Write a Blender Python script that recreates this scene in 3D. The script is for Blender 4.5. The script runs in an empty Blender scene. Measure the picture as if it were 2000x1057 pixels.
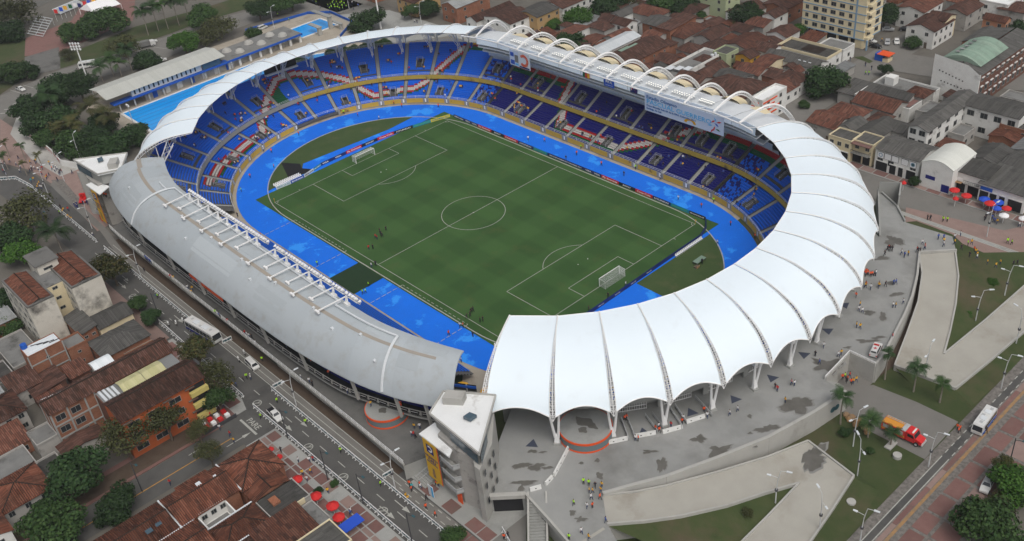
import bpy, bmesh, math, random
import numpy as np
from mathutils import Vector, Matrix
random.seed(7); rng=np.random.default_rng(7)
SC=bpy.context.scene
COL=SC.collection
PI=math.pi
# ---- camera
cam_d=bpy.data.cameras.new('camera'); cam=bpy.data.objects.new('camera', cam_d); COL.objects.link(cam)
cam_d.sensor_width=36.0; cam_d.lens=35.628; cam_d.clip_start=1.0; cam_d.clip_end=5000.0
cam.matrix_world=Matrix(((0.6774775,-0.3600578,0.6413912,198.7531),
       (0.7296603,0.4390503,-0.5242430,-150.7331),
       (-0.0928452,0.8231605,0.5601665,147.3179),
       (0,0,0,1)))
SC.camera=cam
# ---- world, sun, exposure (overcast day)
SUN_EL, SUN_AZ=math.radians(58), math.radians(-20)      # azimuth of the sun in the xy plane
world=bpy.data.worlds.new('World'); SC.world=world; world.use_nodes=True
wn=world.node_tree
bg=wn.nodes['Background']
sky=wn.nodes.new('ShaderNodeTexSky'); sky.sky_type='NISHITA'; sky.sun_disc=False
sky.sun_elevation=SUN_EL; sky.sun_rotation=PI/2 - SUN_AZ
sky.air_density=1.0; sky.dust_density=6.0; sky.ozone_density=1.0
hs=wn.nodes.new('ShaderNodeHueSaturation'); hs.inputs['Saturation'].default_value=0.35
wn.links.new(sky.outputs[0], hs.inputs['Color']); wn.links.new(hs.outputs[0], bg.inputs['Color'])
bg.inputs['Strength'].default_value=0.125
sun_d=bpy.data.lights.new('sun', 'SUN'); sun_d.energy=0.6; sun_d.angle=math.radians(28); sun_d.color=(1.0,0.96,0.9)
sun=bpy.data.objects.new('sun', sun_d); COL.objects.link(sun)
sd=Vector((math.cos(SUN_EL)*math.cos(SUN_AZ), math.cos(SUN_EL)*math.sin(SUN_AZ), math.sin(SUN_EL)))
sun.rotation_euler=sd.to_track_quat('Z', 'Y').to_euler(); sun.location=sd*300
SC.view_settings.view_transform='Standard'; SC.view_settings.look='None'
SC.view_settings.exposure=0.0; SC.view_settings.gamma=1.0; SC.view_settings.use_curve_mapping=False
# ---- materials
def lin(c):
 c=c/255.0
 return c/12.92 if c <= 0.04045 else ((c+0.055)/1.055)**2.4
def RGB(r, g, b): return (lin(r), lin(g), lin(b),1)
def node(nt, t, **kw):
 n=nt.nodes.new(t)
 for k, v in kw.items():
  if k in n.inputs: n.inputs[k].default_value=v
  else: setattr(n, k, v)
 return n
def new_mat(name):
 m=bpy.data.materials.new(name); m.use_nodes=True
 nt=m.node_tree; b=nt.nodes['Principled BSDF']
 return m, nt, b
def mat(name, c1, c2=None, scale=0.3, rough=0.8, bump=0.0, bscale=None, detail=5, contrast=0.25, spec=0.3, metal=0.0,
  c3=None, s3=0.05, t3=(0.55,0.7), hue=0.0, val=0.0, world_pos=False, alpha=1.0):
 """noise-mottled surface: c1/c2 mixed by fine noise, c3 as large stains, hue/val=per-object variation"""
 m, nt, b=new_mat(name); L=nt.links.new
 b.inputs['Roughness'].default_value=rough; b.inputs['Specular IOR Level'].default_value=spec
 b.inputs['Metallic'].default_value=metal
 tc=node(nt, 'ShaderNodeTexCoord')
 vec=tc.outputs['Object']
 if world_pos: vec=node(nt, 'ShaderNodeNewGeometry').outputs['Position']
 col=None
 if c2 is not None:
  nz=node(nt, 'ShaderNodeTexNoise', Scale=scale, Detail=detail, Roughness=0.6); L(vec, nz.inputs['Vector'])
  mr=node(nt, 'ShaderNodeMapRange'); mr.inputs[1].default_value=0.5-contrast; mr.inputs[2].default_value=0.5+contrast
  L(nz.outputs[0], mr.inputs[0])
  mx=node(nt, 'ShaderNodeMix', data_type='RGBA'); mx.inputs[6].default_value=c1; mx.inputs[7].default_value=c2
  L(mr.outputs[0], mx.inputs[0]); col=mx.outputs[2]
 if c3 is not None:
  n3=node(nt, 'ShaderNodeTexNoise', Scale=s3, Detail=6.0, Roughness=0.65); L(vec, n3.inputs['Vector'])
  r3=node(nt, 'ShaderNodeMapRange'); r3.inputs[1].default_value=t3[0]; r3.inputs[2].default_value=t3[1]
  L(n3.outputs[0], r3.inputs[0])
  m3=node(nt, 'ShaderNodeMix', data_type='RGBA'); m3.inputs[7].default_value=c3
  if col is None: m3.inputs[6].default_value=c1
  else: L(col, m3.inputs[6])
  L(r3.outputs[0], m3.inputs[0]); col=m3.outputs[2]
 if hue or val:
  oi=node(nt, 'ShaderNodeObjectInfo'); h=node(nt, 'ShaderNodeHueSaturation')
  if col is None: h.inputs['Color'].default_value=c1
  else: L(col, h.inputs['Color'])
  a=node(nt, 'ShaderNodeMapRange'); a.inputs[3].default_value=0.5-hue; a.inputs[4].default_value=0.5+hue
  v=node(nt, 'ShaderNodeMapRange'); v.inputs[3].default_value=1-val; v.inputs[4].default_value=1+val
  wn_=node(nt, 'ShaderNodeTexWhiteNoise', noise_dimensions='1D'); L(oi.outputs['Random'], wn_.inputs['W'])
  L(oi.outputs['Random'], a.inputs[0]); L(wn_.outputs[0], v.inputs[0])
  L(a.outputs[0], h.inputs['Hue']); L(v.outputs[0], h.inputs['Value']); col=h.outputs[0]
 if col is None: b.inputs['Base Color'].default_value=c1
 else: L(col, b.inputs['Base Color'])
 if bump:
  nb=node(nt, 'ShaderNodeTexNoise', Scale=bscale or scale*4, Detail=4.0); L(vec, nb.inputs['Vector'])
  bp=node(nt, 'ShaderNodeBump', Strength=bump, Distance=0.1); L(nb.outputs[0], bp.inputs['Height']); L(bp.outputs[0], b.inputs['Normal'])
 return m
def tile_mat(name, cols, tw=0.40, tl=0.42, stain=(0.03,0.022,0.018,1), st=(0.5,0.72), bump=0.7, wave=True, sscale=0.35):
 """clay / sheet roof in uv metres: u across the slope, v down it"""
 m, nt, b=new_mat(name); L=nt.links.new
 b.inputs['Roughness'].default_value=0.9; b.inputs['Specular IOR Level'].default_value=0.15
 uv=node(nt, 'ShaderNodeUVMap'); sp=node(nt, 'ShaderNodeSeparateXYZ'); L(uv.outputs[0], sp.inputs[0])
 def mth(op, a, bb=None):
  n=node(nt, 'ShaderNodeMath', operation=op)
  if isinstance(a, (int, float)): n.inputs[0].default_value=a
  else: L(a, n.inputs[0])
  if bb is not None:
   if isinstance(bb, (int, float)): n.inputs[1].default_value=bb
   else: L(bb, n.inputs[1])
  return n.outputs[0]
 iu=mth('FLOOR', mth('DIVIDE', sp.outputs[0], tw)); iv=mth('FLOOR', mth('DIVIDE', sp.outputs[1], tl))
 cb=node(nt, 'ShaderNodeCombineXYZ'); L(iu, cb.inputs[0]); L(mth('FLOOR', mth('DIVIDE', sp.outputs[1], tl*4)), cb.inputs[1])
 oi=node(nt, 'ShaderNodeObjectInfo'); L(oi.outputs['Random'], cb.inputs[2])
 wnz=node(nt, 'ShaderNodeTexWhiteNoise', noise_dimensions='3D'); L(cb.outputs[0], wnz.inputs['Vector'])
 cr=node(nt, 'ShaderNodeValToRGB'); e=cr.color_ramp.elements
 e[0].position=0.0; e[0].color=cols[0]; e[1].position=1.0; e[1].color=cols[-1]
 for i, c in enumerate(cols[1:-1]): e.new((i+1)/(len(cols)-1)).color=c
 L(wnz.outputs[0], cr.inputs[0])
 off=node(nt, 'ShaderNodeVectorMath', operation='ADD'); L(uv.outputs[0], off.inputs[0])
 ob=node(nt, 'ShaderNodeCombineXYZ'); L(mth('MULTIPLY', oi.outputs['Random'],97.0), ob.inputs[0]); L(ob.outputs[0], off.inputs[1])
 nz=node(nt, 'ShaderNodeTexNoise', Scale=sscale, Detail=7.0, Roughness=0.7); L(off.outputs[0], nz.inputs['Vector'])
 mr=node(nt, 'ShaderNodeMapRange'); mr.inputs[1].default_value=st[0]; mr.inputs[2].default_value=st[1]; L(nz.outputs[0], mr.inputs[0])
 mx=node(nt, 'ShaderNodeMix', data_type='RGBA'); L(cr.outputs[0], mx.inputs[6]); mx.inputs[7].default_value=stain
 L(mth('MULTIPLY', mr.outputs[0],0.8), mx.inputs[0])
 h=node(nt, 'ShaderNodeHueSaturation'); L(mx.outputs[2], h.inputs['Color'])
 v=node(nt, 'ShaderNodeMapRange'); v.inputs[3].default_value=0.7; v.inputs[4].default_value=1.25; L(oi.outputs['Random'], v.inputs[0]); L(v.outputs[0], h.inputs['Value'])
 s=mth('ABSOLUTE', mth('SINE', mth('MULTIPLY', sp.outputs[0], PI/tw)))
 if wave:   # shade of the channels between the tile rows, painted into the colour
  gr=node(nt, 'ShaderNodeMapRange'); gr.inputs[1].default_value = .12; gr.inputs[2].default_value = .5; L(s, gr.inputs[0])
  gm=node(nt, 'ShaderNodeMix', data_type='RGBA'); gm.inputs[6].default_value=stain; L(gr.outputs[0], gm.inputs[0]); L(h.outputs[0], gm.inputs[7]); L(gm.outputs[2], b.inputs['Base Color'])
 else: L(h.outputs[0], b.inputs['Base Color'])
 fr=mth('FRACT', mth('DIVIDE', sp.outputs[1], tl))
 hh=mth('ADD', s, mth('MULTIPLY', fr, 0.5))
 bp=node(nt, 'ShaderNodeBump', Strength=bump, Distance=0.08); L(hh, bp.inputs['Height']); L(bp.outputs[0], b.inputs['Normal'])
 return m
M={}
M['asphalt']=mat('asphalt', (0.078,0.076,0.072,1),(0.105,0.102,0.096,1),0.25,0.9,0.1,6, c3=(0.05,0.05,0.048,1), s3=0.06, world_pos=True)
M['asphalt_light']=mat('asphalt_light', (0.16,0.155,0.14,1),(0.2,0.19,0.175,1),0.2,0.9,0.1,6, c3=(0.1,0.1,0.09,1), s3=0.05, world_pos=True)
M['road_marking']=mat('road_marking', (0.46,0.46,0.42,1),(0.3,0.3,0.27,1),2.0,0.8)
M['yellow_paint']=mat('yellow_paint', (0.5,0.26,0.05,1),(0.35,0.2,0.06,1),1.5,0.8)
M['soil']=mat('soil', (0.075,0.05,0.035,1),(0.1,0.075,0.055,1),0.5,0.95,0.3,3, world_pos=True)
M['earth']=mat('earth', (0.12,0.11,0.095,1),(0.15,0.14,0.12,1),0.15,0.95,0.2,2, c3=(0.075,0.068,0.058,1), world_pos=True)
M['concrete']=mat('concrete', (0.27,0.275,0.26,1),(0.35,0.35,0.33,1),0.14,0.85,0.08,8, c3=(0.2,0.2,0.185,1), s3=0.06, world_pos=True)
M['podium_concrete']=mat('podium_concrete', (0.25,0.255,0.245,1),(0.33,0.33,0.315,1),0.12,0.8,0.08,9, c3=(0.19,0.19,0.178,1), s3=0.05, t3=(0.48,0.66), world_pos=True)
M['concrete_light']=mat('concrete_light', (0.36,0.355,0.33,1),(0.44,0.43,0.4,1),0.2,0.85,0.06,3, c3=(0.27,0.26,0.235,1), s3=0.1, world_pos=True)
M['ramp_concrete']=mat('ramp_concrete', (0.33,0.315,0.275,1),(0.40,0.385,0.34,1),0.15,0.85,0.06,3, c3=(0.26,0.235,0.19,1), s3=0.09, t3=(0.55,0.75), world_pos=True)
M['concrete_dark']=mat('concrete_dark', (0.12,0.12,0.113,1),(0.165,0.16,0.15,1),0.3,0.9,0.08,3, c3=(0.075,0.073,0.068,1), s3=0.12, world_pos=True)
M['terrace']=mat('terrace', (0.085,0.085,0.085,1),(0.115,0.113,0.11,1),0.4,0.9, world_pos=True)
M['path_beige']=mat('path_beige', (0.33,0.29,0.235,1),(0.40,0.36,0.295,1),0.3,0.9, c3=(0.24,0.2,0.16,1), s3=0.12, world_pos=True)
M['wet']=mat('wet', (0.095,0.09,0.078,1),(0.15,0.143,0.128,1),0.5,0.6, world_pos=True)
M['damp']=mat('damp', (0.2,0.198,0.185,1),(0.25,0.248,0.235,1),0.5,0.75, world_pos=True)
M['lawn']=mat('lawn', (0.035,0.058,0.016,1),(0.065,0.075,0.03,1),0.25,0.95,0.3,4, c3=(0.085,0.07,0.04,1), s3=0.07, t3=(0.5,0.68), world_pos=True)
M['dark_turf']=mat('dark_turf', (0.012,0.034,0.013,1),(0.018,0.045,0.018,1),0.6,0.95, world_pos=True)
M['dry_turf']=mat('dry_turf', (0.04,0.075,0.022,1),(0.06,0.09,0.03,1),0.2,0.95,0.2,5, c3=(0.085,0.09,0.04,1), s3=0.1, world_pos=True)
M['track']=mat('track', (0.006,0.17,0.80,1),(0.007,0.145,0.70,1),0.12,0.75, c3=(0.03,0.29,0.90,1), s3=0.13, t3=(0.555,0.61), world_pos=True, spec=0.2)
M['pool_water']=mat('pool_water', (0.008,0.30,0.80,1),(0.02,0.36,0.85,1),0.08,0.12,0.05,2, spec=0.4, world_pos=True)
M['brick_red']=mat('brick_red', (0.165,0.085,0.075,1),(0.205,0.115,0.1,1),0.6,0.9,0.1,6, c3=(0.15,0.10,0.085,1), s3=0.15, world_pos=True, val=0.15)
M['brick_pink']=mat('brick_pink', (0.225,0.155,0.135,1),(0.275,0.195,0.17,1),0.5,0.9,0.1,6, c3=(0.24,0.17,0.14,1), s3=0.12, world_pos=True, val=0.15)
M['stone_paving']=mat('stone_paving', (0.2,0.185,0.165,1),(0.12,0.11,0.1,1),1.2,0.9,0.2,4, contrast=0.12, world_pos=True)
M['tactile']=mat('tactile', (0.34,0.2,0.09,1),(0.25,0.17,0.1,1),0.8,0.9, contrast=0.1, world_pos=True)
M['white_steel']=mat('white_steel', (0.8,0.8,0.79,1), rough=0.45)
M['lamp_steel']=mat('lamp_steel', (0.52,0.53,0.53,1), rough=0.5)
M['grey_steel']=mat('grey_steel', (0.42,0.43,0.43,1), rough=0.5)
M['dark_steel']=mat('dark_steel', (0.06,0.06,0.065,1), rough=0.6)
M['black']=mat('black', (0.012,0.012,0.014,1), rough=0.8)
M['void']=mat('void', (0.02,0.02,0.022,1), rough=1.0)
M['membrane']=mat('membrane', (0.79,0.875,0.93,1),(0.77,0.855,0.91,1),0.09,0.55, detail=8, world_pos=True, spec=0.2, c3=(0.73,0.80,0.84,1), s3=0.35, t3=(0.56,0.8))
M['white_paint']=mat('white_paint', (0.72,0.72,0.7,1),(0.66,0.66,0.63,1),0.4,0.7, c3=(0.42,0.4,0.36,1), s3=0.35, t3=(0.62,0.8), world_pos=True)
M['white_sheet']=mat('white_sheet', (0.68,0.71,0.73,1),(0.6,0.63,0.65,1),0.3,0.5, world_pos=True)
M['grey_roof']=mat('grey_roof', (0.38,0.42,0.445,1),(0.425,0.46,0.48,1),0.05,0.85, spec=0.15, c3=(0.355,0.365,0.36,1), s3=0.3, t3=(0.52,0.75), val=0.05, world_pos=True)
M['brown_stripe']=mat('brown_stripe', (0.36,0.31,0.25,1),(0.31,0.29,0.26,1),0.2,0.8, world_pos=True)
M['glass_roof']=mat('glass_roof', (0.62,0.67,0.69,1),(0.52,0.57,0.6,1),0.3,0.25, spec=0.5, world_pos=True)
M['yellow_banner']=mat('yellow_banner', (0.62,0.40,0.06,1),(0.55,0.34,0.05,1),0.5,0.7, c3=(0.12,0.08,0.05,1), s3=0.16, t3=(0.6,0.66), world_pos=True)
M['yellow_band']=mat('yellow_band', (0.50,0.37,0.07,1),(0.42,0.30,0.06,1),0.5,0.7, c3=(0.13,0.10,0.05,1), s3=0.12, t3=(0.6,0.68), world_pos=True)
M['seat_navy']=mat('seat_navy', (0.012,0.014,0.17,1), rough=0.5)
M['seat_blue']=mat('seat_blue', (0.006,0.135,0.68,1), rough=0.5)
M['seat_white']=mat('seat_white', (0.55,0.52,0.49,1), rough=0.5)
M['seat_red']=mat('seat_red', (0.42,0.02,0.025,1), rough=0.5)
M['seat_green']=mat('seat_green', (0.008,0.11,0.04,1), rough=0.5)
M['glass']=mat('glass', (0.025,0.03,0.035,1), rough=0.12, spec=0.6)
M['glass_blue']=mat('glass_blue', (0.06,0.1,0.13,1), rough=0.1, spec=0.6)
M['frame_white']=mat('frame_white', (0.3,0.3,0.28,1), rough=0.6)
M['orange']=mat('orange', (0.75,0.10,0.025,1),(0.68,0.085,0.02,1),1.0,0.7)
M['blue_paint']=mat('blue_paint', (0.012,0.09,0.42,1), rough=0.6)
M['faded_navy']=mat('faded_navy', (0.055,0.065,0.095,1), rough=.8)
M['navy_paint']=mat('navy_paint', (0.01,0.015,0.16,1), rough=0.6)
M['red_cloth']=mat('red_cloth', (0.55,0.025,0.025,1), rough=0.8)
M['yellow_cloth']=mat('yellow_cloth', (0.8,0.42,0.02,1), rough=0.8)
M['blue_cloth']=mat('blue_cloth', (0.02,0.08,0.5,1), rough=0.8)
M['white_cloth']=mat('white_cloth', (0.8,0.8,0.8,1), rough=0.8)
M['teal_panel']=mat('teal_panel', (0.03,0.09,0.11,1), rough=0.6)
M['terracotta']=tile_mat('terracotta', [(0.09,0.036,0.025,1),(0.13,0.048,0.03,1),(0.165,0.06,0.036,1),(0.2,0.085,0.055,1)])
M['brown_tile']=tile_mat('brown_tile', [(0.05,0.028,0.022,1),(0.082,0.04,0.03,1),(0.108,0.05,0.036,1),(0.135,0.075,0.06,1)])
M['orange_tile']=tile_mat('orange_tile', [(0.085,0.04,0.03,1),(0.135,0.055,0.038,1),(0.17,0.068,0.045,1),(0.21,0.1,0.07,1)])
M['fibre_cement']=tile_mat('fibre_cement', [(0.07,0.068,0.064,1),(0.09,0.087,0.08,1),(0.11,0.106,0.1,1)],0.35,1.8, stain=(0.035,0.034,0.032,1), wave=False)
M['grey_sheet']=tile_mat('grey_sheet', [(0.22,0.23,0.23,1),(0.25,0.26,0.26,1),(0.28,0.285,0.28,1)],0.5,3.0, stain=(0.12,0.11,0.1,1), wave=False)
M['white_metal_roof']=tile_mat('white_metal_roof', [(0.62,0.66,0.68,1),(0.66,0.7,0.72,1),(0.7,0.73,0.75,1)],0.6,6.0, stain=(0.45,0.45,0.43,1), st=(0.6,0.8), bump=0.4, wave=False)
M['cream_metal_roof']=tile_mat('cream_metal_roof', [(0.60,0.61,0.56,1),(0.63,0.64,0.59,1),(0.66,0.67,0.62,1)],0.8,8.0, stain=(0.45,0.45,0.4,1), st=(0.6,0.8), bump=0.4, wave=False)
M['green_sheet']=tile_mat('green_sheet', [(0.24,0.34,0.27,1),(0.27,0.38,0.3,1),(0.3,0.4,0.32,1)],0.8,4.0, stain=(0.2,0.24,0.2,1), bump=0.3, wave=False)
M['flat_grey']=mat('flat_grey', (0.15,0.15,0.145,1),(0.22,0.22,0.21,1),0.3,0.9, c3=(0.08,0.078,0.072,1), s3=0.2, world_pos=True)
M['flat_white']=mat('flat_white', (0.72,0.73,0.72,1),(0.8,0.81,0.8,1),0.3,0.8, c3=(0.38,0.36,0.33,1), s3=0.18, t3=(0.58,0.75), world_pos=True)
M['wall_white']=mat('wall_white', (0.76,0.76,0.73,1),(0.64,0.63,0.6,1),0.5,0.85, c3=(0.22,0.21,0.19,1), s3=0.25, t3=(0.6,0.8), world_pos=True)
M['wall_cream']=mat('wall_cream', (0.74,0.64,0.43,1),(0.66,0.57,0.38,1),0.4,0.85, world_pos=True)
M['wall_grey']=mat('wall_grey', (0.33,0.32,0.3,1),(0.42,0.4,0.37,1),0.5,0.9, c3=(0.13,0.125,0.115,1), s3=0.3, world_pos=True)
M['wall_ochre']=mat('wall_ochre', (0.46,0.30,0.14,1),(0.4,0.26,0.12,1),0.5,0.9, world_pos=True)
M['wall_yellow']=mat('wall_yellow', (0.55,0.3,0.03,1),(0.48,0.26,0.03,1),0.5,0.9, world_pos=True)
M['wall_orange']=mat('wall_orange', (0.46,0.115,0.035,1),(0.4,0.095,0.03,1),0.6,0.9, world_pos=True)
M['wall_peach']=mat('wall_peach', (0.46,0.22,0.13,1), rough=0.9)
M['wall_green']=mat('wall_green', (0.4,0.45,0.28,1), rough=0.9)
M['stain_wall']=mat('stain_wall', (0.64,0.61,0.54,1),(0.56,0.53,0.46,1),0.5,0.9, c3=(0.10,0.095,0.085,1), s3=0.16, t3=(0.52,0.72), world_pos=True)
def brick_mat(name, c1, c2, mortar):
 m, nt, b=new_mat(name); L=nt.links.new
 b.inputs['Roughness'].default_value=0.9; b.inputs['Specular IOR Level'].default_value=0.15
 g=node(nt, 'ShaderNodeNewGeometry'); s=node(nt, 'ShaderNodeSeparateXYZ'); L(g.outputs['Position'], s.inputs[0])
 ad=node(nt, 'ShaderNodeMath', operation='ADD'); L(s.outputs[0], ad.inputs[0]); L(s.outputs[1], ad.inputs[1])
 c=node(nt, 'ShaderNodeCombineXYZ'); L(ad.outputs[0], c.inputs[0]); L(s.outputs[2], c.inputs[1])
 br=node(nt, 'ShaderNodeTexBrick', Scale=1.0); br.inputs['Color1'].default_value=c1; br.inputs['Color2'].default_value=c2
 br.inputs['Mortar'].default_value=mortar; br.inputs['Mortar Size'].default_value=0.012; br.inputs['Brick Width'].default_value=0.34; br.inputs['Row Height'].default_value=0.16
 L(c.outputs[0], br.inputs['Vector'])
 nz=node(nt, 'ShaderNodeTexNoise', Scale=0.4, Detail=5.0); L(g.outputs['Position'], nz.inputs['Vector'])
 mx=node(nt, 'ShaderNodeMix', data_type='RGBA', blend_type='MULTIPLY'); mx.inputs[0].default_value=0.6
 L(br.outputs[0], mx.inputs[6]); L(nz.outputs[0], mx.inputs[7]); h=node(nt, 'ShaderNodeHueSaturation', Value=1.45); L(mx.outputs[2], h.inputs['Color']); L(h.outputs[0], b.inputs['Base Color'])
 return m
M['brick']=brick_mat('brick', (0.24,0.085,0.045,1),(0.3,0.12,0.065,1),(0.25,0.2,0.16,1))
M['brick_dark']=brick_mat('brick_dark', (0.13,0.055,0.04,1),(0.17,0.075,0.05,1),(0.14,0.12,0.1,1))
def leaf_mat(name, c1, c2, hue=0.02):
 m, nt, b=new_mat(name); L=nt.links.new
 b.inputs['Roughness'].default_value=0.75; b.inputs['Specular IOR Level'].default_value=0.2
 g=node(nt, 'ShaderNodeNewGeometry'); oi=node(nt, 'ShaderNodeObjectInfo')
 mx=node(nt, 'ShaderNodeMix', data_type='RGBA'); mx.inputs[6].default_value=c1; mx.inputs[7].default_value=c2
 L(g.outputs['Random Per Island'], mx.inputs[0])
 h=node(nt, 'ShaderNodeHueSaturation'); L(mx.outputs[2], h.inputs['Color'])
 v=node(nt, 'ShaderNodeMapRange'); v.inputs[3].default_value=0.75; v.inputs[4].default_value=1.25; L(oi.outputs['Random'], v.inputs[0]); L(v.outputs[0], h.inputs['Value'])
 L(h.outputs[0], b.inputs['Base Color'])
 return m
M['leaf']=leaf_mat('leaf', (0.02,0.052,0.013,1),(0.052,0.095,0.026,1))
M['leaf_dark']=leaf_mat('leaf_dark', (0.013,0.036,0.011,1),(0.034,0.066,0.02,1))
M['leaf_olive']=leaf_mat('leaf_olive', (0.035,0.042,0.014,1),(0.075,0.08,0.03,1))
M['leaf_bright']=leaf_mat('leaf_bright', (0.022,0.07,0.009,1),(0.06,0.13,0.02,1))
M['leaf_yellow']=leaf_mat('leaf_yellow', (0.03,0.05,0.013,1),(0.085,0.07,0.024,1))
M['bark']=mat('bark', (0.1,0.075,0.055,1),(0.16,0.13,0.1,1),3.0,0.95)
M['palm_bark']=mat('palm_bark', (0.2,0.17,0.14,1),(0.28,0.25,0.21,1),2.0,0.95)
M['tyre']=mat('tyre', (0.015,0.015,0.015,1), rough=0.9)
m, nt, b=new_mat('pitch_grass'); L=nt.links.new; M['pitch']=m
b.inputs['Roughness'].default_value=0.9; b.inputs['Specular IOR Level'].default_value=0.15
g=node(nt, 'ShaderNodeNewGeometry'); s=node(nt, 'ShaderNodeSeparateXYZ'); L(g.outputs['Position'], s.inputs[0])
def wv(o, per, ph):
 a=node(nt, 'ShaderNodeMath', operation='MULTIPLY_ADD'); L(o, a.inputs[0]); a.inputs[1].default_value=PI/per; a.inputs[2].default_value=ph
 q=node(nt, 'ShaderNodeMath', operation='SINE'); L(a.outputs[0], q.inputs[0])
 k=node(nt, 'ShaderNodeMath', operation='MULTIPLY'); L(q.outputs[0], k.inputs[0]); k.inputs[1].default_value=3.0; k.use_clamp=False
 c=node(nt, 'ShaderNodeClamp'); c.inputs[1].default_value=-1; L(k.outputs[0], c.inputs[0]); return c.outputs[0]
sm=node(nt, 'ShaderNodeMath', operation='ADD'); L(wv(s.outputs[0],7.5,0.0), sm.inputs[0]); L(wv(s.outputs[1],5.67,0.0), sm.inputs[1])
mr=node(nt, 'ShaderNodeMapRange'); mr.inputs[1].default_value=-2; mr.inputs[2].default_value=2; L(sm.outputs[0], mr.inputs[0])
mx=node(nt, 'ShaderNodeMix', data_type='RGBA'); mx.inputs[6].default_value=(0.036,0.084,0.024,1); mx.inputs[7].default_value=(0.050,0.110,0.032,1); L(mr.outputs[0], mx.inputs[0])
nz=node(nt, 'ShaderNodeTexNoise', Scale=0.12, Detail=8.0, Roughness=0.7); L(g.outputs['Position'], nz.inputs['Vector'])
m2=node(nt, 'ShaderNodeMix', data_type='RGBA'); r2=node(nt, 'ShaderNodeMapRange'); r2.inputs[1].default_value=0.54; r2.inputs[2].default_value=1.0; L(nz.outputs[0], r2.inputs[0])
L(r2.outputs[0], m2.inputs[0]); L(mx.outputs[2], m2.inputs[6]); m2.inputs[7].default_value=(0.095,0.1,0.035,1); L(m2.outputs[2], b.inputs['Base Color'])
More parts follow.
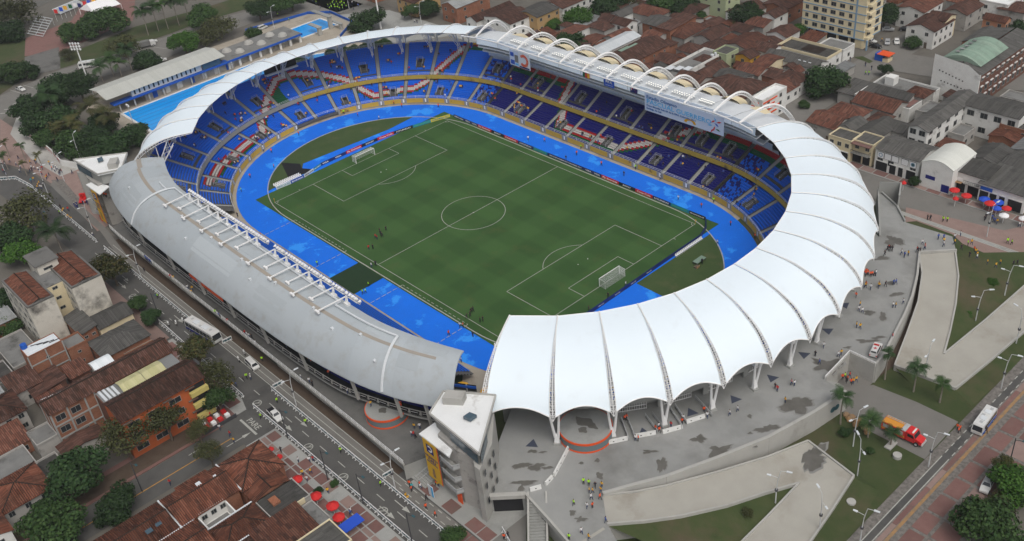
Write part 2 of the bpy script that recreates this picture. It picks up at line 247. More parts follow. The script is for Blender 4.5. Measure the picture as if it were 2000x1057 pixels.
# ---- mesh helpers
class MB:
 """collects polygons (verts, faces, material slot, uv) and builds one mesh object"""
 def __init__(s): s.v=[]; s.f=[]; s.m=[]; s.uv=[]
 def face(s, pts, mi=0, uv=None):
  b=len(s.v); s.v += [tuple(p) for p in pts]; s.f.append(tuple(range(b, b+len(pts)))); s.m.append(mi)
  s.uv.append(uv if uv else [(0,0)]*len(pts))
 def grid(s, rows, mi=0, closed=False):
  """rows: list of equal-length point lists, shared verts"""
  b=len(s.v); n=len(rows[0])
  for r in rows: s.v += [tuple(p) for p in r]
  for i in range(len(rows)-1):
   for j in range(n if closed else n-1):
    k=(j+1) % n
    s.f.append((b+i*n+j, b+i*n+k, b+(i+1)*n+k, b+(i+1)*n+j)); s.m.append(mi); s.uv.append([(0,0)]*4)
 def box(s, x0, y0, z0, x1, y1, z1, mi=0, bottom=False):
  p=[(x0, y0, z0),(x1, y0, z0),(x1, y1, z0),(x0, y1, z0),(x0, y0, z1),(x1, y0, z1),(x1, y1, z1),(x0, y1, z1)]
  s.hexa(p, mi, bottom)
 def hexa(s, p, mi=0, bottom=True):
  b=len(s.v); s.v += [tuple(q) for q in p]
  fs=[(4,5,6,7),(0,1,5,4),(1,2,6,5),(2,3,7,6),(3,0,4,7)]
  if bottom: fs.append((3,2,1,0))
  for f in fs: s.f.append(tuple(b+i for i in f)); s.m.append(mi); s.uv.append([(0,0)]*4)
 def beam(s, p, q, w, h=None, mi=0):
  """square bar from p to q"""
  h=h or w; p=Vector(p); q=Vector(q); d=q-p
  if d.length < 1e-6: return
  d.normalize(); a=d.cross(Vector((0,0,1)))
  if a.length < 0.05: a=Vector((1,0,0))
  a.normalize(); c=a.cross(d); a *= w/2; c *= h/2
  s.hexa([p-a-c, p+a-c, q+a-c, q-a-c, p-a+c, p+a+c, q+a+c, q-a+c], mi)
 def tube(s, pts, rad, n=6, mi=0, cap=True):
  rows=[]; k=len(pts); pts=[Vector(p) for p in pts]
  for i, p in enumerate(pts):
   d=(pts[min(i+1, k-1)]-pts[max(i-1,0)]).normalized()
   a=d.cross(Vector((0,0,1)))
   if a.length < 0.05: a=Vector((1,0,0))
   a.normalize(); c=a.cross(d); r=rad[i] if isinstance(rad, (list, tuple)) else rad
   rows.append([p+(a*math.cos(t)+c*math.sin(t))*r for t in [2*PI*j/n for j in range(n)]])
  s.grid(rows, mi, True)
  if cap: s.face(rows[-1], mi); s.face(rows[0][::-1], mi)
 def prism(s, poly, z0, z1, mi=0, mi_side=None, bottom=False):
  if area(poly) < 0: poly=poly[::-1]
  s.face([(x, y, z1) for x, y in poly], mi)
  if bottom: s.face([(x, y, z0) for x, y in poly[::-1]], mi)
  k=len(poly)
  for i in range(k):
   a, b=poly[i], poly[(i+1) % k]
   s.face([(a[0], a[1], z0),(b[0], b[1], z0),(b[0], b[1], z1),(a[0], a[1], z1)], mi if mi_side is None else mi_side)
 def cyl(s, x, y, z0, z1, r0, r1=None, n=12, mi=0, top=True):
  r1=r0 if r1 is None else r1
  c=[(math.cos(2*PI*i/n), math.sin(2*PI*i/n)) for i in range(n)]
  s.grid([[(x+r0*a, y+r0*b, z0) for a, b in c],[(x+r1*a, y+r1*b, z1) for a, b in c]], mi, True)
  if top: s.face([(x+r1*a, y+r1*b, z1) for a, b in c], mi)
 def build(s, name, mats, parent=None, smooth=False, origin=None, link=True):
  me=bpy.data.meshes.new(name)
  o=Vector(origin) if origin is not None else (parent_origin(parent) if parent else Vector((0,0,0)))
  me.from_pydata([(v[0]-o.x, v[1]-o.y, v[2]-o.z) for v in s.v],[], s.f)
  for mm in (mats if isinstance(mats, (list, tuple)) else [mats]): me.materials.append(M[mm] if isinstance(mm, str) else mm)
  me.polygons.foreach_set('material_index', s.m)
  if any(u[0] != u[1] for u in s.uv):
   l=me.uv_layers.new(name='UVMap'); l.data.foreach_set('uv', [c for f in s.uv for u in f for c in u])
  if smooth: me.polygons.foreach_set('use_smooth', [True]*len(me.polygons))
  me.update()
  if not link: return me
  ob=bpy.data.objects.new(name, me); COL.objects.link(ob)
  if parent: ob.parent=parent
  if origin is not None: ob.location=o
  return ob
def area(p): return sum(p[i][0]*p[(i+1) % len(p)][1]-p[(i+1) % len(p)][0]*p[i][1] for i in range(len(p)))/2
def parent_origin(o):
 t=Vector((0,0,0))
 while o: t += o.location; o=o.parent
 return t
def np_build(name, V, Q, mi, mats, parent=None):
 me=bpy.data.meshes.new(name); o=parent_origin(parent) if parent else Vector((0,0,0))
 V=np.asarray(V, dtype=np.float32)-np.array(o, dtype=np.float32)
 me.vertices.add(len(V)); me.vertices.foreach_set('co', V.ravel())
 k=Q.shape[1]; n=len(Q); me.loops.add(n*k); me.loops.foreach_set('vertex_index', Q.astype(np.int32).ravel())
 me.polygons.add(n); me.polygons.foreach_set('loop_start', np.arange(0, n*k, k, dtype=np.int32))
 for mm in mats: me.materials.append(M[mm])
 me.polygons.foreach_set('material_index', np.asarray(mi, dtype=np.int32)); me.update(calc_edges=True); me.validate()
 ob=bpy.data.objects.new(name, me); COL.objects.link(ob)
 if parent: ob.parent=parent
 return ob
def tag(o, label=None, cat=None, group=None, kind=None):
 if label: o['label']=label
 if cat: o['category']=cat
 if group: o['group']=group
 if kind: o['kind']=kind
 return o
def thing(name, label, cat, loc=(0,0,0), group=None, rz=0.0):
 o=bpy.data.objects.new(name, None); COL.objects.link(o); o.location=loc; o.rotation_euler=(0,0, rz); o.empty_display_size=0.5
 return tag(o, label, cat, group)
def place(src, loc, rz=0.0, label=None, group=None, scale=None, cat=None):
 """copy of a thing with copies of its parts and sub-parts"""
 def cp(o, par):
  c=o.copy(); COL.objects.link(c); c.parent=par
  for ch in list(o.children): cp(ch, c)
  return c
 r=cp(src, None); r.location=loc; r.rotation_euler=(0,0, rz)
 if scale: r.scale=(scale, scale, scale) if isinstance(scale, (int, float)) else scale
 return tag(r, label, cat, group)
def drop(src):
 for ch in list(src.children): drop(ch)
 bpy.data.objects.remove(src)
def structure(name, mb, mats, parent=None, label=None, smooth=False):
 o=mb.build(name, mats, parent, smooth); o['kind']='structure'
 if label: o['label']=label
 return o
def sheet(name, poly, z, mname, parent=None, th=None, label=None):
 mb=MB()
 if th: mb.prism(poly, z-th, z)
 else:
  if area(poly) < 0: poly=poly[::-1]
  mb.face([(x, y, z) for x, y in poly])
 return structure(name, mb, mname, parent, label)
def rect(x0, y0, x1, y1): return [(x0, y0),(x1, y0),(x1, y1),(x0, y1)]
def text_mesh(name, body, size, mname, origin, ux, uz, parent=None, align='CENTER', sx=1.0, depth=0.02, bold=0.0, shear=0.0):
 """flat lettering lying in the plane of ux (reading direction) and uz (up)"""
 cu=bpy.data.curves.new(name, 'FONT'); cu.body=body; cu.size=size; cu.align_x=align; cu.align_y='CENTER'
 cu.extrude=depth; cu.offset=bold; cu.shear=shear; cu.resolution_u=2; cu.materials.append(M[mname])
 tmp=bpy.data.objects.new(name, cu); me=bpy.data.meshes.new_from_object(tmp); bpy.data.objects.remove(tmp); me.name=name
 o=bpy.data.objects.new(name, me); COL.objects.link(o)
 if not me.materials: me.materials.append(M[mname])
 ux=Vector(ux).normalized(); uz=Vector(uz).normalized(); n=ux.cross(uz)
 mat4=Matrix((ux*sx, uz, n)).transposed().to_4x4(); mat4.translation=Vector(origin)-(parent_origin(parent) if parent else Vector((0,0,0)))
 if parent: o.parent=parent
 o.matrix_basis=mat4
 return o
# ==== ground, roads, pavements
sheet('ground', rect(-900,-700,700,900),-0.10, 'earth')
def oval(r, x=42.2, n=40):
 p=[(x+r*math.cos(t), r*math.sin(t)) for t in np.linspace(-PI/2, PI/2, n)]
 return p+[(-x+r*math.cos(t), r*math.sin(t)) for t in np.linspace(PI/2,3*PI/2, n)]
sheet('stadium_floor', oval(57),-0.05, 'path_beige')
sheet('running_track', oval(46.1),0.0, 'track')
mb=MB(); po=oval(36.6); pi_=oval(36.35)
for i in range(len(po)):
 j=(i+1) % len(po); mb.hexa([(*po[i],0),(*po[j],0),(*pi_[j],0),(*pi_[i],0),(*po[i],.12),(*po[j],.12),(*pi_[j],.12),(*pi_[i],.12)])
structure('track_kerb', mb, 'concrete_light')
arcN=[(-42.2+36.3*math.cos(t),36.3*math.sin(t)) for t in np.linspace(math.radians(128), math.radians(240),24)]
sheet('infield_turf', arcN, 0.02, 'dry_turf')
arcS=[(42.2+36.3*math.cos(t),36.3*math.sin(t)) for t in np.linspace(math.radians(5), math.radians(62),20)]+[(58.6,33),(58.6,3.2)]
sheet('infield_turf', arcS, 0.02, 'dry_turf')
sheet('runway', [(-66.8,-14.5),(-61.5,-18.5),(-59,28),(-62.8,27)],0.04, 'track')
sheet('rubber_mat', [(-73.4,-18.7),(-67.6,-15.2),(-64.4,-16.5),(-61.1,-14.8),(-60.5,-17.7),(-61.6,-23.1)],0.06, 'black')
sheet('pitch_turf', rect(-58.8,-37.0,57.4,37.9),0.05, 'pitch')
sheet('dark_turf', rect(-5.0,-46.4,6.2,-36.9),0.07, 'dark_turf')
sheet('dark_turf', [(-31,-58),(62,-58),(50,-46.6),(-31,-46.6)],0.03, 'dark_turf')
mb=MB(); W=0.075
def ln(x0, y0, x1, y1, w=W, z=0.06, dash=None):
 d=Vector((x1-x0, y1-y0)); n=d.length; d.normalize(); q=Vector((-d.y, d.x))*w
 segs=[(0, n)] if not dash else [(t, min(t+dash[0], n)) for t in np.arange(0, n, dash[0]+dash[1])]
 for a, b in segs:
  p0=Vector((x0, y0))+d*a; p1=Vector((x0, y0))+d*b
  mb.face([(p0.x-q.x, p0.y-q.y, z),(p1.x-q.x, p1.y-q.y, z),(p1.x+q.x, p1.y+q.y, z),(p0.x+q.x, p0.y+q.y, z)])
def arcl(cx, cy, r, a0, a1, n=48, w=W, z=0.06):
 for i in range(n):
  t0, t1=a0+(a1-a0)*i/n, a0+(a1-a0)*(i+1)/n
  mb.face([(cx+(r-w)*math.cos(t0), cy+(r-w)*math.sin(t0), z),(cx+(r+w)*math.cos(t0), cy+(r+w)*math.sin(t0), z),
     (cx+(r+w)*math.cos(t1), cy+(r+w)*math.sin(t1), z),(cx+(r-w)*math.cos(t1), cy+(r-w)*math.sin(t1), z)])
for s in (-1,1):
 ln(-52.5,34*s, 52.5,34*s); ln(52.5*s, -34,52.5*s, 34)
 ln(36*s, -20.16,36*s, 20.16); ln(36*s, 20.16,52.5*s, 20.16); ln(36*s, -20.16,52.5*s, -20.16)
 ln(47*s, -9.16,47*s, 9.16); ln(47*s, 9.16,52.5*s, 9.16); ln(47*s, -9.16,52.5*s, -9.16)
 a=math.acos(5.5/9.15); arcl(41.5*s, 0,9.15, PI-a if s > 0 else -a, PI+a if s > 0 else a, 24)
 mb.face([(41.5*s+.2*math.cos(t),.2*math.sin(t),.062) for t in np.linspace(0,2*PI, 8, endpoint=False)])
 for k in (-1,1):
  a0={(1,1): PI, (1,-1): PI/2,(-1,1): -PI/2,(-1,-1): 0}[(s, k)]; arcl(52.5*s, 34*k, 1, a0, a0+PI/2,6)
  ln(52.5*s, 24.85*k, 53.3*s, 24.85*k)
ln(0,-34,0,34); arcl(0,0,9.15,0,2*PI, 64)
mb.face([(.25*math.cos(t),.25*math.sin(t),.065) for t in np.linspace(0,2*PI, 8, endpoint=False)])
for x0, x1 in ((-38.5,-12.5),(12.8,38.8)):
 ln(x0,-35.6, x1,-35.6,.07,.07,(1.0,.7))
 for x in (x0, x1): ln(x, -46, x, -35.6,.09,.075,(1.3,.5))
structure('pitch_lines', mb, 'road_marking')
# ---- west avenue
sheet('avenue', [(-153.3,-81.3),(-138.1,-76.4),(-120.4,-75.6),(-102.2,-75.5),(-75.7,-76.9)]+[(-60,-76),(140,-76),(140,-95),(-40,-95)]+[(-49.6,-88.2),(-72.9,-87.8),(-108.7,-87.6),(-131.0,-89.2)],-0.02, 'asphalt')
sheet('busway', [(-125.8,-73.4),(-105.5,-74.1),(-80.5,-75.3)]+[(-60,-78.0),(140,-78.0),(140,-80.6),(-60,-80.2)]+[(-80.6,-77.2),(-103.2,-76.7),(-123.2,-75.6)],0.012, 'asphalt_light')
sheet('planting_strip', rect(-72,-77.9,66,-74.5),0.005, 'soil')
mb=MB()
for y in (-78.05,-79.4,-80.6): ln(-70, y, 69, y, .09,.02)
for y in (-84.1,): ln(-35, y, 140, y, .09,.02,(2.6,4.2))
ln(-20,-84.1,-60,-84.1,.09,.02,(2.6,4.2))
for y in (-78.4,-79.9): ln(69, y, 120, y, .1,.02,(1.3,1.3))
def arrow(x, y, dx=1, s=1.0):
 mb.face([(x, y-.1*s, .022),(x+dx*3*s, y-.1*s, .022),(x+dx*3*s, y+.1*s, .022),(x, y+.1*s, .022)])
 mb.face([(x+dx*3*s, y-.55*s, .022),(x+dx*5*s, y, .022),(x+dx*3*s, y+.55*s, .022)])
for x in (-23,34.5,71): arrow(x, -82.6)
for x in (33,70,-50): arrow(x, -85.6)
for x in (-70,-64,-58,-52): arrow(x, -83.5,1,.8)
for px in ((0.0,-120.2),(-2,-121)): pass
structure('lane_marking', mb, 'road_marking')
mb=MB()
for x in (-40,-22,1.0,24.0,45.0,58.0,71.5): arcl(x, -86.0,1.0,0,2*PI, 20,.1,.02); ln(x-.7,-86.7, x+.7,-85.3,.1,.02); ln(x, -86, x, -85,.1,.02)
structure('lane_marking', mb, 'road_marking')
t=text_mesh('road_lettering', 'PARE', 2.0, 'road_marking', (29.5,-90.2,0.03),(1,0,0),(0,1,0), depth=0.005, bold=0.02); tag(t, kind='structure')
# ---- cross street going to the lower left
sheet('side_street', rect(25.0,-190,33.5,-87.6),-0.01, 'asphalt')
mb=MB(); ln(29.8,-190,29.8,-96,.12,.02); structure('lane_marking', mb, 'yellow_paint')
mb=MB(); arrow_y=-99
mb.face([(27.3,-105,.02),(27.5,-105,.02),(27.5,-101,.02),(27.3,-101,.02)]); mb.face([(26.9,-101,.02),(27.9,-101,.02),(27.4,-99,.02)])
mb.face([(31.3,-98,.02),(31.5,-98,.02),(31.5,-94,.02),(31.3,-94,.02)]); mb.face([(30.9,-94,.02),(31.9,-94,.02),(31.4,-92,.02)])
ln(26,-91.5,33,-91.5,.25,.02); structure('lane_marking', mb, 'road_marking')
def panels(name, xs, ys, gap, mats, parent, z=0.1, skip=()):
 cache={}
 for i in range(len(xs)-1):
  for j in range(len(ys)-1):
   if (i, j) in skip: continue
   w, d=round(xs[i+1]-xs[i]-gap, 2), round(ys[j+1]-ys[j]-gap, 2); mn=mats[(i*3+j*5+(i*j) % 3) % len(mats)]; k=(w, d, mn)
   if k not in cache:
    q=MB(); q.box(-w/2,-d/2,-.03, w/2, d/2,.02); cache[k]=q.build('paving_panel', mn, link=False)
   o=bpy.data.objects.new('paving_panel', cache[k]); COL.objects.link(o); o.parent=parent
   o.location=((xs[i]+xs[i+1])/2,(ys[j]+ys[j+1])/2, z)
pv=sheet('pavement', rect(34.5,-95,140,-87.6),0.10, 'concrete', th=0.16)
panels('w', list(np.arange(35,96,3.1)),[-94.6,-91.9,-90.6,-88.0],.3,['brick_red', 'brick_pink', 'brick_red', 'concrete'], pv)
pv=sheet('pavement', [(-14,-95),(24,-95),(24,-88.8),(20,-87.6),(-14,-87.6)],0.10, 'concrete', th=0.16)
panels('w', list(np.arange(-13,22,3.4)),[-94.6,-91.4,-88.2],.3,['brick_red', 'brick_pink', 'brick_red'], pv)
sheet('pavement', [(-75,-95),(-15,-95),(-15,-88),(-70,-88)],0.10, 'brick_pink', th=0.16)
sheet('pavement', rect(18,-150,24.8,-95.2),0.10, 'brick_red', th=0.16)
sheet('soil_verge', rect(19.5,-150,24,-100),0.12, 'soil')
pv=sheet('pavement', rect(69.5,-77.7,93,-66),0.04, 'concrete', th=0.1)
panels('w', [72.2,75.5,79,82.5,86,89.5,92.8],[-77.5,-74.6],.25,['brick_red', 'concrete', 'brick_red', 'brick_red'], pv, .04, skip=((1,0),))
panels('w', [86,89.2,93.5,98],[-81.8,-77.9],.25,['brick_red'], pv, .04)
# ---- north west plaza
sheet('plaza', [(-193.2,-67.1),(-171.5,-66.5),(-126.4,-63.5),(-117.4,-67.0),(-82.1,-74.0),(-81.4,-77.8),(-122.2,-74.8),(-139.7,-75.8),(-154.9,-80.7)],0.001, 'brick_pink')
sheet('plaza_path', [(-194.8,-59.1),(-170.3,-65.6),(-126.4,-63.5),(-126.4,-70.9),(-148.7,-72.4),(-175.7,-69.6)],0.02, 'concrete_light')
sheet('plaza_path', [(-126.5,-74.0),(-124.0,-71.2),(-103.1,-73.4),(-102.2,-75.5)],0.03, 'stone_paving')
# ---- north road, park and pool surrounds
sheet('north_road', [(-208.1,-84.9),(-216.2,-58.9),(-221.8,-31.7),(-217.6,-14.1),(-217.4,16.3),(-218.2,29.9),(-213.0,55.4),(-206.6,84.3),(-190.8,102.1),(-173.6,89.5),(-176.3,69.4),(-195.5,60.7),(-198.2,46.6),(-198.0,19.0),(-192.7,-2.1),(-199.2,-29.3),(-202.9,-56.7),(-189.4,-68.5),(-182.0,-92.9)],-0.02, 'asphalt_light')
mb=MB()
for a in [(-218.4,-54.1),(-219.1,-48.7),(-220.4,-43.0),(-221.1,-37.4),(-213.5,-35.1),(-214.8,-28.0),(-213.9,-21.8)]: ln(a[0], a[1], a[0]+7, a[1]+1.5,.12,.02)
for a in [(-198.2,-65.3),(-200.7,-62.9),(-201.9,-60.5),(-202.9,-58.4)]: ln(a[0], a[1], a[0]+5, a[1]+5,.3,.02)
for a in [(-211.9,-2.4),(-210.4,3.9),(-210.1,10.9),(-209.0,16.3)]: ln(a[0], a[1], a[0]+7, a[1]+2.5,.12,.02)
structure('lane_marking', mb, 'road_marking')
sheet('park_lawn', [(-222.8,-31.7),(-235.7,-26.5),(-241.9,10.7),(-236.2,42.1),(-233.1,84.4),(-205.3,89.2),(-216.1,57.3),(-220.1,30.9),(-219.1,17.2),(-219.9,-13.1)],0.0, 'lawn')
sheet('park_path', [(-273.9,-27.0),(-277.9,-3.9),(-328.2,30.6),(-324.3,51.3),(-250.8,13.7),(-241.6,-25.9),(-251.4,-35.9)],0.008, 'brick_red')
sheet('park_path', [(-250.1,-36.4),(-248.6,-21.9),(-222.8,-31.7),(-227.1,-44.6)],0.02, 'concrete_dark')
sheet('park_lawn', [(-314.5,-43.0),(-297.5,-20.5),(-256.2,-32.5),(-227.1,-44.6),(-217.3,-58.5),(-216.3,-74.7)],0.0, 'lawn')
sheet('pond', [(-311.8,-10.2),(-320.1,11.0),(-343.2,40.0),(-393.8,9.7),(-331.6,-22.9)],0.014, 'wet')
sheet('pool_deck', [(-190,-42),(-130,-42),(-97,-16),(-97,30),(-118,62),(-150,74),(-186,72)],-0.03, 'path_beige')
sheet('forecourt', [(-174.3,70.8),(-157.5,88.8),(-111.2,90.1),(-94.5,105.6),(-59.0,101.5),(-75.0,84.7),(-111.3,84.8),(-124.5,66.4)],0.0, 'concrete')
sheet('east_street', rect(-230,74,300,87),-0.02, 'asphalt_light')
sheet('cross_street', rect(29,80,41,330),0.004, 'asphalt_light')
sheet('cross_street', [(41,150),(41,166),(75,172),(130,200),(132,190),(80,158)],0.02, 'asphalt_light')
sheet('street_verge', [(26.7,153.2),(28.6,155.6),(33.7,153.7),(33.6,151.5)],0.03, 'lawn')
sheet('street_verge', [(30.5,163.9),(32.8,165.0),(36.9,161.2),(36.4,159.8)],0.03, 'lawn')
pv=sheet('pavement', rect(48,85.4,140,88.5),0.10, 'concrete', th=0.16)
panels('w', list(np.arange(66,130,4.0)),[85.6,88.4],.3,['brick_red', 'brick_pink'], pv)
mb=MB()
for y in (72.6,71.2): ln(70, y, 190, y, .09,.02)
ln(80,71.9,190,71.9,.12,.025,(1.5,1.5)); structure('lane_marking', mb, 'road_marking')
sheet('bike_lane', rect(66,71.2,200,72.6),0.012, 'concrete')
sheet('plaza', [(94.0,68.3),(96.0,70.6),(105.9,70.3),(109.9,67.9),(120.8,66.8),(129.9,60.4),(134.2,64.0),(122.0,91.9),(114.6,79.7),(94.5,75.9),(90.5,75.1)],0.006, 'brick_pink')
sheet('court', [(80.3,146.0),(84.4,153.4),(92.2,149.2),(87.9,140.4)],0.05, 'track')
mb=MB(); c=[(81.4,145.4),(84.7,151.8),(91.0,148.4),(87.4,141.8)]
for i in range(4): ln(*c[i], *c[(i+1) % 4],.12,.07)
arcl((c[0][0]+c[2][0])/2,(c[0][1]+c[2][1])/2,2,0,2*PI, 16,.12,.07); structure('court_lines', mb, 'white_paint')
sheet('court_apron', [(80.0,144.9),(83.0,140.4),(89.1,137.9),(94.4,147.8),(91.8,153.4),(84.0,155.4)],0.02, 'brick_red')
# ---- south east lawns, ramps, podium
sheet('south_lawn', rect(60,-74,140.2,72),-0.04, 'lawn')
sheet('access_road', [(120.6,-4.1),(118.7,2.8),(121.6,7.0),(130.9,8.0),(139.9,8.0),(140.2,-5.7),(127.5,-5.7)],0.01, 'asphalt_light')
sheet('soil_verge', [(100.5,-54.2),(107.5,-43.8),(116.1,-22.5),(118.8,-8.7),(120.1,-11.1),(117.7,-24.8),(112.9,-34.8),(107.6,-43.9),(104.4,-49.3)],0.004, 'soil')
sheet('soil_verge', [(121.0,8.0),(121.6,15.2),(117.9,27.3),(114.1,39.3),(105.4,57.1),(104.3,56.2),(112.5,39.3),(117.5,22.2),(119.5,11.8)],0.004, 'soil')
pv=sheet('pavement', rect(140.3,-120,158,150),0.06, 'stone_paving', th=0.16)
sheet('bike_lane', rect(142.2,-120,143.6,150),0.075, 'asphalt', pv)
mb=MB()
for x in (142.2,143.6): ln(x, -120, x, -4,.1,.09)
for x in (142.2,143.6): ln(x, -4, x, 150,.1,.09,(1.2,1.2))
structure('lane_marking', mb, 'road_marking')
sheet('tactile_strip', rect(145.0,-120,145.6,150),0.09, 'tactile', pv)
panels('e', [143.9,144.9], list(np.arange(-60,70,6.0)),.1,['brick_red', 'brick_pink', 'brick_red'], pv, .07)
panels('e', [146.5,150.2,154.8], list(np.arange(-62,70,5.6)),.7,['brick_red', 'brick_pink', 'brick_red', 'brick_pink', 'brick_red'], pv, .07)
panels('e', [145.7,146.6], list(np.arange(-62,70,5.6)),.15,['stone_paving'], pv, .055)
PZ=4.4
pod=[(79.4,-62.7),(87.5,-71.6),(92.3,-66.7),(100.8,-68.3),(110.7,-70.4),(116.6,-65.0),(108.8,-61.7),(103.5,-57.1),(106.4,-51.4),(109.4,-46.0),(113.5,-35.7),(117.4,-24.7),(120.0,-12.6),(121.2,-3.4),(115.8,-2.6),(115.0,7.8),(121.2,7.7),(120.5,12.5),(118.8,19.3),(117.0,26.4),(114.7,33.9),(111.3,42.3),(107.0,51.1),(113.1,57.2),(109.2,62.8),(97.1,61.8),(92.0,67.0),(83.8,71.7)]
pod=pod+[(96,52),(82,58)]
inner=[(42.2+50*math.cos(t),50*math.sin(t)) for t in np.linspace(math.radians(50), math.radians(-60),16)]
pod_o=sheet('podium', pod+inner, PZ, 'podium_concrete', th=PZ+.05, label='raised grey concrete podium round the south end of the stadium')
def strip(name, A, B, mname, parent=None, th=0.35):
 """ramp slab: two 3-d edges joined by quads, with thickness"""
 mb=MB(); lo=lambda p: (p[0], p[1], p[2]-th)
 for i in range(len(A)-1):
  mb.hexa([lo(A[i]), lo(A[i+1]), lo(B[i+1]), lo(B[i]), A[i], A[i+1], B[i+1], B[i]])
 return structure(name, mb, mname, parent)
def kerbwall(name, P, h, w, mname, down=None, parent=None):
 mb=MB()
 for i in range(len(P)-1):
  p, q=Vector(P[i]), Vector(P[i+1]); d=(q-p); d.z=0; d.normalize(); n=Vector((-d.y, d.x, 0))*w/2
  def lo(v): return Vector((v.x, v.y, down)) if down is not None else v-Vector((0,0,.3))
  up=Vector((0,0, h))
  mb.hexa([lo(p)-n, lo(q)-n, lo(q)+n, lo(p)+n, p-n+up, q-n+up, q+n+up, p+n+up])
 return structure(name, mb, mname, parent)
bA=[(103.5,-57.1,4.4),(107.1,-52.2,3.9),(110.0,-46.7,3.3),(114.5,-37.0,2.6),(118.8,-26.5,1.8),(121.7,-17.2,1.2)]
bB=[(108.8,-61.7,4.4),(113.2,-56.1,3.9),(116.8,-50.5,3.3),(121.0,-42.4,2.6),(123.9,-34.5,1.8),(126.8,-27.8,1.2)]
strip('ramp', bA, bB, 'ramp_concrete'); bL=[(133.3,-19.5,1.2)]
strip('ramp', [bA[-1], bL[0]],[bB[-1], bB[-1]], 'ramp_concrete')
bC=[(133.3,-19.5,1.2),(134.8,-29.1,0.8),(135.9,-37.6,0.5),(137.0,-45.2,0.2)]; bD=[(126.8,-27.8,1.2),(127.1,-38.1,0.8),(127.1,-46.1,0.5),(127.0,-54.5,0.2)]
strip('ramp', bC, bD, 'ramp_concrete')
kerbwall('ramp_parapet', bA+bL+bC[1:],.35,.35, 'concrete_light', -0.05); kerbwall('ramp_parapet', bB+bD[1:],.3,.35, 'concrete_light', -0.05)
aA=[(107.1,50.9,4.4),(111.3,44.8,3.8),(115.6,35.4,2.9),(119.0,24.9,2.0),(122.3,14.1,1.2)]
aB=[(112.9,57.1,4.4),(118.0,49.0,3.8),(122.3,39.8,2.9),(125.5,31.6,2.0),(128.1,24.1,1.2)]
strip('ramp', aA, aB, 'ramp_concrete'); aL=[(135.2,15.5,1.2)]
strip('ramp', [aA[-1], aL[0]],[aB[-1], aB[-1]], 'ramp_concrete')
aC=[(135.2,15.5,1.2),(136.1,28.9,0.9),(136.8,42.8,0.6),(137.7,63.8,0.2)]; aD=[(128.1,24.1,1.2),(128.9,41.2,0.9),(129.3,58.9,0.6),(129.8,79.4,0.2)]
strip('ramp', aC, aD, 'ramp_concrete')
kerbwall('ramp_parapet', aA+aL+aC[1:],.3,.35, 'concrete_light', -0.05); kerbwall('ramp_parapet', aB+aD[1:],.3,.35, 'concrete_light', -0.05)
lo=lambda p, d=.35: (p[0], p[1], max(p[2]-d, .05))
for P, Q in ((bB, bD),(aB, aD)):
 mb=MB(); R1=[lo(p) for p in P[::-1]]; n_=len(R1); R2=[lo(Vector(Q[0]).lerp(Vector(Q[-1]), k/(n_-1))) for k in range(n_)]
 mb.grid([R1, R2]); structure('grass_bank', mb, 'lawn')
mb=MB(); R1=[lo(p) for p in [bA[-1]]+bL+bC[1:]]; mb.grid([R1,[(p[0]+5, p[1]+1,-.06) for p in R1]]); structure('grass_bank', mb, 'lawn')
mb=MB(); R1=[lo(p) for p in [aA[-1]]+aL+aC[1:]]; mb.grid([R1,[(p[0]+4.5, p[1]-1.5,-.06) for p in R1]]); structure('grass_bank', mb, 'lawn')
def z3(P, z): return [(x, y, z) for x, y in P]
kerbwall('podium_parapet', z3(pod[7:14], PZ),.75,.7, 'concrete_light', 0)
kerbwall('podium_parapet', z3(pod[14:24], PZ),.75,.5, 'concrete_light', 0)
kerbwall('podium_parapet', z3(pod[1:5], PZ),.45,.45, 'concrete_light', PZ-.9)
kerbwall('podium_parapet', z3(pod[25:29], PZ),.6,.4, 'concrete', 0)
mb=MB(); a, b_=Vector((*pod[12],0)), Vector((*pod[13],0)); d=(b_-a).normalized(); n=Vector((d.y, -d.x, 0))
for t in (.55,.68):
 c=a+(b_-a)*t+n*.37+Vector((0,0,2.6)); u=Vector((0,0,1))
 mb.face([c+(d*math.cos(k)+u*math.sin(k))*.75 for k in np.linspace(0,2*PI, 14, endpoint=False)])
structure('porthole', mb, 'teal_panel', None)
def stain(c, rx, ry, z, rot=0.0, seed=0):
 r_=random.Random(seed); k=[r_.uniform(.35,1.3) for _ in range(9)]; pts=[]
 for i in range(36):
  t=2*PI*i/36; a=i/4.0; f=k[int(a) % 9]*(1-a % 1)+k[(int(a)+1) % 9]*(a % 1); f *= r_.uniform(.84,1.16)
  x, y=rx*f*math.cos(t), ry*f*math.sin(t); pts.append((c[0]+x*math.cos(rot)-y*math.sin(rot), c[1]+x*math.sin(rot)+y*math.cos(rot)))
 cx, cy=c[0], c[1]; sheet('wet_stain', [(cx+(x-cx)*1.14+.12, cy+(y-cy)*1.14) for x, y in pts], z-.008, 'damp'); o=sheet('wet_stain', pts, z, 'wet'); return o
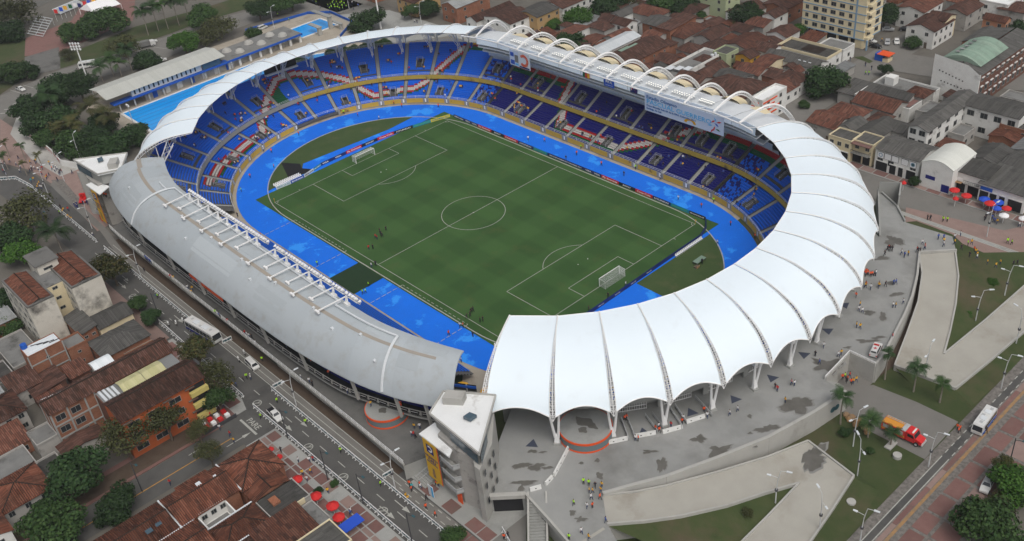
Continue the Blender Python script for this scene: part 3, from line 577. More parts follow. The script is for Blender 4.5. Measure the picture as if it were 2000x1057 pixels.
st=[(1016,910,2.2,.9),(1047,912,2.4,1.0),(1068,914,1,.5),(1024,943,3.6,.8),(1018,952,.9,.9),(1040,882,1,.5),(1058,883,1,.3),(1366,858,2.6,1.5),(1404,880,3,1.8),
 (1270,882,2.2,.6),(1294,908,1.1,2.6),(1166,900,.7,.6),(1134,904,.7,.4),(1171,931,1,1.1),(1118,1002,.9,.7),(1133,1014,1.1,.7),(1560,792,4.8,3.2),(1500,838,2.8,1.0),(1740,553,1.2,1.3),(1752,575,1.8,1.0),
 (1697,611,1.4,.9),(1725,618,1.0,1.9),(1690,666,2.6,.8),(1714,660,1.7,.6),(1615,715,3.6,2.6),(1655,679,1.0,.4),(1745,470,2.5,3.4),(1720,505,2.2,.9),(1465,846,.9,.5),(1464,813,.7,.6),(1470,870,.8,.6)]
for i, (px, py, a, b2) in enumerate(st): pass
STAINS=[(86.2,-62.2,4.4),(88.8,-60.4,4.4),(90.5,-59.1,4.4),(90.1,-64.8,4.4),(90.5,-66.0,4.4),(85.2,-57.9,4.4),(86.7,-56.8,4.4),(107.5,-33.5,4.4),(112.2,-33.5,4.4),(102.5,-42.5,4.4),(106.6,-43.6,4.4),(96.5,-51.2,4.4),(94.5,-53.8,4.4),(99.7,-54.0,4.4),(102.3,-64.0,4.4),(104.3,-64.1,4.4),(116.2,-12.7,4.4),(115.7,-22.4,4.4),(108.1,36.2,4.4),(111.5,33.2,4.4),(110.4,23.1,4.4),(113.4,23.9,4.4),(115.1,13.8,4.4),(116.5,16.4,4.4),(113.6,1.4,4.4),(113.5,9.4,4.4),(99.3,52.5,4.4),(101.1,43.7,4.4),(113.8,-25.6,4.4),(110.8,-21.7,4.4),(116.2,-28.0,4.4)]
for i, (s_, c) in enumerate(zip(st, STAINS)): stain(c, s_[2]*.9, s_[3]*.9, PZ+.02, math.radians(48 if s_[2] > s_[3] else 40), i)
c=(124.81,-20.69,1.20); stain(c, 4.6,2.7,1.24,1.6,77)
mb=MB()
for c in [(83.7,-56.5,4.4),(98.1,-39.3,4.4),(101.5,-28.5,4.4),(105.6,-19.6,4.4),(107.4,-9.2,4.4),(108.0,1.5,4.4),(107.2,11.8,4.4),(104.8,22.2,4.4)]:
 ang=math.atan2(c[1], c[0]-42.2)
 mb.face([(c[0]+1.5*math.cos(ang+PI+k), c[1]+1.5*math.sin(ang+PI+k), PZ+.03) for k in (0,2.1,-2.1)])
structure('gate_marking', mb, 'faded_navy')
q=MB(); q.box(-905,-705,-1.2,705,905,160,0, True); hz_m=bpy.data.materials.new('haze'); hz_m.use_nodes=True; nt=hz_m.node_tree; nt.nodes.remove(nt.nodes['Principled BSDF'])
v=nt.nodes.new('ShaderNodeVolumePrincipled'); v.inputs['Density'].default_value=0.00011; v.inputs['Color'].default_value=(.86,.9,.94,1); nt.links.new(v.outputs[0], nt.nodes['Material Output'].inputs['Volume'])
hz=q.build('haze', hz_m); hz['kind']='stuff'; hz['label']='pale even haze hanging over the whole city'
# ==== the stadium bowl
US=42.2/9.75; DPH=math.radians(9.55)
def PU(u, r):
 """point of the bowl: u counts aisles from the middle of the east side (negative to the north), r=distance from the long axis"""
 if abs(u) <= US: return (9.75*u, r)
 s=1 if u > 0 else -1; ph=PI/2-s*(abs(u)-US)*DPH
 return (s*42.2+r*math.cos(ph), r*math.sin(ph))
def usamp(u0, u1, step=.25):
 n=max(1, int(math.ceil((u1-u0)/step))); return [u0+(u1-u0)*i/n for i in range(n+1)]
LOW=dict(r0=47.6, z0=1.25, dr=.76, dz=.28, n=12);
def UPN(n): return dict(r0=56.2, z0=6.3, dr=.74, dz=.385, n=n)
def row(t, k): return t['r0']+t['dr']*k, t['z0']+t['dz']*k
RIB_UP=[(-7.05,15),(-7.9,0), None, (-10.95,0),(-12,8),(-12.8,12.5),(-13.4,12.5),(-13.95,7),(-14.6,0), None, (-2.35,11),(-2.1,0), None, (2.05,0),(3.0,7),(3.5,11)]
RIB_LO=[(-7.95,12),(-8.6,6),(-10.3,3.5),(-10.95,11.5), None, (-14.75,12),(-15.3,5),(-17,4.5),(-18,6),(-19.5,7.5), None, (-2.0,12),(-1.6,3.5),(1.0,3),(2.0,11.5)]
def ribbon(u, k, path):
 """signed distance in rows from the painted band (None when far)"""
 best=None
 for a, b in zip(path[:-1], path[1:]):
  if a is None or b is None: continue
  ax, ay, bx, by=a[0]*13, a[1], b[0]*13, b[1]; x, y=u*13, k
  dx, dy=bx-ax, by-ay; L2=dx*dx+dy*dy; t=max(0, min(1,((x-ax)*dx+(y-ay)*dy)/L2))
  d=math.hypot(x-ax-t*dx, y-ay-t*dy)
  if best is None or d < abs(best):
   sg=(y-(ay+t*dy)); best=d if sg >= 0 else -d
 return best
def seat_colour(u, k, tier, nrow):
 d=ribbon(u, k, RIB_UP if tier else RIB_LO)
 if d is not None and abs(d) < 2.8:
  if abs(d) < 1.1: return 2
  if abs(d) < 1.9: return 3
  return 4 if d < 0 else (0 if abs(u) < 5 else 1)
 if tier and -13.95 < u < -13.05 and k < 9 and (u+13.95)*10 > k*.0:
  if u < -13.5: return 4
 if tier and -7 < u < 7 and not (-2.4 < u < 3.5):
  if k >= nrow-1: return 2 if u < -5.5 else 3
  if k == nrow-2: return 3
  if k >= nrow-4: return 4
 if abs(u) < 5: return 0
 if abs(u) < 6:
  return 1 if random.random() < .42+.25*(abs(u)-5) else 0
 return 1
SEATM=['seat_navy', 'seat_blue', 'seat_white', 'seat_red', 'seat_green']
VOM={}; M['frame_pale']=mat('frame_pale', (0.45,0.46,0.46,1), rough=.6)
def seat_block(parent, u0, u1, tier, t, rows, vom=None, coarse=False):
 V=[]; mi=[]
 for k in rows:
  r, z=row(t, k); w0=9.75 if max(abs(u0), abs(u1)) <= US else DPH*r
  if abs(u0) <= US < abs(u1) or abs(u1) <= US < abs(u0): w0=9.75
  n=int((w0-1.5)/(.54 if not coarse else 2.2));
  for j in range(n):
   f=(j+.5)/n; u=u0+(u1-u0)*(.75/w0+f*(1-1.5/w0))
   if vom and vom[0] <= k <= vom[1] and abs(f-.5)*w0 < 1.75: continue
   hw=(.24 if not coarse else 1.05)/w0*(u1-u0)
   c=[]
   for uu in (u-hw, u+hw):
    for rr in (r+.30, r+.64, r+.70): c.append(PU(uu, rr))
   a0, a1, a2, b0, b1, b2=c; zs=z+.42; zb=z+.82
   V += [(*a0, zs),(*b0, zs),(*b1, zs),(*a1, zs),(*a0, z+.1),(*b0, z+.1),(*b0, zs),(*a0, zs),
     (*a1, zs),(*b1, zs),(*b2, zb),(*a2, zb),(*a2, zb),(*b2, zb),(*b2, z+.3),(*a2, z+.3)]
   mi += [seat_colour(u, k, tier, t['n'])]*4
 if not V: return
 Q=np.arange(len(V)).reshape(-1,4)
 o=np_build('seat_block', V, Q, mi, SEATM, parent); o['kind']='stuff'; return o
def profile_grid(name, us, prof, m, parent, kind=None):
 mb=MB(); mb.grid([[(*PU(u, r), z) for r, z in prof] for u in us]); o=mb.build(name, m, parent)
 if kind: o['kind']=kind
 return o
def tier_profile(t):
 p=[(t['r0']-.05, t['z0']-.9),(t['r0']-.05, t['z0'])]
 for k in range(t['n']):
  r, z=row(t, k); p += [(r+t['dr'], z),(r+t['dr'], z+t['dz'])]
 return p
def aisle(parent, u, t, last=None):
 mb=MB(); du = .55/9.75
 n=t['n'] if last is None else last
 for k in range(n*2):
  r=t['r0']+t['dr']*k/2; z=t['z0']+t['dz']*k/2
  a, b, c, d=PU(u-du, r), PU(u+du, r), PU(u+du, r+t['dr']/2+.02), PU(u-du, r+t['dr']/2+.02)
  zz=z+t['dz']*.5+.03
  mb.face([(*a, z-.1),(*b, z-.1),(*b, zz),(*a, zz)]); mb.face([(*a, zz),(*b, zz),(*c, zz),(*d, zz)])
 return mb.build('aisle_stairs', 'concrete', parent)
def rail(parent, us, r, z, h=.95, n=3, name='railing', post=2, th=.06):
 mb=MB()
 for i in range(n):
  zz=z+h*(i+1)/n
  for a, b in zip(us[:-1], us[1:]): mb.beam((*PU(a, r), zz),(*PU(b, r), zz), th)
 for u in us[::post]: mb.beam((*PU(u, r), z),(*PU(u, r), z+h), th)
 return mb.build(name, 'white_steel', parent)
def vomitory(parent, u, t, k0, k1):
 """opening in a block: dark stairwell with side walls and a white guard rail"""
 r0, z0=row(t, k0); r1, z1=row(t, k1); du=1.05/9.75; mb=MB()
 A, B, Cc, D=PU(u-du, r0-.1), PU(u+du, r0-.1), PU(u+du, r1), PU(u-du, r1)
 zt=z0+.5
 def q(p, z): return (p[0], p[1], z)
 mb.face([q(A, z0-.02), q(B, z0-.02), q(Cc, z0-.02), q(D, z0-.02)],1)
 mb.face([q(D, z0-.02), q(Cc, z0-.02), q(Cc, z1+.75), q(D, z1+.75)],1)
 for a, b in ((A, D),(B, Cc)):
  m0=Vector((a[0], a[1],0)); m1=Vector((b[0], b[1],0)); d=(m1-m0).normalized(); nn=Vector((-d.y, d.x, 0))*.12
  mb.hexa([(m0-nn)+Vector((0,0, z0-.4)),(m1-nn)+Vector((0,0, z0-.4)),(m1+nn)+Vector((0,0, z0-.4)),(m0+nn)+Vector((0,0, z0-.4)),
     (m0-nn)+Vector((0,0, zt)),(m1-nn)+Vector((0,0, z1+.6)),(m1+nn)+Vector((0,0, z1+.6)),(m0+nn)+Vector((0,0, zt))],2)
 o=mb.build('vomitory', ['concrete', 'void', 'terrace'], parent)
 rb=MB()
 for h0 in (.55,1.05):
  for a, b, za, zb in ((A, D, zt, z1+.6),(B, Cc, zt, z1+.6),(D, Cc, z1+.6, z1+.6)):
   rb.beam((a[0], a[1], za+h0),(b[0], b[1], zb+h0),.055)
 for p, z in ((A, zt),(B, zt),(Cc, z1+.6),(D, z1+.6)): rb.beam((p[0], p[1], z),(p[0], p[1], z+1.05),.065)
 rb.build('guard_rail', 'frame_pale', o)
 return o
def make_stand(name, label, u0, u1, blocks_lo, blocks_up, nup, vis=lambda u: True, us_front=None, upper=True):
 st_=thing(name, label, 'grandstand', (*PU((u0+u1)/2,60),0))
 up=UPN(nup)
 us=usamp(u0, u1)
 profile_grid('lower_terrace', us, tier_profile(LOW), 'terrace', st_)
 if upper:
  profile_grid('upper_terrace', us, tier_profile(up), 'terrace', st_)
  rt, zt=row(up, nup)
  profile_grid('rear_wall', us, [(rt, zt+.1),(rt+.35, zt+.1),(rt+.35, zt-1.4),(60.2, zt-3.2),(60.2,0)] if u0 > 0 else [(rt, zt+.1),(rt+.35, zt+.1),(rt+.35,0)], 'concrete', st_)
  profile_grid('gallery_soffit', us, [(row(LOW, 12)[0]+.1,0),(row(LOW, 12)[0]+.1,5.3),(56.3,5.3)], 'concrete_dark', st_)
  for a in range(int(math.floor(u0)), int(math.ceil(u1))):
   b0, b1=max(a, u0), min(a+1, u1)
   if b1-b0 < .1: continue
   ww=usamp(b0+.004, b1-.004,.25)
   profile_grid('balcony_panel', ww, [(56.15,5.3),(55.95,5.3),(55.95,6.75),(56.15,6.75)], 'yellow_band' if -13.4 < a < 20 else 'concrete', st_)
  rail(st_, us, 56.1,6.7,.8,2)
 for u in range(int(math.ceil(u0)), int(math.floor(u1))+1):
  aisle(st_, u, LOW)
  if upper: aisle(st_, u, up)
 for a in range(int(math.floor(u0)), int(math.ceil(u1))):
  b0, b1=max(a, u0), min(a+1, u1)
  if b1-b0 < .5: continue
  ww=usamp(b0+.02, b1-.02,.25)
  if not (-15.0 < a < -12.9):
   profile_grid('front_wall', ww, [(47.45,0),(47.3,0),(47.3,1.95),(47.45,1.95)], 'concrete', st_)
   profile_grid('wall_banner', usamp(b0+.1, b1-.16,.25),[(47.27,.3),(47.26,1.9)], 'yellow_banner', st_)
   pm=MB(); p=PU(b1-.07,47.24); q=PU(b1-.0,47.24)
   pm.face([(*p, .5),(*q, .5),(*q, 1.8),(*p, 1.8)]); pm.build('wall_emblem', 'white_cloth', st_)
  coarse=not vis(a+.5)
  v_lo=(2,6) if a % 2 == 0 and b1-b0 > .9 else None
  v_up=(4,8) if (a % 2 == (0 if a > -8 else 1)) and b1-b0 > .9 else None
  if name == 'east_stand': v_up=(3,7) if a % 2 == 0 or a == 3 else None
  seat_block(st_, b0, b1,0, LOW, [] if -14.6 < a < -13.2 and False else range(LOW['n']), v_lo, coarse)
  if upper: seat_block(st_, b0, b1,1, up, [k for k in range(nup) if not (v_up and k == 2)], v_up, coarse)
  if not coarse:
   if v_lo: vomitory(st_, a+.5, LOW, *v_lo)
   if v_up and upper:
    vomitory(st_, a+.5, up, *v_up); VOM[a+.5]=(row(up, v_up[0]),1)
 if us_front is None: us_front=us
 rail(st_, [u for u in us_front if not (-14.2 < u < -13.0)] if False else us_front, 47.4,1.95,.85,2)
 return st_
north=make_stand('north_stand', 'curved north stand with blue seats under the narrow white canopy', -21.4,-5.0,0,0,18)
east=make_stand('east_stand', 'long east stand with navy blue seats under a row of white arches', -5.0,5.0,0,0,11)
south=make_stand('south_stand', 'curved south stand under the broad white membrane canopy', 5.0,20.2,0,0,11, vis=lambda u: u < 10.5)
# ---- truss profile shared by the canopies: (share, distance from inner edge, z)
PRN=[(0,23.3),(4.5,23.15),(8.5,22.6),(12,21.5),(15.4,19.9),(17.6,18.0),(19.2,16.0),(20.2,13.9)]
PRE=[(0,23.3),(4.0,24.5),(8.0,25.1),(11.5,24.8),(14.8,23.0),(17.6,20.2),(19.6,17.0),(20.8,13.9)]
def smooth_prof(P, n):
 s=[0.0]
 for a, b in zip(P[:-1], P[1:]): s.append(s[-1]+math.hypot(b[0]-a[0], b[1]-a[1]))
 out=[]
 for i in range(n+1):
  t=s[-1]*i/n; k=max(j for j in range(len(s)-1) if s[j] <= t+1e-9); f=(t-s[k])/(s[k+1]-s[k])
  p0=P[max(k-1,0)]; p1=P[k]; p2=P[k+1]; p3=P[min(k+2, len(P)-1)]
  out.append(tuple(.5*(2*p1[c]+(p2[c]-p0[c])*f+(2*p0[c]-5*p1[c]+4*p2[c]-p3[c])*f*f+(3*p1[c]-p0[c]-3*p2[c]+p3[c])*f**3) for c in (0,1)))
 return out
NT=26
TPN=smooth_prof(PRN, NT); TPE=smooth_prof(PRE, NT)
def rin(ph): return 50.0+4.3*math.sin(ph)**2
def truss(parent, name, base, d, w, prof, wmax=.56, th=.85):
 """three-chord ladder truss running out from base along d (unit), w=sideways unit"""
 mb=MB(); n=len(prof)-1; L, R_, Cc, Bt=[],[],[],[]
 for i, (a, z) in enumerate(prof):
  t=i/n; hw = .1+(wmax-.1)*max(0, min(1,(t-.2)*1.5)); p=Vector((base[0]+d[0]*a, base[1]+d[1]*a, z+.3+.15*t)); W_=Vector((w[0], w[1],0))
  L.append(p-W_*hw); R_.append(p+W_*hw); Cc.append(p+Vector((0,0,.35*t))); Bt.append(p-Vector((0,0,.3+.9*min(1, t*1.2))))
 for ch, r in ((L, .085),(R_, .085),(Cc, .1),(Bt, .1)): mb.tube(ch, r*th, 4, cap=False)
 for i in range(0, n+1):
  if i > 5: mb.beam(L[i], R_[i],.09*th)
  if i > 2: mb.beam(L[i], Bt[i],.09); mb.beam(R_[i], Bt[i],.09)
  if i > 5 and i < n:
   m=[(L[i]+L[i+1])/2,(R_[i]+R_[i+1])/2]; mb.beam(m[0], m[1],.09)
 return mb.build(name, 'white_steel', parent)
def canopy(parent, cx, phis, sgn):
 roof=bpy.data.objects.new('roof', None); COL.objects.link(roof); roof.parent=parent
 for ph in phis:
  d=(math.cos(ph), math.sin(ph)); base=(cx+d[0]*rin(ph), d[1]*rin(ph))
  truss(roof, 'truss', base, d, (-d[1], d[0]), TPN)
 for a, b in zip(phis[:-1], phis[1:]):
  mb=MB(); rows=[]; ns=12
  for j in range(ns+1):
   s=j/ns; ro=[]
   cut = .075*math.sin(PI*s)**.8
   for i in range(NT+1):
    t=i/NT*(1-cut)*.985; k=min(int(t*NT), NT-1); f=t*NT-k
    r_, z=[TPN[k][c]*(1-f)+TPN[k+1][c]*f for c in (0,1)]
    R0=rin(a)*(1-s)+rin(b)*s; gap=(.05+.5*max(0, min(1,(t-.26)*1.5)))/(R0+r_); sg=1 if b > a else -1
    ph=(a+sg*gap)+((b-sg*gap)-(a+sg*gap))*s
    chord=1-(1-math.cos((b-a)/2))*4*s*(1-s)*(1-.5*t)
    zz=z+.12-.12*4*s*(1-s)*math.sin(PI*min(1, t*1.25))
    ro.append((cx+(R0+r_)*chord*math.cos(ph),(R0+r_)*chord*math.sin(ph), zz))
   rows.append(ro)
  mb.grid(rows); o=mb.build('membrane', 'membrane', roof, smooth=True)
  e=MB(); e.tube([Vector(r[-1]) for r in rows],.14,5); e.build('edge_cable', 'white_steel', roof); e=MB(); e.tube([Vector(r[0]) for r in rows],.09,4); e.build('edge_cable', 'white_steel', roof)
 return roof
PH_S=[math.radians(p) for p in (-60.3,-49.6,-40.3,-31.3,-22,-12.6,-3.2,5.8,15.4,25,34.6,44,53.3,62.7,72.2)]
PH_N=[PI-p for p in PH_S]
roofS=canopy(south, 42.2, PH_S, 1); roofN=canopy(north, -42.2, PH_N, -1)
def rout(ph): return rin(ph)+20.2
def vcolumn(parent, cx, ph, zb):
 d=Vector((math.cos(ph), math.sin(ph),0)); w=Vector((-d.y, d.x, 0)); c=Vector((cx, 0,0)); rf=65.8+6.6*math.sin(ph)**2
 foot=c+d*rf; mb=MB()
 f0=foot+Vector((0,0, zb))
 mb.hexa([f0-d*.75-w*.75, f0+d*.75-w*.75, f0+d*.75+w*.75, f0-d*.75+w*.75]+[p+Vector((0,0,.5)) for p in (f0-d*.7-w*.7, f0+d*.7-w*.7, f0+d*.7+w*.7, f0-d*.7+w*.7)],1)
 f1=f0+Vector((0,0,.5)); z1=Vector((0,0,2.2))
 mb.hexa([f1-d*.35-w*.55, f1+d*.35-w*.55, f1+d*.35+w*.55, f1-d*.35+w*.55]+[p+z1 for p in (f1-d*.25-w*.3, f1+d*.25-w*.3, f1+d*.25+w*.3, f1-d*.25+w*.3)],0)
 top=c+d*(rf+1.6); zt=16.2
 for s in (-1,1): mb.tube([f1+w*s*.3+Vector((0,0,1.2)), c+d*(rf+1.3)+w*s*1.25+Vector((0,0,16.4))],[.3,.2],8,0)
 return mb.build('column', ['white_steel', 'concrete'], parent)
for ph in PH_S[1:11]: vcolumn(roofS, 42.2, ph, PZ)
for ph in PH_S[11:]: vcolumn(roofS, 42.2, ph, 0.0)
for ph in PH_N[11:]: vcolumn(roofN, -42.2, ph, 0.0)
for ph in PH_N[1:11]: vcolumn(roofN, -42.2, ph, 0.0)
def lattice(parent, cx, ph, r0, z0, r1, z1):
 d=Vector((math.cos(ph), math.sin(ph),0)); w=Vector((-d.y, d.x, 0)); c=Vector((cx, 0,0)); mb=MB()
 A=c+d*r0+Vector((0,0, z0)); B=c+d*r1+Vector((0,0, z1)); ax=(B-A).normalized(); nn=ax.cross(w)
 cor=[]
 for k in range(7):
  t=k/6; p=A.lerp(B, t); h = .22+.75*t; cor.append([p+w*a*h+nn*b*h for a, b in ((-1,-1),(1,-1),(1,1),(-1,1))])
 for j in range(4): mb.tube([c_[j] for c_ in cor],.1,4, cap=False)
 for k in range(6):
  for j in range(4): mb.beam(cor[k][j], cor[k+1][(j+1) % 4],.08)
 mb.hexa([A+w*a+d*b+Vector((0,0,-1.2)) for a, b in ((-.5,-.5),(.5,-.5),(.5,.6),(-.5,.6))]+[A+w*a+d*b+Vector((0,0,.4)) for a, b in ((-.35,-.35),(.35,-.35),(.35,.35),(-.35,.35))],0)
 P=c+d*(r0-2.2)+Vector((0,0, z0-.6)); mb.tube([P, Vector((P.x, P.y, z1-.6))],.12,6)
 return mb.build('lattice_column', 'white_steel', parent)
for ph in PH_N[:14]:
 lattice(roofN, -42.2, ph, 66.5,12.2,60.0,21.6)
for ph in PH_S[:13]: lattice(roofS, 42.2, ph, 65.8,12.0,60.0,21.6)
rail(north, usamp(-19.3,-5.1,.2), row(UPN(18),18)[0]+.2, row(UPN(18),18)[1],1.1,3, 'rear_railing')
sb=thing('scoreboard', 'black video screen under the white canopy at the back of the north stand', 'scoreboard', (*PU(-13.1,69),15))
mb=MB(); a, b=PU(-13.62,68.2), PU(-12.55,68.2); dv=Vector((b[0]-a[0], b[1]-a[1],0)).normalized(); nv=Vector((-dv.y, dv.x, 0))
if nv.dot(Vector((a[0]+42.2, a[1],0))) < 0: nv=-nv
A, B=Vector((*a, 13.6)), Vector((*b, 13.6)); u_=Vector((0,0,4.2))
mb.hexa([A, B, B+nv*.6, A+nv*.6, A+u_, B+u_, B+nv*.6+u_, A+nv*.6+u_]); mb.build('screen', 'black', sb)
mb=MB(); mb.hexa([A-nv*1.2-Vector((0,0,.4)), B-nv*1.2-Vector((0,0,.4)), B+nv*.8-Vector((0,0,.4)), A+nv*.8-Vector((0,0,.4)), A-nv*1.2, B-nv*1.2, B+nv*.8, A+nv*.8]);
for t in (0,.33,.66,1): p=A.lerp(B, t)+nv*.3; mb.beam(p-Vector((0,0,1.5)), p, .25)
mb.build('catwalk', 'white_steel', sb)
# ---- east roof: arches, sheet roof, fascia and stepped glass trays
roofE=bpy.data.objects.new('roof', None); COL.objects.link(roofE); roofE.parent=east
def R_E(x):  # inner edge follows the bowl ends
 if abs(x) <= 42.2: return 52.0
 return math.sqrt(max(52.3**2-(abs(x)-42.2)**2,1))
AX=[-53.8,-44.1,-34.4,-24.7,-15.0,-5.2,4.6,14.4,24.1,33.9,43.7,53.4]
def arch_dir(x):
 if abs(x) <= 42.5: return (x, 52.0),(0,1)
 s=1 if x > 0 else -1; ph=math.atan2(52.0, abs(x)-42.2); return (s*42.2+s*52.4*math.cos(ph),52.4*math.sin(ph)),(s*math.cos(ph), math.sin(ph))
for x in AX:
 base, d=arch_dir(x); truss(roofE, 'arch', base, d, (-d[1], d[0]), TPE, .85,1.7)
mb=MB(); fb=[Vector((*arch_dir(x)[0],23.3)) for x in [-60]+AX+[59]]; mb.tube(fb, .22,6)
for p in fb: mb.tube([p-Vector((0,0,.0)), p+Vector((0,.0,-.9))],.12,5)
mb.build('ring_beam', 'white_steel', roofE)
ue=usamp(-5.9,5.9,.25)
def e_strip(name, prof, m, u0=-5.9, u1=5.9, step=.5, parent=roofE):
 """one bay-long piece per half aisle so that sheets read as separate panels"""
 out=[]
 us_=usamp(u0, u1, step)
 for a, b in zip(us_[:-1], us_[1:]): out.append(profile_grid(name, [a+.006,(a+b)/2, b-.006], prof, m, parent))
 return out
e_strip('roof_sheet', [(56.0,22.0),(60,21.7),(64.5,21.0),(64.5,20.7)], 'white_sheet', step=1.0)
e_strip('roof_sheet', [(65.0,20.2),(68.5,19.4),(68.5,19.0)], 'white_sheet', step=1.0)
e_strip('fascia_panel', [(56.0,22.15),(55.85,22.15),(55.6,19.6),(56.0,19.6)], 'membrane', step=1.0)
e_strip('glass_tray', [(58.8,19.5),(56.3,18.5),(56.2,18.2),(58.8,19.2)], 'glass_roof', step=1.0)
e_strip('glass_tray', [(61.6,17.3),(58.6,16.1),(58.5,15.8),(61.6,17.0)], 'glass_roof', step=1.0)
profile_grid('suite_wall', ue, [(56.1,19.5),(58.9,19.4),(58.9,17.2),(61.7,17.2),(62.2,15.2),(64.8,14.9),(64.8,10.3)], 'dark_steel', roofE)
mb=MB()
for r, z in ((56.25,18.45),(57.5,19.0),(58.6,16.05),(60.1,16.7),(61.8,14.9)):
 mb.tube([Vector((*PU(u, r), z)) for u in ue],.13,4)
for u in usamp(-5.9,5.9,.5):
 mb.beam((*PU(u, 56.2),18.5),(*PU(u, 58.8),19.6),.16); mb.beam((*PU(u, 58.5),16.1),(*PU(u, 61.6),17.4),.16)
 mb.beam((*PU(u, 56),22),(*PU(u, 52.2),23.2),.12)
mb.build('tray_frame', 'white_steel', roofE)
e_strip('suite_front', [(61.8,15.0),(61.9,13.1),(64.0,12.2),(64.5,10.6)], 'glass_roof', step=1.0)
profile_grid('rear_wall', ue, [(64.6,20.6),(65.0,20.6),(65.0,19.9),(68.6,19.0),(69.6,18.0),(69.6,0)], 'wall_white', east)
for a, b in zip(AX[:-1], AX[1:]):
 mb=MB(); x0, x1=a+1.4, b-1.4; pts=[]
 for i in range(9):
  t=PI*i/8; pts.append(((x0+x1)/2-(x1-x0)/2*math.cos(t), math.sin(t)))
 yy=66.5 if max(abs(a), abs(b)) < 45 else 64.5
 mb.grid([[(x, yy, 19.6+1.2*h) for x, h in pts],[(x, yy+3.6,18.6+1.5*h) for x, h in pts]],0)
 mb.face([(x, yy+3.6,18.6+1.5*h) for x, h in pts],1); mb.build('rear_bay', ['wall_cream', 'void'], roofE)
def lamp_bank(parent, p0, p1, n, rows=2):
 mb=MB(); p0, p1=Vector(p0), Vector(p1); d=(p1-p0); L_=d.length; d.normalize(); nv=Vector((-d.y, d.x, 0))
 mb.beam(p0, p1,.12, mi=1); mb.beam(p0+nv*1.0, p1+nv*1.0,.12, mi=1)
 for r in range(rows):
  for i in range(n):
   c=p0+d*(L_*(i+.5)/n)+nv*(1.0*r)+Vector((0,0,.45))
   rows_=[[c+Vector((math.cos(t)*rr, math.sin(t)*rr, zz)) for t in [2*PI*k/8 for k in range(8)]] for rr, zz in ((.1,-.25),(.27,.12),(.22,.16))]
   mb.grid(rows_, 0, True); mb.face(rows_[-1],2)
 return mb.build('floodlight_bank', ['white_steel', 'grey_steel', 'lamp_glass'], parent)
M['lamp_glass']=mat('lamp_glass', (0.9,0.9,0.82,1), rough=.2)
m_, nt_, b_2=M['lamp_glass'], M['lamp_glass'].node_tree, M['lamp_glass'].node_tree.nodes['Principled BSDF']
b_2.inputs['Emission Color'].default_value=(1,.97,.85,1); b_2.inputs['Emission Strength'].default_value=0.6
for i in (1,2,3,4,5,6,7,8,9):
 a, b=AX[i], AX[i+1]
 if i in (9,): b=b-3
 lamp_bank(roofE, (a+1.0,57.2,22.3),(b-1.0,57.2,22.3),9)
# ==== west stand with its long grey vaulted roof
west=thing('west_stand', 'long west stand under a grey vaulted sheet roof beside the avenue', 'grandstand', (0,-65,0))
roofW=bpy.data.objects.new('roof', None); COL.objects.link(roofW); roofW.parent=west; roofW.location=(0,0,0)
WS=[((-66.3,-57.2),(-79.5,-70.6)),((-61.0,-59.3),(-73.0,-73.0)),((-54,-61.4),(-63.5,-75.2)),((-45,-62.9),(-51,-76.7)),((-30,-63.4),(-32,-77.2)),((-15,-63.6),(-15,-77.5)),((0,-63.8),(0,-77.5)),
  ((15,-63.9),(15.3,-77.4)),((30,-63.9),(31,-76.8)),((45,-63.4),(48,-74.8)),((55,-61.6),(59.5,-71.9)),((61,-60.0),(66,-69.2)),((67.2,-58.0),(72.3,-66.2))]
def catmull(P, n):
 out=[]
 for i in range(len(P)-1):
  p0, p1, p2, p3=P[max(i-1,0)], P[i], P[i+1], P[min(i+2, len(P)-1)]
  for k in range(n):
   f=k/n; out.append(tuple(.5*(2*p1[c]+(p2[c]-p0[c])*f+(2*p0[c]-5*p1[c]+4*p2[c]-p3[c])*f*f+(3*p1[c]-p0[c]-3*p2[c]+p3[c])*f**3) for c in range(len(p1))))
 out.append(tuple(P[-1])); return out
ST=catmull([(a[0], a[1], b[0], b[1]) for a, b in WS],4)
VP=[(0,20.7),(.1,21.0),(.2,21.15),(.32,21.1),(.44,20.75),(.55,20.2),(.65,19.5),(.74,18.65),(.82,17.6),(.89,16.4),(.95,15.0),(1.0,13.4)]
def wpt(st_, t, dz=0.0):
 k=max(j for j in range(len(VP)-1) if VP[j][0] <= t+1e-9); f=(t-VP[k][0])/(VP[k+1][0]-VP[k][0]); z=VP[k][1]*(1-f)+VP[k+1][1]*f
 return (st_[0]+(st_[2]-st_[0])*t, st_[1]+(st_[3]-st_[1])*t, z+dz)
def wroof(i0, i1, ts, m, name, dz=0.0, th=.3):
 mb=MB(); top=[[wpt(ST[i], t, dz) for t in ts] for i in range(i0, i1+1)]
 mb.grid(top); bot=[[(p[0], p[1], p[2]-th) for p in r] for r in top]; mb.grid([r[::-1] for r in bot])
 mb.grid([[r[0] for r in top],[r[0] for r in bot]]); mb.grid([[r[-1] for r in bot],[r[-1] for r in top]])
 mb.grid([top[0][::-1], bot[0][::-1]]); mb.grid([top[-1], bot[-1]])
 return mb.build(name, m, roofW, smooth=True)
T_=[v[0] for v in VP]
cuts=[0,4,8,12,16,20,24,28,32,36,40,44,48]
for a, b in zip(cuts[:-1], cuts[1:]): wroof(a, b, T_, 'grey_roof', 'roof_panel')
for o in [o for o in roofW.children]:
 for p in o.data.polygons: p.use_smooth=False
 o.data.polygons.foreach_set('use_smooth', [True]*len(o.data.polygons))
wroof(0,4,[.36,.4,.44], 'brown_stripe', 'walkway_strip', .04,.03); wroof(4,45,[.40,.43,.46], 'brown_stripe', 'walkway_strip', .04,.03)
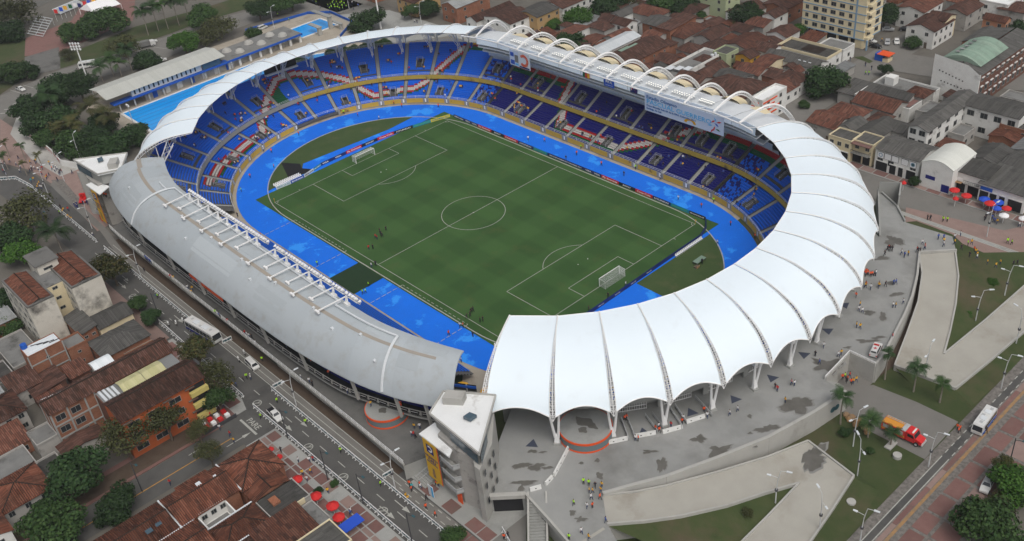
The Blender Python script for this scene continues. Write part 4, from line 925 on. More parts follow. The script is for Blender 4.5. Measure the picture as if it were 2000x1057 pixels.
for i0, i1, t0, t1, v in ((7,11,.62,.86,.9),(14,17,.14,.3,1.06),(19,24,.55,.8,1.05),(27,30,.62,.9,.93),(40,43,.5,.72,.92),(36,38,.14,.34,1.05),(43,46,.14,.36,.95),(22,25,.2,.34,.95)):
 k='roof_patch_%d' % round(v*100)
 if k not in M: M[k]=mat(k, (.40*v, .44*v, .46*v, 1),(.43*v, .465*v, .485*v, 1),.1,.85, world_pos=True, spec=.15)
 wroof(i0, i1,[t0,(t0*2+t1)/3,(t0+2*t1)/3, t1], k, 'sheet_patch', .05,.04)
def along(i0, i1, t): return [Vector(wpt(ST[i], t, .35)) for i in range(i0, i1+1)]
def across(i, t0, t1, n=14): return [Vector(wpt(ST[i], t0+(t1-t0)*k/n, .35)) for k in range(n+1)]
mb=MB(); mb.tube(across(12,1.0,.24)[0:],.28,6); mb.tube(along(10,12,.24)[::-1],.22,6); mb.tube(along(12,33,.1),.2,6); mb.tube(across(12,.24,.1),.2,6)
mb.tube(along(33,39,.22),.24,6); mb.tube(across(33,.22,.1),.24,6); mb.tube(across(39,.22,1.0),.32,6); mb.build('gutter_pipe', 'white_sheet', roofW)
for i, t in ((16,.47),(20,.47),(24,.47),(28,.47),(32,.47),(36,.47),(14,.5),(26,.65),(38,.75),(18,.72),(34,.6),(8,.7)):
 mb=MB(); p=wpt(ST[i], t); mb.box(p[0]-.3, p[1]-.3, p[2]-.1, p[0]+.3, p[1]+.3, p[2]+.35); mb.build('roof_vent', 'white_sheet', roofW)
for k, x in enumerate((-36.4,-31.6,-26.2,-21.3,-16.6,-11.8,-6.9,-2.2,6.1,11.2,15.8,20.7,25.5,30.4,35.5)):
 rk=bpy.data.objects.new('floodlight_rack', None); COL.objects.link(rk); rk.parent=roofW; rk.location=(x, -64.3,21); yb=-68.8 if k % 2 else -70.6
 mb=MB(); mb.beam((x-2.4, yb, 21.45),(x, -64.2,23.0),.24); mb.box(x-3.1, yb-.3,21.1, x-1.7, yb+.2,21.6)
 for s in (-.5,.5): mb.beam((x+s, -64.6,20.9),(x+s*.3,-64.2,23.0),.24)
 mb.box(x-.7,-64.9,20.8, x+.7,-64.0,21.4); mb.build('arm', 'white_steel', rk)
 mb=MB(); mb.beam((x-.3,-64.2,23.0),(x+4.0,-64.2,23.0),.12); mb.beam((x-.3,-63.6,22.3),(x+4.0,-63.6,22.3),.1); mb.build('rack_rail', 'white_steel', rk)
 mb=MB()
 for r in range(2):
  for i in range(4):
   c=Vector((x+.2+i*1.1+r*.4,-64.0+r*.6,23.9-r*.9))
   rows_=[[c+Vector((math.cos(t)*rr, yy, math.sin(t)*rr)) for t in [2*PI*q/8 for q in range(8)]] for rr, yy in ((.14,-.45),(.38,.15),(.32,.22))]
   mb.grid(rows_, 0, True); mb.face(rows_[-1],1); mb.face(rows_[0],0); mb.beam(c, c-Vector((0,0,.8)),.09)
 o=mb.build('floodlight', ['white_cloth', 'grey_steel'], rk); o['kind']='stuff'
uw=[i*.25 for i in range(0,41)]
mb=MB(); t=dict(r0=47.6, z0=1.25, dr=.8, dz=.5, n=24)
xs=(-60,60)
prof=[]
for k in range(24): prof += [(-(47.6+.8*k),1.25+.5*k),(-(47.6+.8*(k+1)),1.25+.5*k)]
mb.grid([[(-52, y, z) for y, z in prof],[(55, y, z) for y, z in prof]]); mb.build('terrace', 'terrace', west)
Vs=[]; mi=[]
for k in range(23):
 y=-(47.6+.8*k); z=1.25+.5*k
 for x in np.arange(-51,54,1.05):
  Vs += [(x, y-.2, z+.42),(x+1, y-.2, z+.42),(x+1, y-.6, z+.42),(x, y-.6, z+.42),(x, y-.6, z+.42),(x+1, y-.6, z+.42),(x+1, y-.72, z+.85),(x, y-.72, z+.85)]; mi += [1,1]
o=np_build('seat_block', Vs, np.arange(len(Vs)).reshape(-1,4), mi, SEATM, west); o['kind']='stuff'
EDGE=[(-77,-67.5),(-74,-71),(-67,-73.9),(-55,-75.2),(-30,-75.5),(0,-75.4),(17,-75.3),(30,-74.9),(42,-73.9),(52,-71.2),(62,-67.6),(72,-62)]
GAL=catmull(EDGE, 4)
def off(P, d):
 out=[]
 for i, p in enumerate(P):
  a=Vector(P[max(i-1,0)][:2]); b=Vector(P[min(i+1, len(P)-1)][:2]); dd=(b-a).normalized(); out.append((p[0]-dd.y*d, p[1]+dd.x*d))
 return out
GI=off(GAL, 7.0); GW=off(GAL, 4.6)
mb=MB(); lo, hi=6.2,6.7
mb.grid([[(p[0], p[1], lo),(p[0], p[1], hi),(q[0], q[1], hi),(q[0], q[1], lo)] for p, q in zip(GAL, GI)]); mb.build('gallery_floor', 'black', west)
mb=MB(); g1, g2=off(GAL, 2.2), off(GAL, 3.0)
mb.grid([[(p[0], p[1],6.74),(q[0], q[1],6.74)] for p, q in zip(g1[14:], g2[14:])]); mb.build('floor_stripe', 'navy_paint', west)
for i in range(0, len(GAL)-1):
 mb=MB(); p, q=Vector((*GAL[i],0)), Vector((*GAL[i+1],0))
 z_=lambda h: Vector((0,0, h))
 d=(q-p).normalized(); n=Vector((-d.y, d.x, 0))
 mb.hexa([p+z_(5.7), q+z_(5.7), q+n*.35+z_(5.7), p+n*.35+z_(5.7), p+z_(6.75), q+z_(6.75), q+n*.35+z_(6.75), p+n*.35+z_(6.75)],0)
 mb.beam(p+z_(7.65)+n*.15, q+z_(7.65)+n*.15,.14, mi=1); mb.beam(p+d*.5+z_(7.25)-n*.03, q-d*.5+z_(7.25)-n*.03,.09, mi=2); mb.beam(p+z_(6.7)+n*.15, p+z_(7.7)+n*.15,.3, mi=1)
 mb.hexa([p+d*.4+z_(6.7)-n*.05, q-d*.4+z_(6.7)-n*.05, q-d*.4+z_(6.7)+n*.02, p+d*.4+z_(6.7)+n*.02, p+d*.4+z_(7.5)-n*.05, q-d*.4+z_(7.5)-n*.05, q-d*.4+z_(7.5)+n*.02, p+d*.4+z_(7.5)+n*.02],3)
 mb.build('balustrade', ['concrete', 'concrete_light', 'white_steel', 'black'], west)
for i in range(0, len(GW)-1):
 p, q=Vector((*GW[i],0)), Vector((*GW[i+1],0)); mb=MB(); d=(q-p).normalized(); n=Vector((-d.y, d.x, 0))
 top=13.0 if GW[i][0] > -60 else 13.0
 mb.face([p+z_(6.7), q+z_(6.7), q+z_(top), p+z_(top)],0)
 mb.beam(p+z_(6.7)-n*.1, p+z_(top)-n*.1,.25, mi=1); mb.beam(p+z_(9.7)-n*.12, q+z_(9.7)-n*.12,.3,.35, mi=1); mb.beam(p+z_(11.2)-n*.12, q+z_(11.2)-n*.12,.12, mi=1); mb.beam(p+z_(12.4)-n*.12, q+z_(12.4)-n*.12,.3,.5, mi=2)
 mb.build('glazed_bay', ['glass', 'frame_white', 'blue_paint' if GW[i][0] > 40 else 'dark_steel'], west)
mb=MB(); gl=off(GAL, 3.5); mb.grid([[(p[0], p[1],0),(p[0], p[1],6.3)] for p in gl]); mb.build('base_wall', 'concrete_dark', west)
for i in range(4,48,4):
 a, b=wpt(ST[i],.96), wpt(ST[i],.985); mb=MB()
 mb.beam((a[0], a[1]+1.0,6.7),(b[0], b[1]+.5,13.6),.45,.6); mb.build('roof_column', 'concrete_light', west)
for x0, x1 in ((-21.0,-12.6),(-12.2,-4.0)):
 mb=MB(); mb.hexa([(x0,-76.2,9.6),(x1,-76.2,9.6),(x1,-76.1,9.6),(x0,-76.1,9.6),(x0,-76.2,12.4),(x1,-76.2,12.4),(x1,-76.1,12.4),(x0,-76.1,12.4)]); mb.build('hanging_screen', 'orange', west)
for x0, x1 in ((5.5,8.6),(-24.0,-21.6)):
 mb=MB(); mb.box(x0,-71.5,6.75, x1,-71.2,9.0); mb.build('orange_panel', 'orange', west)
DK=[(-72.5,-76.6),(-66,-76.9),(-60,-77.0),(-20,-77.2),(20,-77.2),(50,-77.3),(68.3,-77.6)]
deck=thing('raised_deck', 'raised grey walkway deck with a white railing beside the avenue', 'walkway', (0,-76,0))
poly=DK+[(71.5,-67.5),(66,-62),(50,-66),(0,-70),(-50,-70),(-70,-66),(-74,-71)]
mb=MB(); mb.prism(poly, 3.2,3.8, bottom=True); mb.build('slab', 'concrete_dark', deck)
wp=[(p[0], p[1]+1.6) for p in DK[:-1]]+[(68.2,-76.4)]
mb=MB(); mb.grid([[(p[0], p[1],0),(p[0], p[1],3.25)] for p in wp]); mb.face([(68.35,-77.6,0),(71.55,-67.5,0),(71.55,-67.5,3.8),(68.35,-77.6,3.8)]); mb.build('retaining_wall', 'concrete', deck)
mb=MB(); DD=[]
for a, b in zip(DK[:-1], DK[1:]):
 n=max(1, int(math.hypot(b[0]-a[0], b[1]-a[1])/2.0)); DD += [(a[0]+(b[0]-a[0])*k/n, a[1]+(b[1]-a[1])*k/n) for k in range(n)]
DD.append(DK[-1])
for a, b in zip(DD[:-1], DD[1:]):
 mb.hexa([(a[0], a[1],3.2),(b[0], b[1],3.2),(b[0], b[1]+.35,3.2),(a[0], a[1]+.35,3.2),(a[0], a[1],4.25),(b[0], b[1],4.25),(b[0], b[1]+.35,4.25),(a[0], a[1]+.35,4.25)])
mb.build('parapet', 'concrete_light', deck)
mb=MB()
for a, b in zip(DD[:-1], DD[1:]):
 for h in (4.7,5.15): mb.beam((a[0], a[1]+.17, h),(b[0], b[1]+.17, h),.08)
 mb.beam((a[0], a[1]+.17,4.2),(a[0], a[1]+.17,5.2),.09)
mb.build('railing', 'white_steel', deck)
stp=thing('entrance_steps', 'broad concrete steps climbing from the avenue beside the south tower', 'steps', (75,-74,0))
for k in range(20):
 o=MB(); f=k/20; o_x=71.6+6.0; y0=-76.6+f*9.5
 o.hexa([(68.6+f*3, y0,0),(73.2+f*.4, y0,0),(73.2+f*.4, y0+.5,0),(68.6+f*3+.15, y0+.5,0),(68.6+f*3, y0,.19*(k+1)),(73.2+f*.4, y0,.19*(k+1)),(73.2+f*.4, y0+.5,.19*(k+1)),(68.6+f*3+.15, y0+.5,.19*(k+1))])
 o.build('step', 'concrete', stp)
mb=MB()
for t in (.35,.62):
 p=Vector((68.6+4.4*t, -76.6,.2)); q=p+Vector((1.9,9.5,3.8)); u1=Vector((0,0,.95)); mb.beam(p+u1, q+u1,.08)
 for k in range(6): c=p.lerp(q, k/5); mb.beam(c, c+u1,.07)
mb.build('handrail', 'grey_steel', stp)
# ---- corner towers: flat white roof, sloped canopy, balconies, yellow banner
def tower(name, label, c, banner, mirror):
 """c: function mapping SE tower coordinates to place (the NW one is its mirror)"""
 t=thing(name, label, 'tower', (*c(80,-68),0))
 A, B, Cc, D=(71.2,-66.9),(79.6,-61.3),(88.8,-73.4),(74.0,-72.3)
 def pr(poly, z0, z1, m, nm): mb=MB(); mb.prism([c(*p) for p in poly], z0, z1, bottom=True); return mb.build(nm, m, t)
 pr([(85.8,-68.0),(79.6,-61.8),(77.6,-62.6),(84.6,-72.0),(87.8,-74.1),(89.1,-74.0)],0,14.2, 'concrete_light', 'stair_core')
 pr([(74.5,-69.0),(78.4,-64.2),(86.0,-72.6),(82.2,-73.6),(76,-73.2)],0,14.2, 'wall_grey', 'core_wall')
 pr([(71.6,-67.0),(79.4,-61.8),(88.4,-73.2),(80.0,-72.6),(74.2,-72.0)],14.2,17.4, 'concrete', 'top_storey')
 for p, q in (((79.6,-72.8),(88.3,-73.45)),((88.75,-73.0),(85.2,-68.4))):
  mb=MB(); p, q=c(*p), c(*q); mb.face([(*p, 14.6),(*q, 14.6),(*q, 16.9),(*p, 16.9)]); mb.build('window', 'glass_blue', t)
 P=[(70.9,-66.9),(79.6,-60.9),(89.2,-73.6),(73.8,-72.8)]
 pr(P, 17.4,17.9, 'flat_white', 'roof_slab'); mb=MB()
 for i in range(4): p, q=c(*P[i]), c(*P[(i+1) % 4]); mb.beam((*p, 18.0),(*q, 18.0),.3,.35)
 mb.build('roof_edge', 'concrete_light', t)
 mb=MB(); mb.prism([c(72.6,-67.2), c(75.8,-65.0), c(77.0,-67.0), c(73.8,-69.4)],17.9,19.6); mb.build('roof_house', 'concrete_light', t)
 mb=MB(); mb.prism([c(80.2,-68.0), c(81.8,-67.6), c(81.8,-69.2), c(80.2,-69.6)],18.2,18.9); mb.build('roof_unit', 'glass_blue', t)
 mb=MB(); q=[c(71.9,-74.8), c(81.2,-74.9), c(80.0,-72.4), c(72.6,-71.2)]; zz=[12.9,12.9,13.6,13.8]
 mb.hexa([(*p, z-.35) for p, z in zip(q, zz)]+[(*p, z) for p, z in zip(q, zz)]); mb.build('entrance_canopy', 'flat_white', t)
 pr([(76.6,-69.5),(81.6,-69.5),(82.0,-73.3),(77.4,-72.6)],0,13, 'concrete_dark', 'balcony_recess')
 for z in (3.0,6.2,9.4):
  pr([(77.6,-74.6),(81.6,-74.9),(82.4,-73.2),(77.0,-72.4)], z, z+.3, 'concrete', 'balcony_slab')
  mb=MB(); Q=[(77.6,-74.6),(81.6,-74.9),(82.4,-73.2)]
  for i in range(2):
   p, q=Vector((*c(*Q[i]), z+.3)), Vector((*c(*Q[i+1]), z+.3)); h=Vector((0,0,1.0)); k=Vector((.08,.08,0))
   mb.hexa([p, q, q+k, p+k, p+h*.75, q+h*.75, q+k+h*.75, p+k+h*.75]); mb.beam(p+h, q+h, .14)
  mb.build('balcony_rail', 'grey_steel', t)
 for k, (x, y) in enumerate(((88.75,-73.0),(87.4,-70.6),(86.2,-68.6))):
  for z in (4.2,8.0,11.4):
   mb=MB(); p, q=c(x+.28, y+.02), c(x+.28-.4, y+.02+.72); mb.face([(*p, z),(*q, z),(*q, z+1.6),(*p, z+1.6)]); mb.build('slit_window', 'glass', t)
 mb=MB(); p, q=c(80.6,-74.2), c(82.0,-74.2); mb.hexa([(*p, 0),(*q, 0),(q[0]+.1, q[1]+.1,0),(p[0]+.1, p[1]+.1,0),(*p, 2.9),(*q, 2.9),(q[0]+.1, q[1]+.1,2.9),(p[0]+.1, p[1]+.1,2.9)]); mb.build('door', 'orange', t)
 return t
tower('south_tower', 'grey concrete stair tower with white flat roof beside the south canopy', lambda x, y: (x, y), True, False)
tower('north_tower', 'grey concrete stair tower with white flat roof beside the north west plaza', lambda x, y: (-x-5.0, y), True, True)
def big_banner(P, label, msg, mirrored):
 """hanging cloth banner: corner points bottom-left, bottom-right, top-right, top-left"""
 b=thing('banner', label, 'banner', P[0], 'tall yellow banners hanging on the towers')
 mb=MB(); P=[Vector(p) for p in P]; n=(P[1]-P[0]).cross(P[3]-P[0]).normalized()
 mb.hexa([P[0], P[1], P[1]-n*.08, P[0]-n*.08, P[3], P[2], P[2]-n*.08, P[3]-n*.08]); mb.build('cloth', 'yellow_banner_plain', b)
 ux=(P[1]-P[0]).normalized(); uz=(P[3]-P[0]).normalized(); W_=(P[1]-P[0]).length; H_=(P[3]-P[0]).length; c=lambda u, v: P[0]+ux*W_*u+uz*H_*v+n*.05
 text_mesh('lettering', 'WELCOME TO', W_*.145, 'navy_paint', c(.5,.6), ux, uz, b); text_mesh('lettering', 'CALI', W_*.27, 'navy_paint', c(.5,.52), ux, uz, b)
 text_mesh('lettering', 'FIFA U-20 World Cup', W_*.085, 'navy_paint', c(.5,.45), ux, uz, b)
 mb=MB(); q=[c(.25,.72), c(.75,.72), c(.75,.93), c(.25,.93)]; mb.face([p+n*.02 for p in q]); mb.build('emblem_panel', 'navy_paint', b)
 mb=MB(); cc=c(.5,.84)+n*.06
 for k in range(14):
  a0, a1=-2.2+k*.33,-2.2+(k+1)*.33; r0, r1=W_*.1, W_*.19
  mb.face([cc+(ux*math.cos(a)+uz*math.sin(a))*r for a, r in ((a0, r0),(a0, r1),(a1, r1),(a1, r0))])
 mb.build('emblem_ring', 'white_cloth', b)
 mb=MB(); q=[c(.4,.08), c(.6,.08), c(.58,.32), c(.42,.32)]; mb.face([p+n*.02 for p in q]); q=[c(.36,.14), c(.64,.14), c(.6,.2), c(.4,.2)]; mb.face([p+n*.04 for p in q]); mb.build('emblem_cup', 'tactile', b)
 mb=MB(); P2=[P[1], P[1]+ux*.35, P[2]+ux*.35, P[2]]; mb.face(P2); mb.build('side_strip', 'orange', b)
M['yellow_banner_plain']=mat('yellow_banner_plain', (0.66,0.40,0.03,1),(0.6,0.35,0.03,1),0.4,0.7)
big_banner([(73.1,-75.0,2.6),(77.4,-75.1,2.6),(77.4,-75.1,12.8),(73.1,-75.0,12.8)], 'tall yellow welcome banner hanging on the tower by the stair to the deck', '', False)
big_banner([(-82.4,-75.2,2.4),(-79.0,-75.1,2.4),(-79.0,-75.1,12.8),(-82.4,-75.2,12.8)], 'tall yellow welcome banner hanging on the tower by the north west plaza', '', True)
# ==== houses
def slope(mb, E0, ud, W_, up, a=0.0, b=0.0, corr=None, mi=0, amp=.15):
 """roof plane from an eave: start E0, unit eave direction ud, width W_, vector up to the ridge, insets a/b of the hips"""
 E0, ud, up=Vector(E0), Vector(ud), Vector(up); Lu=up.length; nn=ud.cross(up).normalized()
 if nn.z < 0: nn=-nn
 def top(x):
  t=1.0
  if a > 0: t=min(t, x/a)
  if b > 0: t=min(t, (W_-x)/b)
  return max(t, 0.0)
 if corr:
  n=max(2, int(W_/corr)*2); xs=[W_*i/n for i in range(n+1)]
 else: xs=sorted(set([0, W_]+([a] if a else [])+([W_-b] if b else [])))
 for i in range(len(xs)-1):
  x0, x1=xs[i], xs[i+1]; t0, t1=top(x0), top(x1)
  o0=nn*(amp if corr and i % 2 else 0); o1=nn*(amp if corr and (i+1) % 2 else 0)
  P=[E0+ud*x0+o0, E0+ud*x1+o1, E0+ud*x1+up*t1+o1, E0+ud*x0+up*t0+o0]
  uv=[(x0, Lu),(x1, Lu),(x1, Lu*(1-t1)),(x0, Lu*(1-t0))]
  if t0 < 1e-6 and t1 < 1e-6: continue
  if t1 < 1e-6: P.pop(2); uv.pop(2)
  elif t0 < 1e-6: P.pop(3); uv.pop(3)
  mb.face(P, mi, uv)
WIN={}
def window_mesh(w, h, kind='w'):
 k=(round(w, 2), round(h, 2), kind)
 if k not in WIN:
  mb=MB(); f = .09
  mb.box(-w/2-f, -.06,0-f, w/2+f, .02,0,0, True); mb.box(-w/2-f, -.06, h, w/2+f, .02, h+f, 0, True)
  mb.box(-w/2-f, -.06,0,-w/2,.02, h, 0); mb.box(w/2,-.06,0, w/2+f, .02, h, 0); mb.box(-.03,-.05,0,.03,.02, h, 0)
  fr=mb.build('window', 'frame_white', link=False)
  p=MB(); p.face([(-w/2,-.012,0),(w/2,-.012,0),(w/2,-.012, h),(-w/2,-.012, h)]); WIN[k]=(fr, p.build('pane', 'glass', link=False))
 return WIN[k]
def add_window(par, x, y, z, face, w=1.2, h=1.2, name='window', mats=None):
 """face '-y' or '+x': wall the window sits on (coordinates in the world)"""
 fr, pn=window_mesh(w, h); o=bpy.data.objects.new(name, fr); COL.objects.link(o); o.parent=par
 o.location=Vector((x, y, z))-parent_origin(par)
 if face == '+x': o.rotation_euler=(0,0, PI/2)
 p=bpy.data.objects.new('pane', pn); COL.objects.link(p); p.parent=o
 return o
def house(label, x0, y0, x1, y1, h, roof='gx', rm='brown_tile', wm='wall_white', rise=None, win=(2,3,3), eave=.45, corr=None, name='house', cat='house', group=None,
   parapet=.5, ww=1.1, wh=1.15, z0=0.0, pm=None, door=True, wz=3.0, skip_x=False, rmat2=None, ridge=True):
 t=thing(name, label, cat, ((x0+x1)/2,(y0+y1)/2, z0), group)
 W_, D_=x1-x0, y1-y0; mb=MB()
 flat=roof == 'flat'
 mb.box(x0, y0, z0, x1, y1, h if not flat else h+.01)
 if rise is None: rise={'gx': D_*.21, 'gy': W_*.21, 'hip': min(W_, D_)*.2}.get(roof, 1.2); rise=min(rise, 3.0)
 e=eave; R=MB(); caps=[]
 if roof == 'gx':      # ridge parallel to x
  for xx in (x0, x1): mb.face([(xx, y0, h),(xx, y1, h),(xx, (y0+y1)/2, h+rise)])
  k=rise/(D_/2); dz=-e*k
  slope(R, (x0-e*.6, y0-e, h+dz+.12),(1,0,0), W_+1.2*e, (0, D_/2+e, rise-dz), corr=corr)
  slope(R, (x1+e*.6, y1+e, h+dz+.12),(-1,0,0), W_+1.2*e, (0,-D_/2-e, rise-dz), corr=corr)
  caps.append(((x0-e*.6,(y0+y1)/2, h+rise+.15),(x1+e*.6,(y0+y1)/2, h+rise+.15)))
 elif roof == 'gy':
  for yy in (y0, y1): mb.face([(x0, yy, h),(x1, yy, h),((x0+x1)/2, yy, h+rise)])
  k=rise/(W_/2); dz=-e*k
  slope(R, (x0-e, y1+e*.6, h+dz+.12),(0,-1,0), D_+1.2*e, (W_/2+e, 0, rise-dz), corr=corr)
  slope(R, (x1+e, y0-e*.6, h+dz+.12),(0,1,0), D_+1.2*e, (-W_/2-e, 0, rise-dz), corr=corr)
  caps.append((((x0+x1)/2, y0-e*.6, h+rise+.15),((x0+x1)/2, y1+e*.6, h+rise+.15)))
 elif roof == 'hip':
  m_=min(W_, D_)/2+e; zz=h+.1-e*.35
  a, b, c, d=(x0-e, y0-e, zz),(x1+e, y0-e, zz),(x1+e, y1+e, zz),(x0-e, y1+e, zz); Wx, Dy=W_+2*e, D_+2*e
  up=rise+e*.35
  slope(R, a, (1,0,0), Wx, (0, m_, up), m_, m_, corr); slope(R, c, (-1,0,0), Wx, (0,-m_, up), m_, m_, corr)
  slope(R, b, (0,1,0), Dy, (-m_, 0, up), m_, m_, corr); slope(R, d, (0,-1,0), Dy, (m_, 0, up), m_, m_, corr)
  zr=zz+up+.04
  if W_ >= D_: r0, r1=(x0-e+m_, (y0+y1)/2, zr),(x1+e-m_, (y0+y1)/2, zr)
  else: r0, r1=((x0+x1)/2, y0-e+m_, zr),((x0+x1)/2, y1+e-m_, zr)
  caps.append((r0, r1))
  if W_ >= D_: caps += [(a, r0),(d, r0),(b, r1),(c, r1)]
  else: caps += [(a, r0),(b, r0),(c, r1),(d, r1)]
 elif roof in ('sx+', 'sx-', 'sy+', 'sy-'):   # lean-to, falling towards the named side
  s=roof[1:]
  if s == 'y-': slope(R, (x0-e, y0-e, h+.1),(1,0,0), W_+2*e, (0, D_+2*e, rise), corr=corr); P=[(x0, y0),(x1, y0),(x1, y1),(x0, y1)]
  elif s == 'y+': slope(R, (x1+e, y1+e, h+.1),(-1,0,0), W_+2*e, (0,-D_-2*e, rise), corr=corr)
  elif s == 'x+': slope(R, (x1+e, y0-e, h+.1),(0,1,0), D_+2*e, (-W_-2*e, 0, rise), corr=corr)
  else: slope(R, (x0-e, y1+e, h+.1),(0,-1,0), D_+2*e, (W_+2*e, 0, rise), corr=corr)
  zf={'y-': (h, h, h+rise, h+rise), 'y+': (h+rise, h+rise, h, h), 'x+': (h+rise, h, h, h+rise), 'x-': (h, h+rise, h+rise, h)}[s]
  c4=[(x0, y0),(x1, y0),(x1, y1),(x0, y1)]
  for i in range(4):
   j=(i+1) % 4; mb.face([(*c4[i], h),(*c4[j], h),(*c4[j], zf[j]),(*c4[i], zf[i])])
 elif roof == 'barrel':
  n=10; arc=[((x0-.2)+(W_+.4)*i/n, h+.05+rise*math.sin(PI*i/n)) for i in range(n+1)]; s=0
  for i in range(n):
   l=math.hypot(arc[i+1][0]-arc[i][0], arc[i+1][1]-arc[i][1])
   R.face([(arc[i][0], y0-.1, arc[i][1]),(arc[i+1][0], y0-.1, arc[i+1][1]),(arc[i+1][0], y1+.1, arc[i+1][1]),(arc[i][0], y1+.1, arc[i][1])],0,[(0, s),(0, s+l),(D_, s+l),(D_, s)]); s += l
  for yy in (y0, y1): mb.face([(x0, yy, h)]+[(x, yy, z) for x, z in arc]+[(x1, yy, h)])
 elif flat:
  R.face([(x0, y0, h+.03),(x1, y0, h+.03),(x1, y1, h+.03),(x0, y1, h+.03)],0,[(0,0),(W_, 0),(W_, D_),(0, D_)])
 mb.build('wall', wm, t)
 ro=R.build('roof', rm, t)
 if not flat:
  sm=ro.modifiers.new('thickness', 'SOLIDIFY'); sm.thickness = .14; sm.offset=-1
 if flat and parapet:
  q=MB(); w = .2
  for a, b, c, d in ((x0, y0, x1, y0+w),(x0, y1-w, x1, y1),(x0, y0+w, x0+w, y1-w),(x1-w, y0+w, x1, y1-w)): q.box(a, b, h-.1, c, d, h+parapet)
  q.build('parapet', pm or wm, t)
 if caps and ridge and corr:
  for c in caps:
   q=MB(); q.tube([Vector(c[0]), Vector(c[1])],.16,6); q.build('ridge_cap', rm if isinstance(rm, str) else rm, ro)
 nf, nx, ny=win
 fh=(h-z0)/max(nf, 1)
 for f in range(nf):
  z=z0+fh*f+fh*.36
  for i in range(nx):
   if f == 0 and i == nx//2 and door:
    q=MB(); xx=x0+W_*(i+.5)/nx; q.box(xx-.5, y0-.05, z0, xx+.5, y0+.02, z0+2.1); q.build('door', 'bark', t); continue
   add_window(t, x0+W_*(i+.5)/nx, y0, z, '-y', ww, wh)
  for i in range(ny): add_window(t, x1, y0+D_*(i+.5)/ny, z, '+x', ww, wh)
 return t
def part_box(t, name, m, x0, y0, z0, x1, y1, z1, bottom=True):
 mb=MB(); mb.box(x0, y0, z0, x1, y1, z1,0, bottom); return mb.build(name, m, t)
def skylight(t, x0, y0, x1, y1, z, m='white_sheet'): return part_box(t, 'skylight', m, x0, y0, z, x1, y1, z+.12)
def tank(t, x, y, z, m='blue_paint', r=.6):
 mb=MB(); mb.cyl(x, y, z, z+1.1, r, r*.9,12); mb.cyl(x, y, z+1.1, z+1.25, r*.95, r*.3,12); return mb.build('water_tank', m, t)
def balcony(t, x0, y0, x1, y1, z, m='frame_white'):
 part_box(t, 'balcony', m, x0, y0, z, x1, y1, z+.2); mb=MB()
 for p, q in (((x0, y0),(x1, y0)),((x1, y0),(x1, y1))):
  mb.beam((*p, z+1.1),(*q, z+1.1),.08)
  n=max(2, int(math.hypot(q[0]-p[0], q[1]-p[1])/.5))
  for i in range(n+1): mb.beam((p[0]+(q[0]-p[0])*i/n, p[1]+(q[1]-p[1])*i/n, z+.2),(p[0]+(q[0]-p[0])*i/n, p[1]+(q[1]-p[1])*i/n, z+1.1),.04)
 mb.build('balcony_rail', 'dark_steel', t)
# ---- lower left block
C3 = .42; M['brick_paint']=mat('brick_paint', (.5,.06,.04,1), rough=.8)
M['yellow_sheet']=tile_mat('yellow_sheet', [(0.44,0.42,0.22,1),(0.47,0.45,0.25,1),(0.5,0.47,0.27,1)],.5,3, stain=(0.35,0.33,0.2,1), bump=.3, wave=False)
M['yellow_balcony']=mat('yellow_balcony', (0.5,0.42,0.14,1), rough=.8)
t=thing('apartment_block', 'stained white four storey apartment block with two red tile roofs and a stair core', 'apartment block', (-45,-102,0))
for nm, (x0, y0, x1, y1), nx in (('a', (-53.6,-111.6,-35.8,-104.9),5),('b', (-53.8,-100.6,-35.4,-92.7),0)):
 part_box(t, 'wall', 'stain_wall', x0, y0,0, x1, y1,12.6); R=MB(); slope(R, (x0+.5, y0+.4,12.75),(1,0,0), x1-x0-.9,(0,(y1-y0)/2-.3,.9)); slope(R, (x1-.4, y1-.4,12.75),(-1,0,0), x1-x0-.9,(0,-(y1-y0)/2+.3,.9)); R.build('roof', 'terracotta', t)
 q=MB(); q.tube([(x0+.5,(y0+y1)/2+.1,13.68),(x1-.4,(y0+y1)/2+.1,13.68)],.14,6); q.build('ridge_cap', 'terracotta', t)
 q=MB()
 for a, b, c, d in ((x0, y0, x1, y0+.45),(x0, y1-.45, x1, y1),(x0, y0+.45, x0+.5, y1-.45),(x1-.45, y0+.45, x1, y1-.45)): q.box(a, b, 12.5, c, d, 13.0)
 q.build('parapet', 'concrete_dark', t)
 for f in range(4):
  for i in range(5): add_window(t, x0+2+3.4*i, y0,1.3+3*f, '-y', 1.7,1.3)
part_box(t, 'wall', 'wall_cream', -52,-104.9,0,-41.5,-100.6,12.2); part_box(t, 'roof', 'flat_grey', -52,-104.9,12.2,-41.5,-100.6,12.4)
part_box(t, 'stair_core', 'stain_wall', -56,-103.6,0,-48.6,-98.2,15.0); part_box(t, 'roof', 'concrete_dark', -56.4,-104.1,15.0,-48.2,-97.8,15.35)
for z in (2,5,8,11): add_window(t, -41.5,-102.8, z, '+x', 1.2,.7)
add_window(t, -48.6,-101,13.2, '+x', 2.2,.6)
for z in (4.5,7.5,10.5): add_window(t, -39,-100.6, z, '-y', .7,.6); add_window(t, -37.2,-100.6, z, '-y', .7,.6)
house('low house with grey sheet roof and cream gable wall beside the stained apartment block', -32.6,-100.2,-25.8,-91.4,4.6, 'gy', 'fibre_cement', 'wall_cream', 1.4,(1,0,2), door=False)
house('brick annex with flat grey roof joined to the cream gable house', -37,-104.5,-26.5,-100.6,5.0, 'sy-', 'fibre_cement', 'brick', .8,(2,0,2), door=False, ww=.8, wh=.6)
